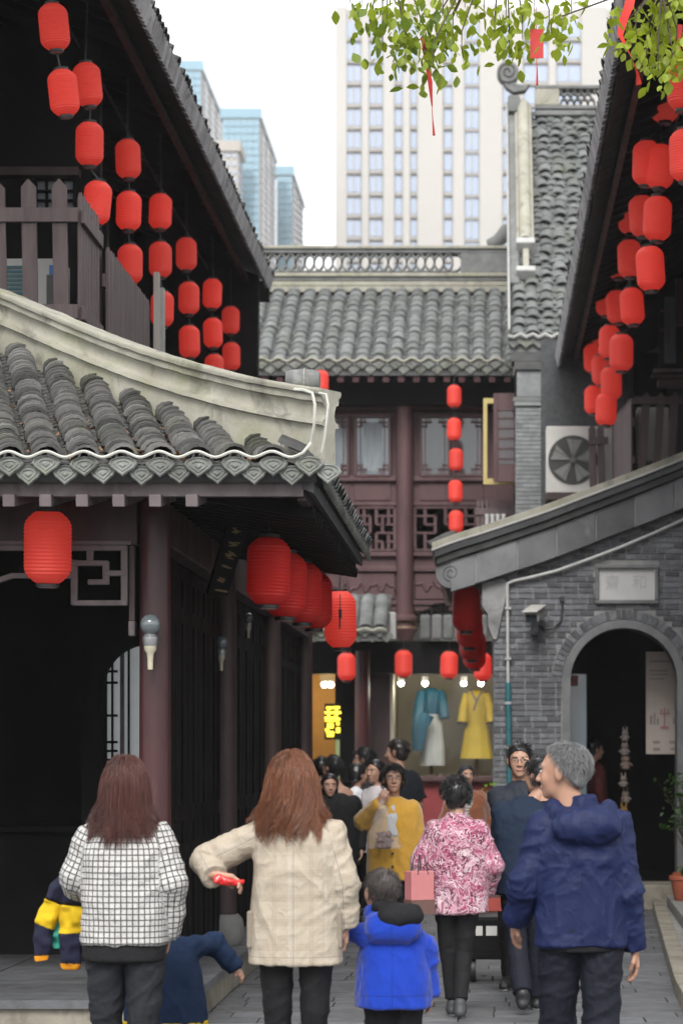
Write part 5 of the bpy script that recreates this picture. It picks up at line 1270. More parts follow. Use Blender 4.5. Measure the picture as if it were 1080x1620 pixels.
bd = garment('blue_dress', 'turquoise blue robe over a white skirt displayed in the lit window', 'dress', 681, 38.8, [(1088, 6, .6, 0, 0), (1091, 12, .55, 0, 0), (1098, 17, .5, 0, 0), (1120, 17, .5, .01, 0), (1135, 18, .5, .02, 0)], blu)
sk = garment('s', None, None, 683, 38.8, [(1130, 15, .6, .02, 0), (1160, 17, .65, .04, 0), (1190, 19, .7, .06, 0), (1211, 19, .7, .07, 0)], wht)
for ch in list(sk.children): ch.name = 'skirt'; ch.matrix_basis = bd.matrix_basis.inverted() @ sk.matrix_basis @ ch.matrix_basis; ch.parent = bd
bpy.data.objects.remove(sk)
mb = MB(); mb.tube([P(667, 1095, 38.7), P(663, 1120, 38.65), P(661, 1160, 38.6), P(661, 1188, 38.6)], [.07, .09, .11, .09], 10); mb.build('panel', blu, bd, True)
MB().tube([P(676, 1130, 38.42), P(668, 1150, 38.42), P(664, 1185, 38.42)], [.12, .10, .05], 10).build('panel', blu, bd, True)
for px0, px1 in ((666, 660), (697, 702)): MB().tube([P(px0, 1094, 38.8), P((px0 + px1) / 2, 1110, 38.75), P(px1, 1136, 38.7)], [.06, .08, .09], 10).build('sleeve', blu, bd, True)
for px, par in ((753, yd), (682, bd)): MB().tube([P(px, 1198, 38.8), Vector((PX(px, 38.8), 38.8, 1.15))], .03, 8).build('stand', M['wood'], par)
# brown stock on the display floor
for k in range(7):
    px = 655 + k * 14; o = empty('folded_cloth', P(px, 1226, 38.4), 0, 'brown folded cloth bundle on the display window floor', 'cloth', 'cloth bundles on the display floor')
    MB().lathe([(.09, 0), (.11, .03), (.10, .10 + rnd.random() * .08), (.05, .13 + rnd.random() * .09)], 10, (0, 0, 0)).build('bundle', M['wood' if k % 2 else 'bark'], o, True, rel=True)
for o in [x for x in bpy.data.objects if x.name.startswith('folded_cloth')]: o.location.z = 1.15

# ================================================================== SMALL THINGS
def pot_plant(loc, label, h, n, spread, seed, pot=True, lm_=M['leafdark'], L=.06):
    rr = random.Random(seed); o = empty('potted_plant', loc, 0, label, 'plant')
    if pot:
        MB().lathe([(.10, 0), (.115, .02), (.15, .20), (.165, .21), (.165, .25), (.15, .25), (.145, .22)], 24).build('pot', M['terracotta'], o, True, rel=True)
        MB().lathe([(.14, .21), (.13, .225)], 18).build('soil', M['soil'], o, rel=True)
    z0 = .22 if pot else 0
    st_ = MB(); lv = MB(); me = leaf_mesh(L, L * .6)
    for k in range(n):
        tip = Vector((rr.gauss(0, spread), rr.gauss(0, spread), z0 + h * rr.uniform(.45, 1)))
        if k % 5 == 0: st_.tube([(0, 0, z0), (tip.x * .3, tip.y * .3, z0 + (tip.z - z0) * .6), tip], [.008, .006, .002], 5)
        q = Matrix.Translation(tip) @ Rz(rr.uniform(0, 6.28)) @ Rx(rr.uniform(-.9, .5)) @ Ry(rr.uniform(-.5, .5)) @ Matrix.Scale(rr.uniform(.7, 1.2), 4)
        n0 = len(lv.v); lv.v += [tuple(q @ Vector(v)) for v in me.v]; lv.f += [tuple(n0 + i for i in f) for f in me.f]
    st_.build('stem', M['bark'], o, rel=True)
    tag(lv.build('foliage', lm_, o, True, rel=True), kind='stuff'); return o
pot_plant(Vector((1.98, 24.0, .2)), 'terracotta pot standing on the raised side step with low seedling', .14, 30, .05, 3)
pot_plant(Vector((2.06, 24.6, .2)), 'tall bushy green plant beside the arched doorway jamb', 1.05, 330, .12, 4, True)
pot_plant(Vector((PX(778, 25.3), 25.3, 0)), 'bright green plant standing at the foot of the teal pipe', 1.15, 120, .07, 5, True, leafmat('lime_leaf', (.28, .45, .04), (.16, .30, .03)))
# strings of plush toys inside the doorway
for k, (py, cc_) in enumerate(((1165, (.42, .36, .33)), (1187, (.40, .33, .30)), (1208, (.45, .32, .26)), (1238, (.48, .40, .34)), (1262, (.50, .40, .33)), (1290, (.50, .27, .06)))):
    c = P(988 + rnd.uniform(-3, 3), py, 26.9 + rnd.uniform(0, .1)); o = empty('plush_toy', c, rnd.uniform(-.6, .6), 'small plush toy hanging in a vertical string inside the arched doorway', 'toy', 'plush toys in the doorway string')
    o.scale = (.75 + .12 * (k % 3),) * 3; mt = flat('plush_%d' % k, tuple(x * .5 for x in cc_), .9)  # halved colours put the doorway's dimness into the plush
    MB().lathe([(.01, -.075), (.05, -.06), (.06, -.02), (.045, .02), (.02, .03)], 12).build('body', mt, o, True, rel=True)
    MB().lathe([(.01, .015), (.045, .03), (.052, .055), (.04, .085), (.01, .10)], 12).build('head', mt, o, True, rel=True)
    for sx in (-1, 1):
        MB().tube([(sx * .02, 0, .085), (sx * .03, 0, .12), (sx * .028, 0, .15)], [.014, .014, .006], 6).build('ear', mt, o, True, rel=True)
        MB().tube([(sx * .04, -.02, .0), (sx * .075, -.03, -.02)], [.018, .012], 6).build('arm', mt, o, True, rel=True)
    MB().tube([(0, 0, .09), (0, 0, .22)], .003, 4).build('cord', M['cable'], o, rel=True)
# stall crates and gift bags behind the floral jacket
def paper_bag(px, py, Y, w_, h, d, mt, label, rz=0, band=None):
    c = P(px, py, Y); o = empty('gift_bag', (c.x, c.y, c.z), rz, label, 'bag')
    MB().box(-w_ / 2, w_ / 2, -d / 2, d / 2, 0, h).build('body', mt, o, bevel=.006, rel=True)
    if band: MB().box(-w_ / 2 - .003, w_ / 2 + .003, -d / 2 - .003, d / 2 + .003, 0, h * .34).build('lower_band', band, o, rel=True)
    for sy in (-1, 1): MB().tube([(-w_ * .22, sy * d / 2, h - .02), (-w_ * .12, sy * d * .3, h + .10), (w_ * .12, sy * d * .3, h + .10), (w_ * .22, sy * d / 2, h - .02)], .004, 5).build('handle', M['wood'], o, rel=True)
    return o
pinkp = mk('pink_card', (.60, .22, .22), (.52, .18, .19), 5, .55, .05, 40); brn = mk('brown_card', (.16, .085, .07), (.12, .06, .05), 5, .6, .05, 40); redp = mk('coral_card', (.55, .10, .08), (.45, .08, .06), 5, .55, .05, 40)
paper_bag(663, 1446, 15.05, .16, .27, .1, pinkp, 'pink and brown gift bag carried at the floral jacket woman left side', .5, brn)
paper_bag(783, 1440, 16.4, .22, .26, .13, brn, 'brown and coral gift bags carried by the man in dark coat', -.3, redp)
# dark handcart with white crates
ct = empty('handcart', (PX(778, 17.6), 17.6, 0), 0, 'low dark handcart with a black crate behind the floral jacket woman', 'cart')
MB().box(-.19, .19, -.2, .25, .17, .22).build('deck', M['black'], ct, bevel=.01, rel=True)
for k in range(3): MB().box(-.15 + k * .105, -.07 + k * .105, -.146, -.141, .34, .41).build('white_square', M['white'], ct, rel=True)
MB().box(-.17, .17, -.14, .22, .222, .45).build('crate_body', M['darkwall'], ct, rel=True)
for sx in (-.14, .14):
    for sy in (-.12, .17): MB().lathe([(.085, -.02), (.09, 0), (.085, .02)], 16, (sx, sy, .09), Matrix.Rotation(R(90), 3, 'Y')).build('wheel', M['cable'], ct, True, rel=True)
# litter on the paving
for k in range(7):
    x, y_ = rnd.uniform(-.9, 1.15), rnd.uniform(15.3, 21)
    o = empty('fallen_leaf', (x, y_, .006), rnd.uniform(0, 6), 'dry fallen leaf lying on the grey alley paving', 'leaf', 'fallen leaves on the paving')
    MB().add([(-.02, 0, 0), (0, -.035, .008), (.02, 0, .002), (0, .035, .01), (0, 0, -.001)], [(0, 1, 4), (1, 2, 4), (2, 3, 4), (3, 0, 4)]).build('blade', M['leafdry'], o, rel=True)
# ================================================================== PEOPLE
def nvec(*a): return np.array(a, dtype=np.float64)
def unit_(v): v = np.asarray(v, float); return v / (np.linalg.norm(v) + 1e-12)
def vnoise(p, seed=0):
    """smooth value noise in 0..1 for an (N,3) array"""
    p = np.asarray(p) + seed * 17.31; i = np.floor(p).astype(np.int64); f = p - i; f = f * f * (3 - 2 * f)
    def h(x, y, z):
        n = (x * 374761393 + y * 668265263 + z * 2147483647 + 1013904223) & 0xffffffff
        n = ((n ^ (n >> 13)) * 1274126177) & 0xffffffff
        return ((n ^ (n >> 16)) & 0xffff) / 65535.0
    r = 0
    for dx in (0, 1):
        for dy in (0, 1):
            for dz in (0, 1):
                wgt = (f[:, 0] if dx else 1 - f[:, 0]) * (f[:, 1] if dy else 1 - f[:, 1]) * (f[:, 2] if dz else 1 - f[:, 2])
                r = r + wgt * h(i[:, 0] + dx, i[:, 1] + dy, i[:, 2] + dz)
    return r
def smin(a, b, k):
    if k <= 0: return np.minimum(a, b)
    h = np.clip(.5 + .5 * (b - a) / k, 0, 1); return b + (a - b) * h - k * h * (1 - h)
def rcone(a, b, r1, r2):
    a = np.asarray(a, float); b = np.asarray(b, float); ba = b - a; L2 = ba @ ba
    ax = unit_(ba); e1 = unit_(np.cross(ax, (0, 1, .01))); e2 = np.cross(ax, e1); Ln = math.sqrt(L2)
    def fn(p):
        t = np.clip((p - a) @ ba / L2, 0, 1); return np.linalg.norm(p - a - t[..., None] * ba, axis=-1) - (r1 + (r2 - r1) * t)
    def uv(p): q = p - a; return np.stack([np.arctan2(q @ e1, q @ e2) * (r1 + r2) / 2, q @ ax], -1)
    fn.uv = uv; fn.sleeve = True; return fn
def ell(c, r):
    c = np.asarray(c, float); r = np.asarray(r, float); m = r.min()
    def fn(p): return (np.linalg.norm((p - c) / r, axis=-1) - 1) * m
    fn.uv = lambda p: p[..., [0, 2]]; fn.sleeve = False; return fn
def loft(prof, n=2.4, r0=.2):
    """prof rows: z, half width, half depth, centre y, centre x"""
    pr_ = np.array([tuple(q) + (0,) * (5 - len(q)) for q in prof], float); pr_ = pr_[np.argsort(pr_[:, 0])]
    zs = np.linspace(pr_[0, 0], pr_[-1, 0], 90)
    tab = np.stack([np.interp(zs, pr_[:, 0], pr_[:, j]) for j in range(1, 5)], -1)
    for _ in range(4): tab[1:-1] = (tab[:-2] + 2 * tab[1:-1] + tab[2:]) / 4
    def fn(p):
        z = p[..., 2]; a, b, cy_, cx_ = (np.interp(z, zs, tab[:, j]) for j in range(4))
        q = (np.abs((p[..., 0] - cx_) / a) ** n + np.abs((p[..., 1] - cy_) / b) ** n) ** (1 / n)
        return np.maximum((q - 1) * np.minimum(a, b), np.maximum(zs[0] - z, z - zs[-1]))
    fn.uv = lambda p: np.stack([np.arctan2(p[..., 0], -p[..., 1] * 1.5) * r0, p[..., 2]], -1); fn.sleeve = False; return fn
def cutp(fn, o, nrm):
    """keep the side of a plane its normal points away from"""
    o = np.asarray(o, float); nrm = unit_(nrm)
    def g(p): return np.maximum(fn(p), (p - o) @ nrm)
    g.uv = getattr(fn, 'uv', None); g.sleeve = getattr(fn, 'sleeve', False); return g
class SDF:
    def __init__(s): s.pr = []; s.sub = []
    def add(s, fn, k=.02): s.pr.append((fn, k)); return s
    def __call__(s, p):
        d = None
        for fn, k in s.pr: dn = fn(p); d = dn if d is None else smin(d, dn, k)
        for fn, k in s.sub: d = -smin(-d, fn(p), k)
        return d
def surfnet(f, lo, hi, res):
    lo = np.asarray(lo, float); hi = np.asarray(hi, float); n = np.maximum(np.ceil((hi - lo) / res).astype(int) + 1, 3)
    g = np.stack(np.meshgrid(*[lo[i] + np.arange(n[i]) * res for i in range(3)], indexing='ij'), -1)
    v = f(g.reshape(-1, 3)).reshape(n); ins = v < 0
    cn = [(i, j, k) for i in (0, 1) for j in (0, 1) for k in (0, 1)]
    sl_ = lambda A, c: A[c[0]:n[0] - 1 + c[0], c[1]:n[1] - 1 + c[1], c[2]:n[2] - 1 + c[2]]
    cnt = sum(sl_(ins, c).astype(np.int8) for c in cn); mix = (cnt > 0) & (cnt < 8)
    idx = -np.ones(mix.shape, int); ci = np.argwhere(mix); idx[mix] = np.arange(len(ci))
    acc = np.zeros((len(ci), 3)); num = np.zeros(len(ci))
    for c in cn:
        for ax in range(3):
            if c[ax]: continue
            d = list(c); d[ax] = 1; d = tuple(d)
            va = sl_(v, c)[mix]; vb = sl_(v, d)[mix]; m = (va < 0) != (vb < 0)
            t = np.where(m, va / np.where(m, va - vb, 1), 0)
            pos = np.array(c, float)[None].repeat(len(ci), 0); pos[:, ax] = t
            acc[m] += pos[m]; num[m] += 1
    vert = lo + (ci + acc / num[:, None]) * res
    faces = []
    for ax in range(3):
        b, c = (ax + 1) % 3, (ax + 2) % 3
        A = [slice(None)] * 3; B = [slice(None)] * 3; A[ax] = slice(0, n[ax] - 1); B[ax] = slice(1, n[ax])
        e = np.argwhere(ins[tuple(A)] != ins[tuple(B)])
        e = e[(e[:, b] > 0) & (e[:, c] > 0) & (e[:, b] < n[b] - 1) & (e[:, c] < n[c] - 1)]
        if not len(e): continue
        def at(db, dc): q = e.copy(); q[:, b] -= db; q[:, c] -= dc; return idx[q[:, 0], q[:, 1], q[:, 2]]
        quad = np.stack([at(1, 1), at(0, 1), at(0, 0), at(1, 0)], -1)
        fl = ins[tuple(e.T)]; quad[~fl] = quad[~fl][:, ::-1]; faces.append(quad)
    fc = np.concatenate(faces); fc = fc[(fc >= 0).all(1)]
    return vert, fc
def np_mesh(name, parts, mat, wr=0, sdf=None, seed=0):
    """parts: list of (verts, faces); adds the 'puv' cloth coordinate and wrinkles when sdf is given"""
    V = []; Fc = []; n = 0
    for v, f in parts: V.append(v); Fc.append(f + n); n += len(v)
    V = np.concatenate(V); Fc = np.concatenate(Fc)
    me = bpy.data.meshes.new(name); me.from_pydata(V.tolist(), [], Fc.tolist()); me.update()
    if sdf is not None:
        D = np.stack([fn(V) for fn, k in sdf.pr], -1); w_ = D.argmin(1)
        uv = np.zeros((len(V), 2)); slv = np.zeros(len(V), bool)
        for i, (fn, k) in enumerate(sdf.pr):
            m = w_ == i
            if m.any() and fn.uv is not None: uv[m] = fn.uv(V[m]); slv[m] = fn.sleeve
        if wr:
            N = np.zeros(len(V) * 3); me.vertices.foreach_get('normal', N); N = N.reshape(-1, 3)
            rid = lambda x: 1 - np.abs(2 * x - 1)
            wp = np.stack([vnoise(V * 5, seed + 7), vnoise(V * 5, seed + 8), vnoise(V * 5, seed + 9)], -1) * .16; W = V + wp
            t1 = rid(vnoise(np.stack([W[:, 0] * 9 + W[:, 2] * 4, W[:, 1] * 8, W[:, 2] * 3.4 - W[:, 0] * 3], -1), seed)) ** 2 * 1.1 + rid(vnoise(np.stack([W[:, 0] * 16 - W[:, 2] * 9, W[:, 1] * 14, W[:, 2] * 11], -1), seed + 1)) ** 2 * .5 + rid(vnoise(W * nvec(30, 30, 22), seed + 2)) ** 3 * .32
            s1 = rid(vnoise(np.stack([W[:, 0] * 7 + uv[:, 1] * 5, uv[:, 1] * 15 + W[:, 0] * 8, W[:, 1] * 6], -1), seed + 3)) ** 2 * 1.0 + rid(vnoise(W * 19, seed + 4)) ** 2 * .5 + rid(vnoise(W * 34, seed + 5)) ** 3 * .3
            d = np.where(slv, s1, t1) - .55
            me.vertices.foreach_set('co', (V + N * (d * wr)[:, None]).ravel())
        at_ = me.attributes.new('puv', 'FLOAT_VECTOR', 'POINT'); at_.data.foreach_set('vector', np.concatenate([uv, np.zeros((len(V), 1))], 1).ravel())
    me.polygons.foreach_set('use_smooth', [True] * len(me.polygons)); me.update()
    me.materials.append(mat); return me
def strand_mesh(name, paths, r0, r1, mat):
    """paths (N,S,3): triangular tapering hairs"""
    N, S, _ = paths.shape; T = np.gradient(paths, axis=1); T /= np.linalg.norm(T, axis=-1, keepdims=True) + 1e-9
    ref = np.array([.3, .8, .5]); X = np.cross(T, ref); X /= np.linalg.norm(X, axis=-1, keepdims=True) + 1e-9; Yv = np.cross(T, X)
    rad = (r0 + (r1 - r0) * np.linspace(0, 1, S) ** 1.5)[None, :, None]
    V = np.stack([paths + (X * math.cos(a) + Yv * math.sin(a)) * rad for a in (0, 2.094, 4.189)], 2).reshape(-1, 3)
    base = (np.arange(N)[:, None] * S + np.arange(S - 1)[None]).ravel() * 3; Fq = []
    for k in range(3): Fq.append(np.stack([base + k, base + (k + 1) % 3, base + 3 + (k + 1) % 3, base + 3 + k], -1))
    return np_mesh(name, [(V, np.concatenate(Fq))], mat)

# ---- cloth, skin and hair materials
def cloth(name, c1, c2=None, rough=.85, pattern=None, sheen=.0, bscale=420, bump=.25, seams=()):
    c1, c2 = gs(c1, G), gs(c2, G); m, nt, b = newmat(name)
    at_ = nt.nodes.new('ShaderNodeAttribute'); at_.attribute_name = 'puv'; uv = at_.outputs['Vector']
    g = nt.nodes.new('ShaderNodeTexCoord').outputs['Object']
    c2 = c2 or tuple(x * .8 for x in c1); f = noise(nt, g, 14, 6, .65)
    base = mixc(nt, f, c1, c2)
    sx = nt.nodes.new('ShaderNodeSeparateXYZ'); nt.links.new(uv, sx.inputs[0]); u, v = sx.outputs[0], sx.outputs[1]
    def line(src, pitch, w_, off=0.0):
        q = math_(nt, 'FRACT', math_(nt, 'MULTIPLY_ADD', src, 1 / pitch, off + 50))
        return math_(nt, 'LESS_THAN', q, w_ / pitch)
    if pattern == 'grid':
        wob = math_(nt, 'MULTIPLY_ADD', noise(nt, g, 160, 2, .5), .004, -.002)
        u2, v2 = math_(nt, 'ADD', u, wob), math_(nt, 'ADD', v, wob)
        a = math_(nt, 'MAXIMUM', line(u2, .025, .0058), line(v2, .025, .0058))
        fine = math_(nt, 'MULTIPLY', math_(nt, 'GREATER_THAN', noise(nt, g, 260, 2, .5), .56), .55)
        base = mixc(nt, math_(nt, 'MAXIMUM', math_(nt, 'MULTIPLY', a, .88), math_(nt, 'MULTIPLY', fine, .55)), base, (.018, .018, .02))
    if pattern == 'plaid':
        for (src, offs) in ((v, (0, .07, .12, .18, .24)), (u, (.0, .06, .5, .56))):
            for o_ in offs: base = mixc(nt, math_(nt, 'MULTIPLY', line(src, .105 if src is v else .155, .0036, o_), .30), base, (.19, .145, .10))
        base = mixc(nt, math_(nt, 'MULTIPLY', line(u, .155, .03, .15), .10), base, (.62, .6, .55))
    if pattern == 'floral':
        wv = noise(nt, g, 8, 2, .5, 1.0); vo = nd(nt, 'ShaderNodeTexVoronoi', Scale=15); nt.links.new(g, vo.inputs['Vector'])
        base = ramp(nt, wv, [(.30, (.40, .20, .26)), (.42, (.25, .03, .09)), (.50, (.44, .23, .29)), (.57, (.18, .02, .06)), (.64, (.50, .35, .39)), (.76, (.32, .065, .15))])
        sw = noise(nt, g, 15, 2, .5, 2.0)
        base = mixc(nt, math_(nt, 'MULTIPLY', math_(nt, 'LESS_THAN', math_(nt, 'ABSOLUTE', math_(nt, 'SUBTRACT', sw, .5)), .022), .9), base, (.54, .44, .47))
        base = mixc(nt, math_(nt, 'MULTIPLY', math_(nt, 'LESS_THAN', math_(nt, 'ABSOLUTE', math_(nt, 'SUBTRACT', sw, .58)), .016), .92), base, (.03, .012, .02))
        dots = nd(nt, 'ShaderNodeTexVoronoi', Scale=62); nt.links.new(g, dots.inputs['Vector'])
        patch = math_(nt, 'GREATER_THAN', noise(nt, g, 10, 3, .6), .56)
        base = mixc(nt, math_(nt, 'MULTIPLY', patch, math_(nt, 'LESS_THAN', dots.outputs['Distance'], .36)), base, (.07, .015, .03))
    if pattern == 'stripe': base = mixc(nt, line(v, .03, .012), base, (.1, .1, .1))
    for (ax_, at0, sw_) in seams:      # stitched seams: ax 'u' round the body, 'v' height
        q = math_(nt, 'LESS_THAN', math_(nt, 'ABSOLUTE', math_(nt, 'SUBTRACT', u if ax_ == 'u' else v, at0)), sw_)
        base = mixc(nt, math_(nt, 'MULTIPLY', q, .5), base, tuple(x * .3 for x in c1))
    nt.links.new(base, b.inputs['Base Color']); b.inputs['Roughness'].default_value = rough; b.inputs['Specular IOR Level'].default_value = .25
    b.inputs['Sheen Weight'].default_value = sheen; b.inputs['Sheen Roughness'].default_value = .5
    bw_ = nd(nt, 'ShaderNodeBump', Strength=.6, Distance=.012); nt.links.new(noise(nt, vscale(nt, g, 1, 1, .6), 19, 5, .6, 1.4), bw_.inputs['Height'])
    bp = nd(nt, 'ShaderNodeBump', Strength=bump, Distance=.003); nt.links.new(bw_.outputs[0], bp.inputs['Normal']); nt.links.new(noise(nt, g, bscale, 3, .6), bp.inputs['Height']); nt.links.new(bp.outputs[0], b.inputs['Normal'])
    return m
def skinmat(name, c):
    c = gs(c, G)
    m, nt, b = newmat(name); g = nt.nodes.new('ShaderNodeTexCoord').outputs['Object']
    nt.links.new(mixc(nt, noise(nt, g, 22, 5, .6), c, (c[0] * .86, c[1] * .74, c[2] * .68)), b.inputs['Base Color'])
    b.inputs['Roughness'].default_value = .5; b.inputs['Subsurface Weight'].default_value = .12; b.inputs['Subsurface Radius'].default_value = (.012, .005, .003); b.inputs['Specular IOR Level'].default_value = .35
    return m
def hairmat(name, c, c2, rough=.38):
    c, c2 = gs(c, G), gs(c2, G)
    m, nt, b = newmat(name); g = nt.nodes.new('ShaderNodeTexCoord').outputs['Object']
    nt.links.new(mixc(nt, ramp(nt, noise(nt, vscale(nt, g, 110, 110, 9), 1, 4, .7), [(.30, 0.0), (.70, 1.0)]), c, c2), b.inputs['Base Color'])
    b.inputs['Roughness'].default_value = rough * .8; b.inputs['Specular IOR Level'].default_value = .45; return m
SK = skinmat('fair_skin', (.55, .34, .25)); SKC = skinmat('child_skin', (.62, .37, .28)); SKO = skinmat('tanned_skin', (.50, .30, .215))
HB = hairmat('black_hair', (.012, .011, .012), (.022, .02, .02)); HR = hairmat('red_brown_hair', (.15, .048, .036), (.05, .021, .017), .36); HA = hairmat('auburn_hair', (.34, .125, .055), (.10, .04, .026), .36); HG = hairmat('grey_hair', (.33, .335, .34), (.12, .12, .125), .5)
HD = hairmat('dark_brown_hair', (.04, .03, .027), (.022, .017, .016))
EYE = flat('dark_iris', (.02, .013, .01), .15); LIP = flat('lip_tint', (.45, .14, .12), .45); WHT = flat('eye_white', (.7, .68, .66), .3)
SHOE = flat('black_shoe_leather', (.02, .02, .022), .5); SOLE = flat('white_shoe_sole', (.6, .6, .58), .6)

def person(label, px, Y, hgt, rz, skin, top, legs, hair, arms=None, feet=None, head=None, z0=0.0, res=.011, near=False, face=False, hs=1.0, extra=None, seed=1, shoe=SHOE, child=False, glasses=False):
    k = hgt / 1.7; s_ = F / Y
    X = PX(px, Y); root = empty('person', (X, Y, z0), rz, label, 'person')
    cr, sr = math.cos(-rz), math.sin(-rz)
    def Lp(qx, qy, dy=0.0):
        wx = (qx - px) / s_ * (1 + dy / Y); return nvec(wx * cr - dy * sr, wx * sr + dy * cr, H + (CY - qy) * (Y + dy) / F - z0)
    K = lambda *a: nvec(*a) * k
    head = head or {}
    zsh = (1.362 if not child else 1.27) * k
    shx = .165 * k if not child else .15 * k
    Hc = K(0, .02, 1.585) if not child else K(0, .02, 1.52)
    hsz = hs * k if not child else hs
    if child: Hc = nvec(0, .015, hgt - .115 * hs)
    if 'at' in head: Hc = Lp(*head['at'])
    yaw = head.get('yaw', 0); pit = head.get('pitch', 0)
    Rh = np.array(Matrix.Rotation(yaw, 3, 'Z') @ Matrix.Rotation(-pit, 3, 'X')); 
    def hl(p): return (p - Hc) @ Rh / hsz          # person space -> head space
    def hw(q): return np.asarray(q) * hsz @ Rh.T + Hc
    A = {}
    for sd, sgn in (('L', -1), ('R', 1)):
        d = (arms or {}).get(sd)
        if d is None: e, w_ = K(sgn * .235, -.03, 1.09), K(sgn * .225, .05, .86)
        else: e, w_ = (Lp(*d[0]) if len(d[0]) == 3 else d[0]), (Lp(*d[1]) if len(d[1]) == 3 else d[1])
        hd = unit_(w_ - e) if d is None or len(d) < 3 else unit_(d[2])
        pn = nvec(-sgn, 0, 0) if d is None or len(d) < 4 else unit_(d[3])
        A[sd] = (nvec(sgn * shx, 0, zsh), e, w_, hd, pn, .55 if d is None or len(d) < 5 else d[4])
    Lg = {}
    for sd, sgn in (('L', -1), ('R', 1)):
        d = (feet or {}).get(sd)
        if d is None: kn, an = K(sgn * .085, .02, .47), K(sgn * .085, -.02, .085)
        else: kn, an = K(*d[0]), K(*d[1])
        Lg[sd] = (K(sgn * .088, 0, .88), kn, an)
    # ---------------- body: one surface
    bs = SDF()
    bs.add(loft([(.84 * k, .10 * k, .08 * k, 0), (.95 * k, .145 * k, .10 * k, -.01), (1.08 * k, .115 * k, .085 * k, 0), (1.28 * k, .15 * k, .10 * k, 0), (zsh, .12 * k, .07 * k, -.005), (zsh + .05 * k, .05 * k, .05 * k, -.005)]), .02)
    neckb = hw((0, -.03, -.09)); bs.add(rcone(nvec(0, -.005, zsh - .02), neckb, .055 * k, .05 * hsz), .03)
    for sd in 'LR':
        a, e, w_, hd, pn, cu = A[sd]
        bs.add(rcone(a, e, .045 * k, .036 * k), .02); bs.add(rcone(e, w_ + hd * .01, .034 * k, .024 * k), .01)
        h_, kn, an = Lg[sd]
        bs.add(rcone(h_, kn, .062 * k, .044 * k), .02); bs.add(rcone(kn, an, .042 * k, .03 * k), .01)
        bs.add(rcone(an + K(0, 0, -.03), an + K(0, .10, -.055), .03 * k, .022 * k), .01)
    pts = np.array([q for sd in 'LR' for q in A[sd][:3]] + [q for sd in 'LR' for q in Lg[sd]] + [neckb])
    lo, hi = pts.min(0) - .16 * k, pts.max(0) + .14 * k
    parts = [surfnet(bs, lo, hi, .016)]
    # head
    hd_ = SDF()
    def hp(fn): return lambda q: fn(q)
    HS = [(ell((0, -.018, .035), (.075, .094, .080)), .03), (ell((0, .022, -.02), (.060, .068, .090)), .03), (ell((0, .034, -.068), (.045, .05, .042)), .02), (ell((0, .066, -.096), (.020, .017, .017)), .02),
          (rcone((0, .084, .010), (0, .108, -.030), .007, .0115), .008), (ell((.011, .097, -.034), (.009, .010, .008)), .006), (ell((-.011, .097, -.034), (.009, .010, .008)), .006),
          (ell((.034, .062, -.028), (.022, .020, .026)), .02), (ell((-.034, .062, -.028), (.022, .020, .026)), .02), (rcone((-.036, .071, .030), (.036, .071, .030), .012, .012), .012),
          (ell((0, .087, -.060), (.021, .010, .006)), .005), (ell((0, .085, -.070), (.018, .010, .0065)), .005),
          (ell((.082, -.010, -.004), (.009, .020, .033)), .006), (ell((-.082, -.010, -.004), (.009, .020, .033)), .006), (rcone((0, -.022, -.05), (0, -.034, -.165), .050, .054), .025)]
    for fn, kk in HS: hd_.add(fn, kk)
    hd_.sub = [(ell((.031, .098, .006), (.016, .014, .009)), .008), (ell((-.031, .098, .006), (.016, .014, .009)), .008)]
    hv, hf = surfnet(hd_, (-.1, -.13, -.17), (.1, .13, .13), .0052 if (face or near) else .0085); parts.append((hw(hv), hf))
    # hands
    for sd, sgn in (('L', -1), ('R', 1)):
        a, e, w_, d, pn, cu = A[sd]; pn = unit_(pn - d * (pn @ d)); ax = np.cross(d, pn) * (-sgn); hk = k * (.98 if not child else .92)
        hs_ = SDF(); offs = (.027, .009, -.009, -.026)
        for o_ in offs: hs_.add(rcone(w_ + ax * o_ * .6 * hk, w_ + (d * .082 + ax * o_) * hk, .015 * hk, .0125 * hk), .012)
        hs_.add(rcone(w_ - d * .04 * hk, w_ + d * .01 * hk, .024 * k, .022 * k), .015)
        for o_, ln in zip(offs, (.9, 1.0, .94, .76)):
            p = w_ + (d * .086 + ax * o_) * hk
            for j, (L_, rr) in enumerate(((.036, .0092), (.027, .0085), (.021, .0076))):
                th = cu * (.6 + j * .75); q = p + (d * math.cos(th) + pn * math.sin(th) + ax * o_ * (1.2 - cu)) * L_ * ln * hk
                hs_.add(rcone(p, q, rr * hk, rr * .92 * hk), .003); p = q
        t0, t1, t2 = w_ + (d * .02 + ax * .024) * hk, w_ + (d * .058 + ax * .046 + pn * .016) * hk, w_ + (d * .09 + ax * .040 + pn * .034) * hk
        hs_.add(rcone(t0, t1, .0125 * hk, .0105 * hk), .008); hs_.add(rcone(t1, t2, .0105 * hk, .0085 * hk), .004)
        ctr = w_ + d * .08 * hk; parts.append(surfnet(hs_, ctr - .145 * hk, ctr + .145 * hk, .0046 if near else .008))
    bo = link(bpy.data.objects.new('body', np_mesh('body', parts, skin)), root)
    # ---------------- top garment
    ts = SDF(); prof_ = [tuple(q) for q in top['prof']]
    ts.add(loft(prof_, top.get('n', 2.5), top.get('r0', .2)), .03)
    r1, r2, r3 = [q * k * .86 for q in top.get('sl', (.08, .068, .056))]
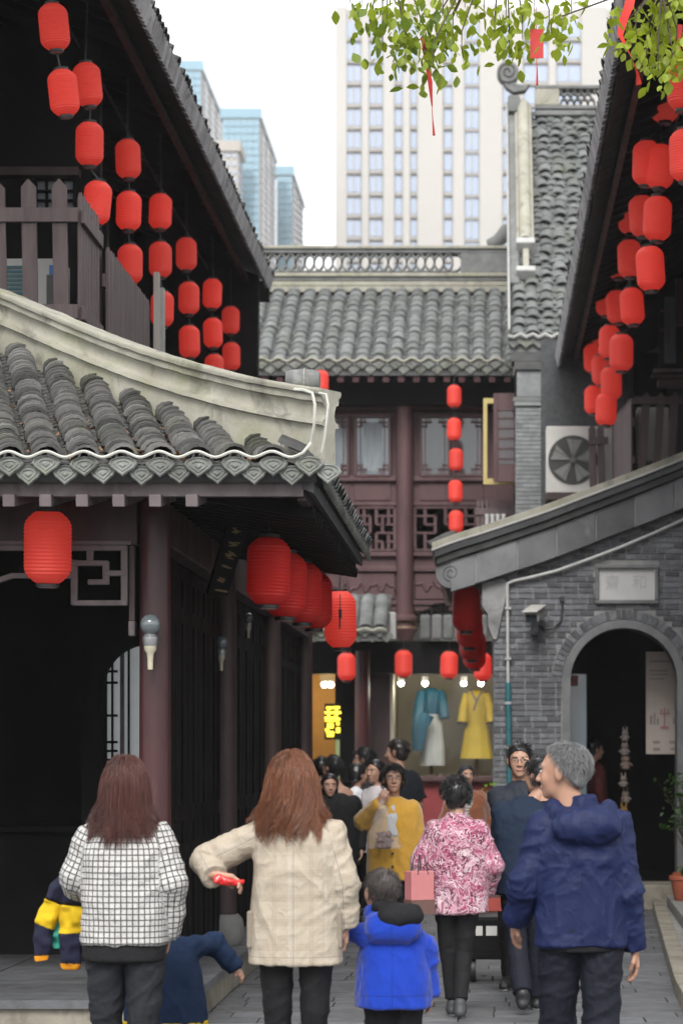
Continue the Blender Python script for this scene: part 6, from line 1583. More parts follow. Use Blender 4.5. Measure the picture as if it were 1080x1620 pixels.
    for sd, sgn in (('L', -1), ('R', 1)):
        a, e, w_, hd, pn, cu = A[sd]
        a = a + nvec(sgn * -.012, 0, -.022 * k)
        if 'short' in top: e2 = a + (e - a) * top['short']; ts.add(cutp(rcone(a, e, r1, r2 * 1.15), e2, e - a), .045); continue
        ts.add(rcone(a, e, r1, r2), .035); fwd = unit_(w_ - e)
        ts.add(cutp(rcone(e, w_ + fwd * .05, r2, r3), w_ + fwd * top.get('cuff', .012), fwd), .02)
    if top.get('collar'):
        zc, rc, hc2 = top['collar']; base_ = nvec(0, -.012 * k, zsh + .005)
        ts.add(loft([(zc - .03, rc * 1.25, rc * 1.15, -.012 * k), (zc, rc * 1.05, rc, -.008 * k), (zc + hc2, rc * .98, rc * .95, -.002)], 2, .1), .018)
    if top.get('hood'):
        for fn, kk in top['hood'](K, Lp): ts.add(fn, kk)
    allp = np.array([q for sd in 'LR' for q in A[sd][:3]]); pz = np.array(prof_)
    lo = np.minimum(allp.min(0) - r1 - .03, nvec(-pz[:, 1].max() - .02, -pz[:, 2].max() - .06, pz[:, 0].min() - .02)); hi = np.maximum(allp.max(0) + r1 + .03, nvec(pz[:, 1].max() + .02, pz[:, 2].max() + .05, pz[:, 0].max() + .09 * k))
    if top.get('hood'): lo[1] -= .08
    to = link(bpy.data.objects.new(top.get('name', 'jacket'), np_mesh('jacket', [surfnet(ts, lo, hi, res)], top['mat'], top.get('wr', .008), ts, seed)), root)
    # ---------------- trousers and shoes
    l1, l2, l3 = [q * k for q in legs.get('r', (.085, .062, .045))]
    ls = SDF(); zt = legs.get('top', .98) * k
    ls.add(loft([(.80 * k, .155 * k, .095 * k, 0), (.90 * k, .168 * k, .112 * k, -.01), (zt, .145 * k, .10 * k, 0)]), .03)
    for sd in 'LR':
        h_, kn, an = Lg[sd]
        ls.add(rcone(h_, kn, l1, l2), .02); fw = unit_(an - kn); ls.add(cutp(rcone(kn, an + fw * .04, l2, l3), an + fw * legs.get('hem', -.01), fw), .015)
    if legs.get('skirt'): ls.add(loft([(legs['skirt'] * k, .22 * k, .17 * k, 0), (.7 * k, .19 * k, .14 * k, 0), (.95 * k, .16 * k, .11 * k, 0)]), .02)
    pts = np.array([q for sd in 'LR' for q in Lg[sd]]); lo, hi = pts.min(0) - nvec(.15, .15, .1) * k, pts.max(0) + nvec(.15, .15, .13) * k
    link(bpy.data.objects.new('skirt' if legs.get('skirt') else 'trousers', np_mesh('trousers', [surfnet(ls, lo, hi, res * 1.05)], legs['mat'], legs.get('wr', .006), ls, seed + 5)), root)
    for sd in 'LR':
        h_, kn, an = Lg[sd]; tilt = (feet or {}).get(sd + 't', 0); Rt = np.array(Matrix.Rotation(-tilt, 3, 'X'))
        q = lambda x, y, z: an + (Rt @ (nvec(x, y, z) * k))
        ss = SDF(); ss.add(rcone(q(0, -.045, -.045), q(0, .03, -.035), .040 * k, .045 * k), .02); ss.add(rcone(q(0, .03, -.04), q(0, .145, -.052), .046 * k, .034 * k), .02); ss.add(rcone(q(0, 0, .01), q(0, -.01, -.04), .042 * k, .045 * k), .02)
        sc2 = SDF(); up = Rt @ nvec(0, 0, 1); sc2.add(cutp(ss, q(0, 0, -.085), -up), 0)
        so_ = link(bpy.data.objects.new('shoe', np_mesh('shoe', [surfnet(sc2, an - .22 * k, an + .24 * k, .009)], shoe)), root)
        ws = SDF(); ws.add(cutp(cutp(ss, q(0, 0, -.0845), -up), q(0, 0, -.07), up), 0)
        ws2 = SDF(); ws2.add(lambda p: ws(p) - .0015, 0)
        link(bpy.data.objects.new('sole', np_mesh('sole', [surfnet(ws2, an - .22 * k, an + .24 * k, .009)], SOLE)), so_)
    # ---------------- hair
    if hair:
        kp = hair.get('line', (.055, .055)); fl = hair.get('nape', -.085); vol = hair.get('vol', .008)
        cap = SDF(); cap.add(ell((0, -.020, .037), (.077 + vol, .097 + vol, .081 + vol)), .02)
        if hair.get('back', True): cap.add(ell((0, -.05, -.02), (.066 + vol, .062 + vol, .07)), .03)
        L_ = hair.get('len', .04)
        if L_ > .12: cap.add(loft([(-L_ * .86, .035 + hair.get('spread', .02), .012, hair.get('cy', -.125)), (-L_ * .55, .076 + hair.get('spread', .02), .028, hair.get('cy', -.125)), (-.06, .088, .055, -.055), (.03, .085, .085, -.03)], 2, .1), .03)
        nrm = unit_((0, .8, -.6)); o_ = nvec(0, *kp)
        bs2 = SDF()
        def capf(p):
            d = cap(p); d = np.maximum(d, np.where(p[..., 2] > -.13, (p - o_) @ nrm, -1)) if L_ <= .12 else np.maximum(d, np.minimum((p - o_) @ nrm, p[..., 1] + .0))
            if L_ <= .12: d = np.maximum(d, fl - p[..., 2])
            return d
        cv, cf = surfnet(capf, (-.16, -.2, -L_ - .05 if L_ > .12 else -.13), (.16, .14, .15), .0065 if near else .0095)
        cv = cv + (vnoise(cv * nvec(90, 90, 25), seed)[:, None] - .5) * .006 * np.array([1, 1, .3])
        ho = link(bpy.data.objects.new('hair', np_mesh('hair', [(hw(cv), cf)], hair['mat'])), root)
        n = hair.get('n', 0)
        if n:
            rg = np.random.default_rng(seed); u = rg.normal(size=(n * 4, 3)); u /= np.linalg.norm(u, axis=1, keepdims=True)
            r_ = u * nvec(.079, .099, .083) + nvec(0, -.020, .037)
            m = ((r_ - o_) @ nrm < -.002) & (r_[:, 2] > (fl + .01 if L_ <= .12 else -.03)); r_ = r_[m][:n]
            crown_ = nvec(hair.get('part', .01), -.045, .118); dr = r_ - crown_; dr[:, 2] -= .02
            S_ = 7 if L_ <= .12 else 15; ds = np.clip(L_ * (rg.uniform(.8, 1.15, len(r_)) if L_ <= .12 else rg.uniform(.55, 1.25, len(r_))) + (0 if L_ <= .12 else (r_[:, 2])), .02, 2) / (S_ - 1)
            hk_ell = [ell((0, -.020, .037), (.078 + vol * .8, .098 + vol * .8, .083 + vol * .8)), ell((0, .0, -.03), (.06, .07, .09))]
            def col_(q):
                d = np.minimum(hk_ell[0](q), hk_ell[1](q))
                if L_ > .12: d = np.minimum(d, ts(hw(q)) / hsz - .004)
                return d
            P_ = [r_.copy()]; p = r_.copy(); dv = dr / np.linalg.norm(dr, axis=1, keepdims=True)
            offr = rg.uniform(.001, .012 + vol, len(r_)); ph = rg.uniform(0, 6.28, len(r_)); wv_ = hair.get('wave', 0); fk = hair.get('flick', 0)
            for j in range(1, S_):
                g_ = .30 if L_ > .12 else .08
                dv = dv * (1 - g_) + nvec(0, 0, -1) * g_
                if L_ <= .12: dv = dv + rg.normal(size=dv.shape) * .12
                dv /= np.linalg.norm(dv, axis=1, keepdims=True); st = dv * ds[:, None]
                if fk and j > S_ * .66: st = st + np.stack([np.sign(p[:, 0]) * np.abs(p[:, 0]) ** .5 * fk * .03, -np.ones(len(p)) * fk * .003, np.abs(p[:, 0]) * fk * .05], -1)
                p = p + st
                for _ in range(2):
                    d = col_(p); e_ = 1e-3; gr = np.stack([col_(p + nvec(*[e_ if q == i else 0 for q in range(3)])) - d for i in range(3)], -1); gr /= np.linalg.norm(gr, axis=1, keepdims=True) + 1e-9
                    p = p + gr * np.clip(offr - d, 0, .03)[:, None]
                P_.append(p.copy())
            P_ = np.stack(P_, 1); t = np.linspace(0, 1, S_)[None, :, None]
            gi = rg.integers(0, len(r_), max(8, n // 40)); gd = ((r_[:, None] - r_[gi][None]) ** 2).sum(-1).argmin(1)
            ph = ph[gi][gd] + rg.uniform(-.5, .5, len(r_))
            if wv_: P_ = P_ + (np.stack([np.sin(t[..., 0] * 8 + ph[:, None]), np.cos(t[..., 0] * 7 + ph[:, None]) * .6, 0 * t[..., 0] + 0 * ph[:, None]], -1)) * wv_ * t
            P_ = P_ + (P_[gi][gd] - P_) * (t ** 1.3) * hair.get('clump', .5)
            sh2 = strand_mesh('strands', hw(P_.reshape(-1, 3)).reshape(P_.shape), hair.get('r', .0018) * hsz, .0006, hair['mat'])
            link(bpy.data.objects.new('hair_strands', sh2), ho)
    if face:
        for sx in (-1, 1):
            v, f = surfnet(ell((sx * .031, .0835, .005), (.013, .006, .0048)), (sx * .031 - .02, .07, -.01), (sx * .031 + .02, .1, .02), .0026); eo = link(bpy.data.objects.new('eye', np_mesh('eye', [(hw(v), f)], WHT)), root)
            v, f = surfnet(ell((sx * .031, .0868, .0055), (.0062, .0042, .0052)), (sx * .031 - .02, .07, -.01), (sx * .031 + .02, .1, .02), .002); link(bpy.data.objects.new('iris', np_mesh('iris', [(hw(v), f)], EYE)), eo)
            mb = MB(); mb.tube([hw(q) for q in ((sx * .014, .0915, .021), (sx * .03, .090, .025), (sx * .047, .078, .020))], [.0022, .003, .0015], 5); link(bpy.data.objects.new('eyebrow', mb.mesh('eyebrow', face if not isinstance(face, bool) else HB)), root)
        v, f = surfnet(ell((0, .0895, -.065), (.021, .0085, .0068)), (-.03, .07, -.09), (.03, .11, -.04), .0026); link(bpy.data.objects.new('lips', np_mesh('lips', [(hw(v), f)], LIP)), root)
    if glasses:
        mb = MB()
        for sx in (-1, 1):
            mb.tube([hw((sx * .032 + .023 * math.cos(a), .104, .003 + .017 * math.sin(a))) for a in [j * math.pi / 8 for j in range(17)]], .0016 * hsz, 5)
            mb.tube([hw((sx * .055, .103, .008)), hw((sx * .079, .07, .010)), hw((sx * .081, -.01, .008))], .0015 * hsz, 5)
        mb.tube([hw((-.009, .105, .006)), hw((.009, .105, .006))], .0015 * hsz, 5); link(bpy.data.objects.new('glasses', mb.mesh('glasses', flat('thin_dark_frame', (.05, .045, .045), .3, .5))), root)
    if extra: extra(root, K, Lp, hw, A)
    return root

def coat(k, hem, wh, wc, d=.13, wsh=.185, cy=0.0, zs=1.375, hd=None):
    """straight jacket profile"""
    hd = hd or d
    return [(hem, wh, hd, cy), (hem + .05, wh * .995, hd * .99, cy), ((hem + 1.2 * k) / 2, (wh + wc) / 2, (d + hd) / 2, cy), (1.2 * k, wc, d, cy), (1.31 * k, wsh * k * 1.02, d * .93, cy), ((zs - .012) * k, wsh * k * .9, d * .74, cy), ((zs + .025) * k, .115 * k, .085 * k, cy), ((zs + .06) * k, .062 * k, .062 * k, cy)]
JEAN = cloth('charcoal_denim', (.026, .0275, .033), (.016, .017, .021), .8, bscale=300); BLK = cloth('black_cloth', (.012, .012, .014), (.007, .007, .008), .8); NAVYT = cloth('navy_trouser_cloth', (.009, .011, .022), (.006, .007, .013), .75)
def skinhand(d): return d

# 1 woman in checked jacket
k1 = 1.64 / 1.7; Y1 = 10.27
def undershirt(root, K, Lp, hw, A):
    s = SDF(); s.add(loft([(.80 * k1, .172, .122, -.004), (.86 * k1, .170, .119, -.002), (.895 * k1, .160, .11, 0)]), 0)
    link(bpy.data.objects.new('undershirt', np_mesh('undershirt', [surfnet(s, (-.22, -.16, .7), (.22, .16, 1.0), .010)], BLK, .002, s)), root)
person('woman from behind in white and black checked jacket with straight red brown hair', 198, Y1, 1.64, 0.0, SK,
       dict(prof=coat(k1, .845, .178, .17, .13, .172), sl=(.082, .084, .066), mat=cloth('checked_tweed', (.72, .71, .68), (.60, .59, .57), .9, 'grid', bscale=300, bump=.5), wr=.011, n=2.6, collar=(1.385, .06, .02)),
       dict(mat=JEAN, r=(.092, .063, .045), wr=.009), dict(mat=HR, len=.25, n=5200, spread=-.012, flick=.8, vol=.003, cy=-.11, r=.0010, clump=.35),
       arms=dict(L=((122, 1388, .02), (122, 1428, .20)), R=((271, 1398, -.02), (262, 1474, .06))), feet=dict(L=((-.085, .05, .47), (-.085, .02, .085)), R=((.08, .0, .47), (.085, -.1, .10))), near=True, res=.007, extra=undershirt, seed=11, head=dict(yaw=.05))
# the child's jacket hanging over her arm
cj = empty('childs_jacket', P(105, 1530, Y1 + .12), 0, 'navy child jacket with yellow bands and teal lining draped over her forearm', 'jacket')
NAV = cloth('navy_fleece', (.016, .018, .045), (.011, .012, .03), .85); YEL = cloth('yellow_band', (.72, .48, .01), (.62, .40, .01), .8); ORA = cloth('orange_cuff', (.75, .30, .01), (.65, .25, .01), .8); TEA = cloth('teal_lining', (.05, .42, .30), (.04, .34, .25), .6)
def cj_tube(name, pts, rs, mt):
    s = SDF(); q = [np.array(P(a, b, Y1 + .12 + dy)) for a, b, dy in pts]
    for i in range(len(q) - 1): s.add(rcone(q[i], q[i + 1], rs[i], rs[i + 1]), .015)
    lo = np.array(q).min(0) - max(rs) - .02; hi = np.array(q).max(0) + max(rs) + .02
    s2 = SDF(); d0 = unit_(q[1] - q[0]); d1 = unit_(q[-1] - q[-2]); f = s
    g = lambda p: np.maximum(np.maximum(s(p), (q[0] - p) @ d0), (p - q[-1]) @ d1)
    v, fc = surfnet(g, lo, hi, .007); yc_ = v[:, 1].mean(); v[:, 1] = yc_ + (v[:, 1] - yc_) * .6; v = v + np.stack([vnoise(v * nvec(24, 24, 18), 4) - .5, 1.6 * (vnoise(v * nvec(26, 26, 30), 9) - .5), 0 * v[:, 0]], -1) * .026
    o = bpy.data.objects.new(name, np_mesh(name, [(v, fc)], mt)); col.objects.link(o); relmesh(o, cj); return o
cj_tube('sleeve', [(112, 1385, .02), (97, 1410, 0), (87, 1430, -.02)], [.04, .05, .046], NAV); cj_tube('sleeve_band', [(88, 1428, -.02), (80, 1447, -.02), (71, 1466, -.02)], [.048, .046, .044], YEL)
cj_tube('sleeve', [(72, 1464, -.02), (66, 1490, -.02), (65, 1513, -.02)], [.043, .040, .038], NAV); cj_tube('cuff', [(65, 1511, -.02), (66, 1520, -.02)], [.039, .037], ORA)
cj_tube('body', [(133, 1388, .02), (124, 1412, -.02), (117, 1436, -.05)], [.05, .06, .056], NAV); cj_tube('body_band', [(117, 1433, -.05), (115, 1456, -.05), (115, 1477, -.05)], [.058, .058, .056], YEL)
cj_tube('sleeve', [(115, 1475, -.05), (114, 1500, -.05), (113, 1526, -.05)], [.053, .046, .042], NAV); cj_tube('cuff', [(113, 1523, -.05), (113, 1534, -.05)], [.043, .041], ORA)
cj_tube('lining', [(98, 1448, .02), (93, 1475, .02), (95, 1500, .02)], [.02, .036, .028], TEA)
# 2 child in navy jacket beside her
kc = 1.05
person('small child in navy jacket with yellow hem reaching out one arm', 262, 11.1, 1.03, -.3, SKC,
       dict(prof=[(.42, .19, .15, 0), (.50, .185, .145, 0), (.64, .165, .125, 0), (.72, .145, .11, 0), (.775, .10, .08, 0), (.81, .05, .05, 0)], sl=(.095, .09, .07), mat=cloth('deep_navy_fleece', (.008, .026, .072), (.005, .017, .05), .85), wr=.010),
       dict(mat=cloth('olive_trousers', (.06, .045, .03), (.045, .033, .022)), r=(.11, .09, .07)), dict(mat=HB, len=.04, n=500),
       arms=dict(R=((335, 1492, .08), (366, 1529, .10)), L=((262, 1500, .1), (255, 1530, .15))), head=dict(at=(238, 1448, 0), yaw=-.3), child=True, hs=.92, near=True, res=.009, seed=5,
       extra=lambda root, K, Lp, hw, A: link(bpy.data.objects.new('hem_band', np_mesh('hem_band', [surfnet(loft([(.405, .196, .156, 0), (.428, .195, .155, 0)]), (-.22, -.2, .39), (.22, .2, .44), .006)], YEL)), root))
# 3 woman in beige coat
k2 = 1.66 / 1.7; Y2 = 10.4
def pockets(root, K, Lp, hw, A):
    for sx, x in ((-1, -.19), (1, .188)):
        mb = MB(); mb.box(x - .016, x + .016, -.07, .07, .82, .98); o = mb.build('pocket', coatm, root, bevel=.008, rel=True)
coatm = cloth('beige_plaid_wool', (.52, .45, .36), (.46, .395, .31), .92, 'plaid', bscale=380, bump=.35, seams=(('u', 0, .0018), ('v', .785, .0018)))
person('woman from behind in long beige plaid coat with wavy auburn hair', 468, Y2, 1.66, 0.0, SK,
       dict(prof=coat(k2, .752, .20, .175, .135, .168), sl=(.08, .078, .066), mat=coatm, wr=.010, n=2.7, collar=(1.40, .058, .03), name='coat'),
       dict(mat=BLK, r=(.078, .055, .042), wr=.008), dict(mat=HA, len=.26, n=5200, spread=-.005, wave=.03, vol=.005, cy=-.11, flick=.55, r=.0010, clump=.5),
       arms=dict(L=((327, 1362, .03), (340, 1384, -.05), nvec(.95, .05, -.16), nvec(0, -.3, -1), .8), R=((543, 1395, -.02), (545, 1460, .02))), feet=dict(L=((-.08, .03, .47), (-.08, -.02, .085)), R=((.085, .0, .47), (.085, -.06, .09))), near=True, res=.007, seed=21, head=dict(yaw=-.12, at=(462, 1233, .02)), extra=pockets)
rp_ = empty('red_packet', P(352, 1392, Y2 - .06), 0, 'crumpled red snack packet held in the beige coat woman hand', 'packet')
s_p = SDF(); s_p.add(rcone(np.array(P(344, 1391, Y2 - .08)), np.array(P(381, 1396, Y2 - .07)), .019, .013), 0)
q_ = np.array([P(344, 1391, Y2 - .08), P(381, 1396, Y2 - .07)]); v, f = surfnet(s_p, q_.min(0) - .04, q_.max(0) + .04, .005); v = v + (vnoise(v * 60, 2)[:, None] - .5) * .016
o = bpy.data.objects.new('wrapper', np_mesh('wrapper', [(v, f)], flat('glossy_red_foil', (.72, .03, .03), .25))); col.objects.link(o); relmesh(o, rp_)
# 4 boy in bright blue
def boyhood(K, Lp):
    return [(ell((0, -.115, .905), (.115, .06, .075)), .02), (rcone((-.09, -.03, .955), (-.06, -.11, .885), .035, .045), .03), (rcone((.09, -.03, .955), (.06, -.11, .885), .035, .045), .03)]
def boyextra(root, K, Lp, hw, A):
    s = SDF(); s.add(ell((.03, -.128, .945), (.098, .052, .055)), 0); s.add(rcone((-.06, -.06, .985), (.09, -.10, .955), .035, .04), .03)
    link(bpy.data.objects.new('hood_lining', np_mesh('hood_lining', [surfnet(s, (-.16, -.24, .82), (.2, .02, 1.06), .007)], BLK, .006, s)), root)
    w_ = A['R'][2]; d = A['R'][3]
    c = SDF(); c.add(cutp(cutp(rcone(w_ - d * .03, w_ + d * .03, .043, .042), w_ + d * .008, d), w_ - d * .014, -d), 0)
    link(bpy.data.objects.new('cuff', np_mesh('cuff', [surfnet(c, w_ - .08, w_ + .08, .006)], ORA)), root)
person('little boy from behind in bright blue hooded coat holding her hand', 622, 10.6, 1.15, 0.0, SKC,
       dict(prof=[(.545, .168, .135, 0), (.62, .165, .132, 0), (.76, .150, .118, 0), (.85, .138, .105, 0), (.90, .10, .08, 0), (.935, .055, .055, 0)], sl=(.082, .075, .062), mat=cloth('bright_blue_fleece', (.008, .055, .50), (.006, .04, .38), .9, sheen=.2, seams=(('u', 0, .0025), ('v', .60, .003))), wr=.011, hood=boyhood, name='coat'),
       dict(mat=BLK, r=(.105, .085, .07)), dict(mat=hairmat('cropped_dark_hair', (.085, .07, .065), (.055, .045, .042), .6), len=.012, n=900, vol=.001, nape=-.035, r=.001, clump=0, back=False),
       arms=dict(L=((583, 1480, -.06), (558, 1473, -.03)), R=((676, 1500, .0), (680, 1570, .02))), head=dict(at=(602, 1412, .02), yaw=.45, pitch=-.05), child=True, hs=.88, near=True, res=.0075, extra=boyextra, seed=31)
# 5 woman in pink floral jacket
k5 = 1.50 / 1.7; Y5 = 15.2
person('woman from behind in pink floral jacket with short black hair walking', 722, Y5, 1.50, 0.0, SK,
       dict(prof=coat(k5, .655, .195, .185, .13, .20), sl=(.082, .082, .066), mat=cloth('pink_floral_print', (.5, .2, .3), None, .6, 'floral', sheen=.1, bump=.1), wr=.010, collar=(1.40 * k5, .062, .05)),
       dict(mat=BLK, r=(.085, .063, .046), wr=.006, hem=-.03), dict(mat=HB, len=.05, n=900, vol=.016, nape=-.10),
       arms=dict(L=((665, 1365, -.02), (672, 1405, .08)), R=((780, 1370, -.02), (768, 1410, .10))), feet=dict(L=((-.06, .07, .48), (-.03, .08, .085)), R=((.05, .03, .46), (.025, -.14, .10)), Rt=-.3), near=False, res=.0095, seed=41, shoe=flat('patterned_trainer', (.05, .055, .06), .6))
# 6 old man in navy parka
k6 = 1.70 / 1.7; Y6 = 10.44
def parkahood(K, Lp):
    return [(ell((.02, -.14, 1.345), (.15, .055, .085)), .025), (rcone((-.12, -.02, 1.425), (-.03, -.15, 1.34), .03, .04), .03), (rcone((.12, -.02, 1.425), (.08, -.15, 1.35), .03, .04), .03)]
def hemband(root, K, Lp, hw, A):
    s = SDF(); s.add(loft([(.80, .18, .125, 0), (.90, .178, .12, 0)]), 0)
    link(bpy.data.objects.new('inner_layer', np_mesh('inner_layer', [surfnet(s, (-.24, -.18, .78), (.24, .18, .92), .012)], BLK)), root)
person('grey haired old man in navy blue hooded parka looking to one side', 918, Y6, 1.70, 0.0, SKO,
       dict(prof=coat(k6, .825, .195, .188, .14, .18, hd=.135), sl=(.086, .076, .062), mat=cloth('navy_parka_shell', (.009, .018, .080), (.006, .012, .056), .6, sheen=.0, bscale=200, bump=.08, seams=(('u', 0, .002), ('v', .862, .0022), ('v', 1.22, .0022))), wr=.013, n=2.5, collar=(1.425, .066, .045), hood=parkahood, name='parka'),
       dict(mat=NAVYT, r=(.098, .075, .062), wr=.010), dict(mat=HG, len=.024, n=3600, vol=.003, nape=-.075, line=(.02, .07), clump=0, r=.0010),
       arms=dict(L=((830, 1398, -.02), (818, 1452, .08)), R=((990, 1412, -.02), (1003, 1498, .03))), feet=dict(L=((-.1, .06, .47), (-.11, .03, .085)), R=((.085, -.02, .47), (.09, -.12, .1))), near=True, res=.007, face=HG, seed=51, head=dict(yaw=1.25, at=(888, 1222, .0)), extra=hemband)
# 7 man in dark coat behind him
k7 = 1.63 / 1.7
person('man from behind in dark navy coat mostly hidden by the old man', 830, 15.5, 1.63, 0.0, SK,
       dict(prof=coat(k7, .76, .20, .20, .135, .195), sl=(.085, .072, .06), mat=cloth('dark_blue_coat', (.012, .026, .055), (.008, .018, .04), .8), wr=.009, collar=(1.40 * k7, .06, .04), name='coat'),
       dict(mat=NAVYT, r=(.09, .07, .065)), dict(mat=HB, len=.04, n=600, vol=.010), arms=dict(L=((800, 1345, 0), (803, 1395, .06)), R=((858, 1300, .05), (845, 1230, .10))), feet=dict(L=((-.06, -.02, .47), (-.02, -.28, .14)), R=((.08, .08, .47), (.08, .1, .085)), Lt=-.7), head=dict(at=(852, 1228, .03), yaw=.9), seed=61)
# 8 man with glasses facing the camera
k8 = 1.73 / 1.7
person('young man with glasses facing the viewer in dark zipped jacket', 822, 16.9, 1.73, math.pi - .25, SK,
       dict(prof=coat(k8, .80, .20, .20, .135, .20), sl=(.08, .07, .06), mat=cloth('charcoal_blue_jacket', (.028, .034, .05), (.02, .025, .038), .7), wr=.009, collar=(1.41, .062, .05), short=.98),
       dict(mat=BLK), dict(mat=HB, len=.022, n=300, vol=.009, line=(.06, .05), clump=0), arms=dict(R=((795, 1275, -.05), (786, 1318, -.16)), L=((852, 1270, 0), (850, 1320, .0))), face=True, glasses=True, head=dict(yaw=.25), seed=71)
# 9 woman in mustard cardigan with plastic bag
k9 = 1.57 / 1.7; Y9 = 18.5
def blouse(root, K, Lp, hw, A):
    s = SDF(); s.add(loft([(1.12 * k9, .05, .03, .125), (1.28 * k9, .055, .03, .115), (1.36 * k9, .06, .04, .07), (1.42 * k9, .05, .04, .03)]), 0)
    link(bpy.data.objects.new('blouse', np_mesh('blouse', [surfnet(s, (-.1, -.02, 1.0), (.1, .19, 1.35), .008)], cloth('white_blouse', (.62, .63, .66), (.5, .52, .55)), .004, s)), root)
    for z in (.80, .90, 1.0): MB().lathe([(.011, 0), (.011, .006)], 10, (.0, .155, z), Matrix.Rotation(R(-90), 3, 'X')).build('button', HD, root, rel=True)
person('woman facing the viewer in mustard cardigan raising one hand to her face', 622, Y9, 1.57, math.pi, SK,
       dict(prof=coat(k9, .69, .20, .195, .14, .20), sl=(.085, .08, .065), mat=cloth('mustard_knit', (.72, .40, .055), (.60, .32, .04), .95, bscale=160, bump=.5, sheen=.5), wr=.009, name='cardigan'),
       dict(mat=BLK, r=(.085, .07, .06)), dict(mat=HB, len=.06, n=700, vol=.010, line=(.05, .045)),
       arms=dict(R=((573, 1300, -.04), (602, 1272, -.20), nvec(-.35, .25, .8), nvec(0, -1, 0), 1.0), L=((662, 1330, 0), (655, 1385, -.06))), face=True, glasses=True, head=dict(yaw=.1, pitch=-.12), seed=81, extra=blouse)
pb2 = empty('plastic_bag', P(606, 1370, Y9 - .28), 0, 'clear plastic bag with brown food hanging from the raised hand', 'bag')
clear = flat('thin_clear_plastic', (.8, .8, .82), .15, alpha=.18)
v, f = surfnet(loft([tuple(q) for q in ((PZ(1343, Y9 - .28), .13, .05, Y9 - .28, PX(608, Y9 - .28)), (PZ(1320, Y9 - .28), .115, .055, Y9 - .28, PX(606, Y9 - .28)), (PZ(1290, Y9 - .28), .06, .03, Y9 - .28, PX(605, Y9 - .28)), (PZ(1266, Y9 - .28), .018, .015, Y9 - .28, PX(604, Y9 - .28)))]), np.array(P(570, 1350, Y9 - .4)), np.array(P(640, 1262, Y9 - .15)), .008)
v = v + (vnoise(v * 22, 2)[:, None] - .5) * .02; o = bpy.data.objects.new('film', np_mesh('film', [(v, f)], clear)); col.objects.link(o); relmesh(o, pb2)
for j in range(9):
    c = np.array(P(600 + (j % 3) * 7, 1338 - (j // 3) * 9, Y9 - .28)); v, f = surfnet(ell(c, (.03, .022, .026)), c - .05, c + .05, .008); v = v + (vnoise(v * 50, j)[:, None] - .5) * .02
    o = bpy.data.objects.new('food_piece', np_mesh('food_piece', [(v, f)], mk('sugared_food_%d' % j, (.20, .07, .04), (.12, .04, .025), 40, .5, .4, 80))); col.objects.link(o); relmesh(o, pb2)
# 10 hooded woman in black
person('woman in long black clothes with hood up facing the viewer', 536, 22.6, 1.53, math.pi + .25, SK,
       dict(prof=coat(.9, .62, .20, .19, .14, .20), sl=(.085, .075, .06), mat=BLK, wr=.009, name='hoodie'), dict(mat=BLK, skirt=.16), dict(mat=HB, len=.22, n=0, vol=.014, line=(.05, .05), spread=.02, cy=-.06), face=True, head=dict(yaw=-.1, at=(522, 1243, -.04)), seed=91)
# 11 long haired girl behind
person('long haired woman in pale collar turned aside behind the mustard cardigan', 596, 23.4, 1.60, math.pi - .9, SK,
       dict(prof=coat(.94, .70, .19, .18, .13, .19), sl=(.08, .07, .06), mat=cloth('pale_knit', (.75, .70, .71), (.62, .57, .6)), wr=.007, name='sweater'), dict(mat=BLK), dict(mat=HB, len=.36, n=0, vol=.012, line=(.05, .05), spread=.02), face=True, head=dict(yaw=.2), seed=101)
# 12 man in black T-shirt
person('tall man in black shirt looking at the shop, seen from behind', 628, 24.6, 1.80, .5, SK,
       dict(prof=coat(1.06, .85, .21, .215, .14, .205), sl=(.085, .08, .07), mat=cloth('black_navy_tee', (.014, .017, .026), (.01, .012, .018), .85), wr=.009, name='shirt', short=.85), dict(mat=JEAN), dict(mat=HD, len=.03, n=600, vol=.008), head=dict(yaw=.75), face=HD, seed=111)
# 13 man with cap and glasses
person('dark haired man with glasses and pale collar looking down beside the red column', 577, 25.4, 1.72, .9, SK,
       dict(prof=coat(1.0, .80, .20, .20, .135, .20), sl=(.08, .07, .06), mat=cloth('dark_patterned_jacket', (.03, .03, .036), (.05, .045, .045), .8), wr=.008, collar=(1.40, .062, .05)), dict(mat=JEAN), dict(mat=HB, len=.05, n=600, vol=.012), head=dict(yaw=.6), face=True, glasses=True, seed=121)
# 14 white shirt, bending
person('person in white shirt with black hair bending over the stall', 542, 24.2, 1.60, .5, SK,
       dict(prof=[(.68, .20, .14, 0), (.9, .20, .14, 0), (1.1, .205, .15, .02), (1.2, .20, .15, .05), (1.27, .15, .12, .08), (1.32, .07, .07, .10)], sl=(.085, .075, .06), mat=cloth('white_cotton', (.95, .97, 1.0), (.85, .87, .9)), wr=.010, name='shirt'), dict(mat=JEAN), dict(mat=HB, len=.05, n=500, vol=.012), head=dict(at=(524, 1214, .05), yaw=.5, pitch=-.3), seed=131)
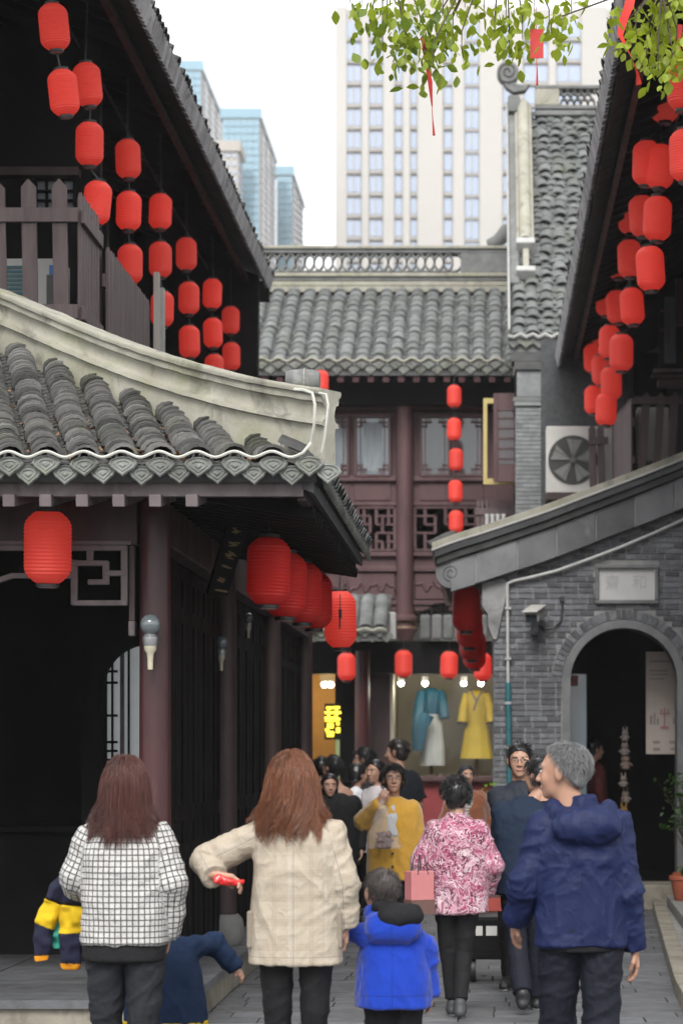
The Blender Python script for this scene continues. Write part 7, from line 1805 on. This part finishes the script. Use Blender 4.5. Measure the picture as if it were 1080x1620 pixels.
# 15 further dark head
person('dark haired visitor beyond the white shirt at the lit shop', 508, 26.2, 1.62, .2, SK,
       dict(prof=coat(.95, .75, .20, .19, .13, .195), sl=(.08, .07, .06), mat=cloth('grey_jacket', (.06, .06, .07), (.045, .045, .05)), wr=.008), dict(mat=BLK), dict(mat=HB, len=.05, n=400, vol=.012), seed=141)
person('dark haired visitor in patterned dark top between white shirt and long haired woman', 566, 24.6, 1.56, -.7, SK,
       dict(prof=coat(.92, .72, .19, .185, .13, .19), sl=(.08, .07, .06), mat=cloth('dark_print_top', (.05, .04, .045), (.02, .02, .022)), wr=.008, name='top'), dict(mat=BLK), dict(mat=HB, len=.16, n=0, vol=.012), head=dict(yaw=-.4), face=True, seed=151)
# 16 woman in rust coat
def stripe(root, K, Lp, hw, A):
    s = SDF(); s.add(loft([(.95, .06, .03, .125), (1.22, .06, .03, .115), (1.33, .055, .035, .06)]), 0)
    link(bpy.data.objects.new('striped_shirt', np_mesh('striped_shirt', [surfnet(s, (-.1, -.02, .93), (.1, .19, 1.35), .009)], cloth('striped_knit', (.6, .58, .56), None, .9, 'stripe'), 0, s)), root)
person('woman facing the viewer in rust brown fleece coat with dark cap', 737, 24.5, 1.54, math.pi + .15, SK,
       dict(prof=coat(.91, .66, .21, .205, .145, .21), sl=(.09, .085, .07), mat=cloth('rust_fleece', (.30, .10, .04), (.22, .07, .03), .95, bscale=130, bump=.6, sheen=.5), wr=.010, name='coat'), dict(mat=BLK),
       dict(mat=hairmat('dark_cap', (.018, .022, .032), (.012, .015, .022), .8), len=.26, n=0, vol=.014, line=(.05, .04), spread=.01, cy=-.04), face=True, head=dict(yaw=.15, pitch=-.15), seed=161, extra=stripe)
# 17 person inside the doorway
person('dim person in dark red top standing inside the arched doorway', 938, 27.4, 1.60, -1.2, SK,
       dict(prof=coat(.94, .75, .20, .19, .13, .195), sl=(.08, .07, .06), mat=cloth('dark_red_top', (.10, .018, .018), (.07, .012, .013)), wr=.008, name='top'), dict(mat=BLK), dict(mat=HB, len=.05, n=300, vol=.01), z0=.22, seed=171)
# ================================================================== HAZE
hz = MB().box(-170, 170, -15, 352, -1.3, 112).build('haze', None)
hm = bpy.data.materials.new('thin_haze'); hm.use_nodes = True; hn = hm.node_tree; hn.nodes.clear()
ho_ = hn.nodes.new('ShaderNodeOutputMaterial'); pv_ = hn.nodes.new('ShaderNodeVolumePrincipled')
pv_.inputs['Color'].default_value = (.97, .98, 1, 1); pv_.inputs['Density'].default_value = .00035; pv_.inputs['Anisotropy'].default_value = .2
hn.links.new(pv_.outputs[0], ho_.inputs['Volume']); hz.data.materials.clear(); hz.data.materials.append(hm); tag(hz, kind='stuff')
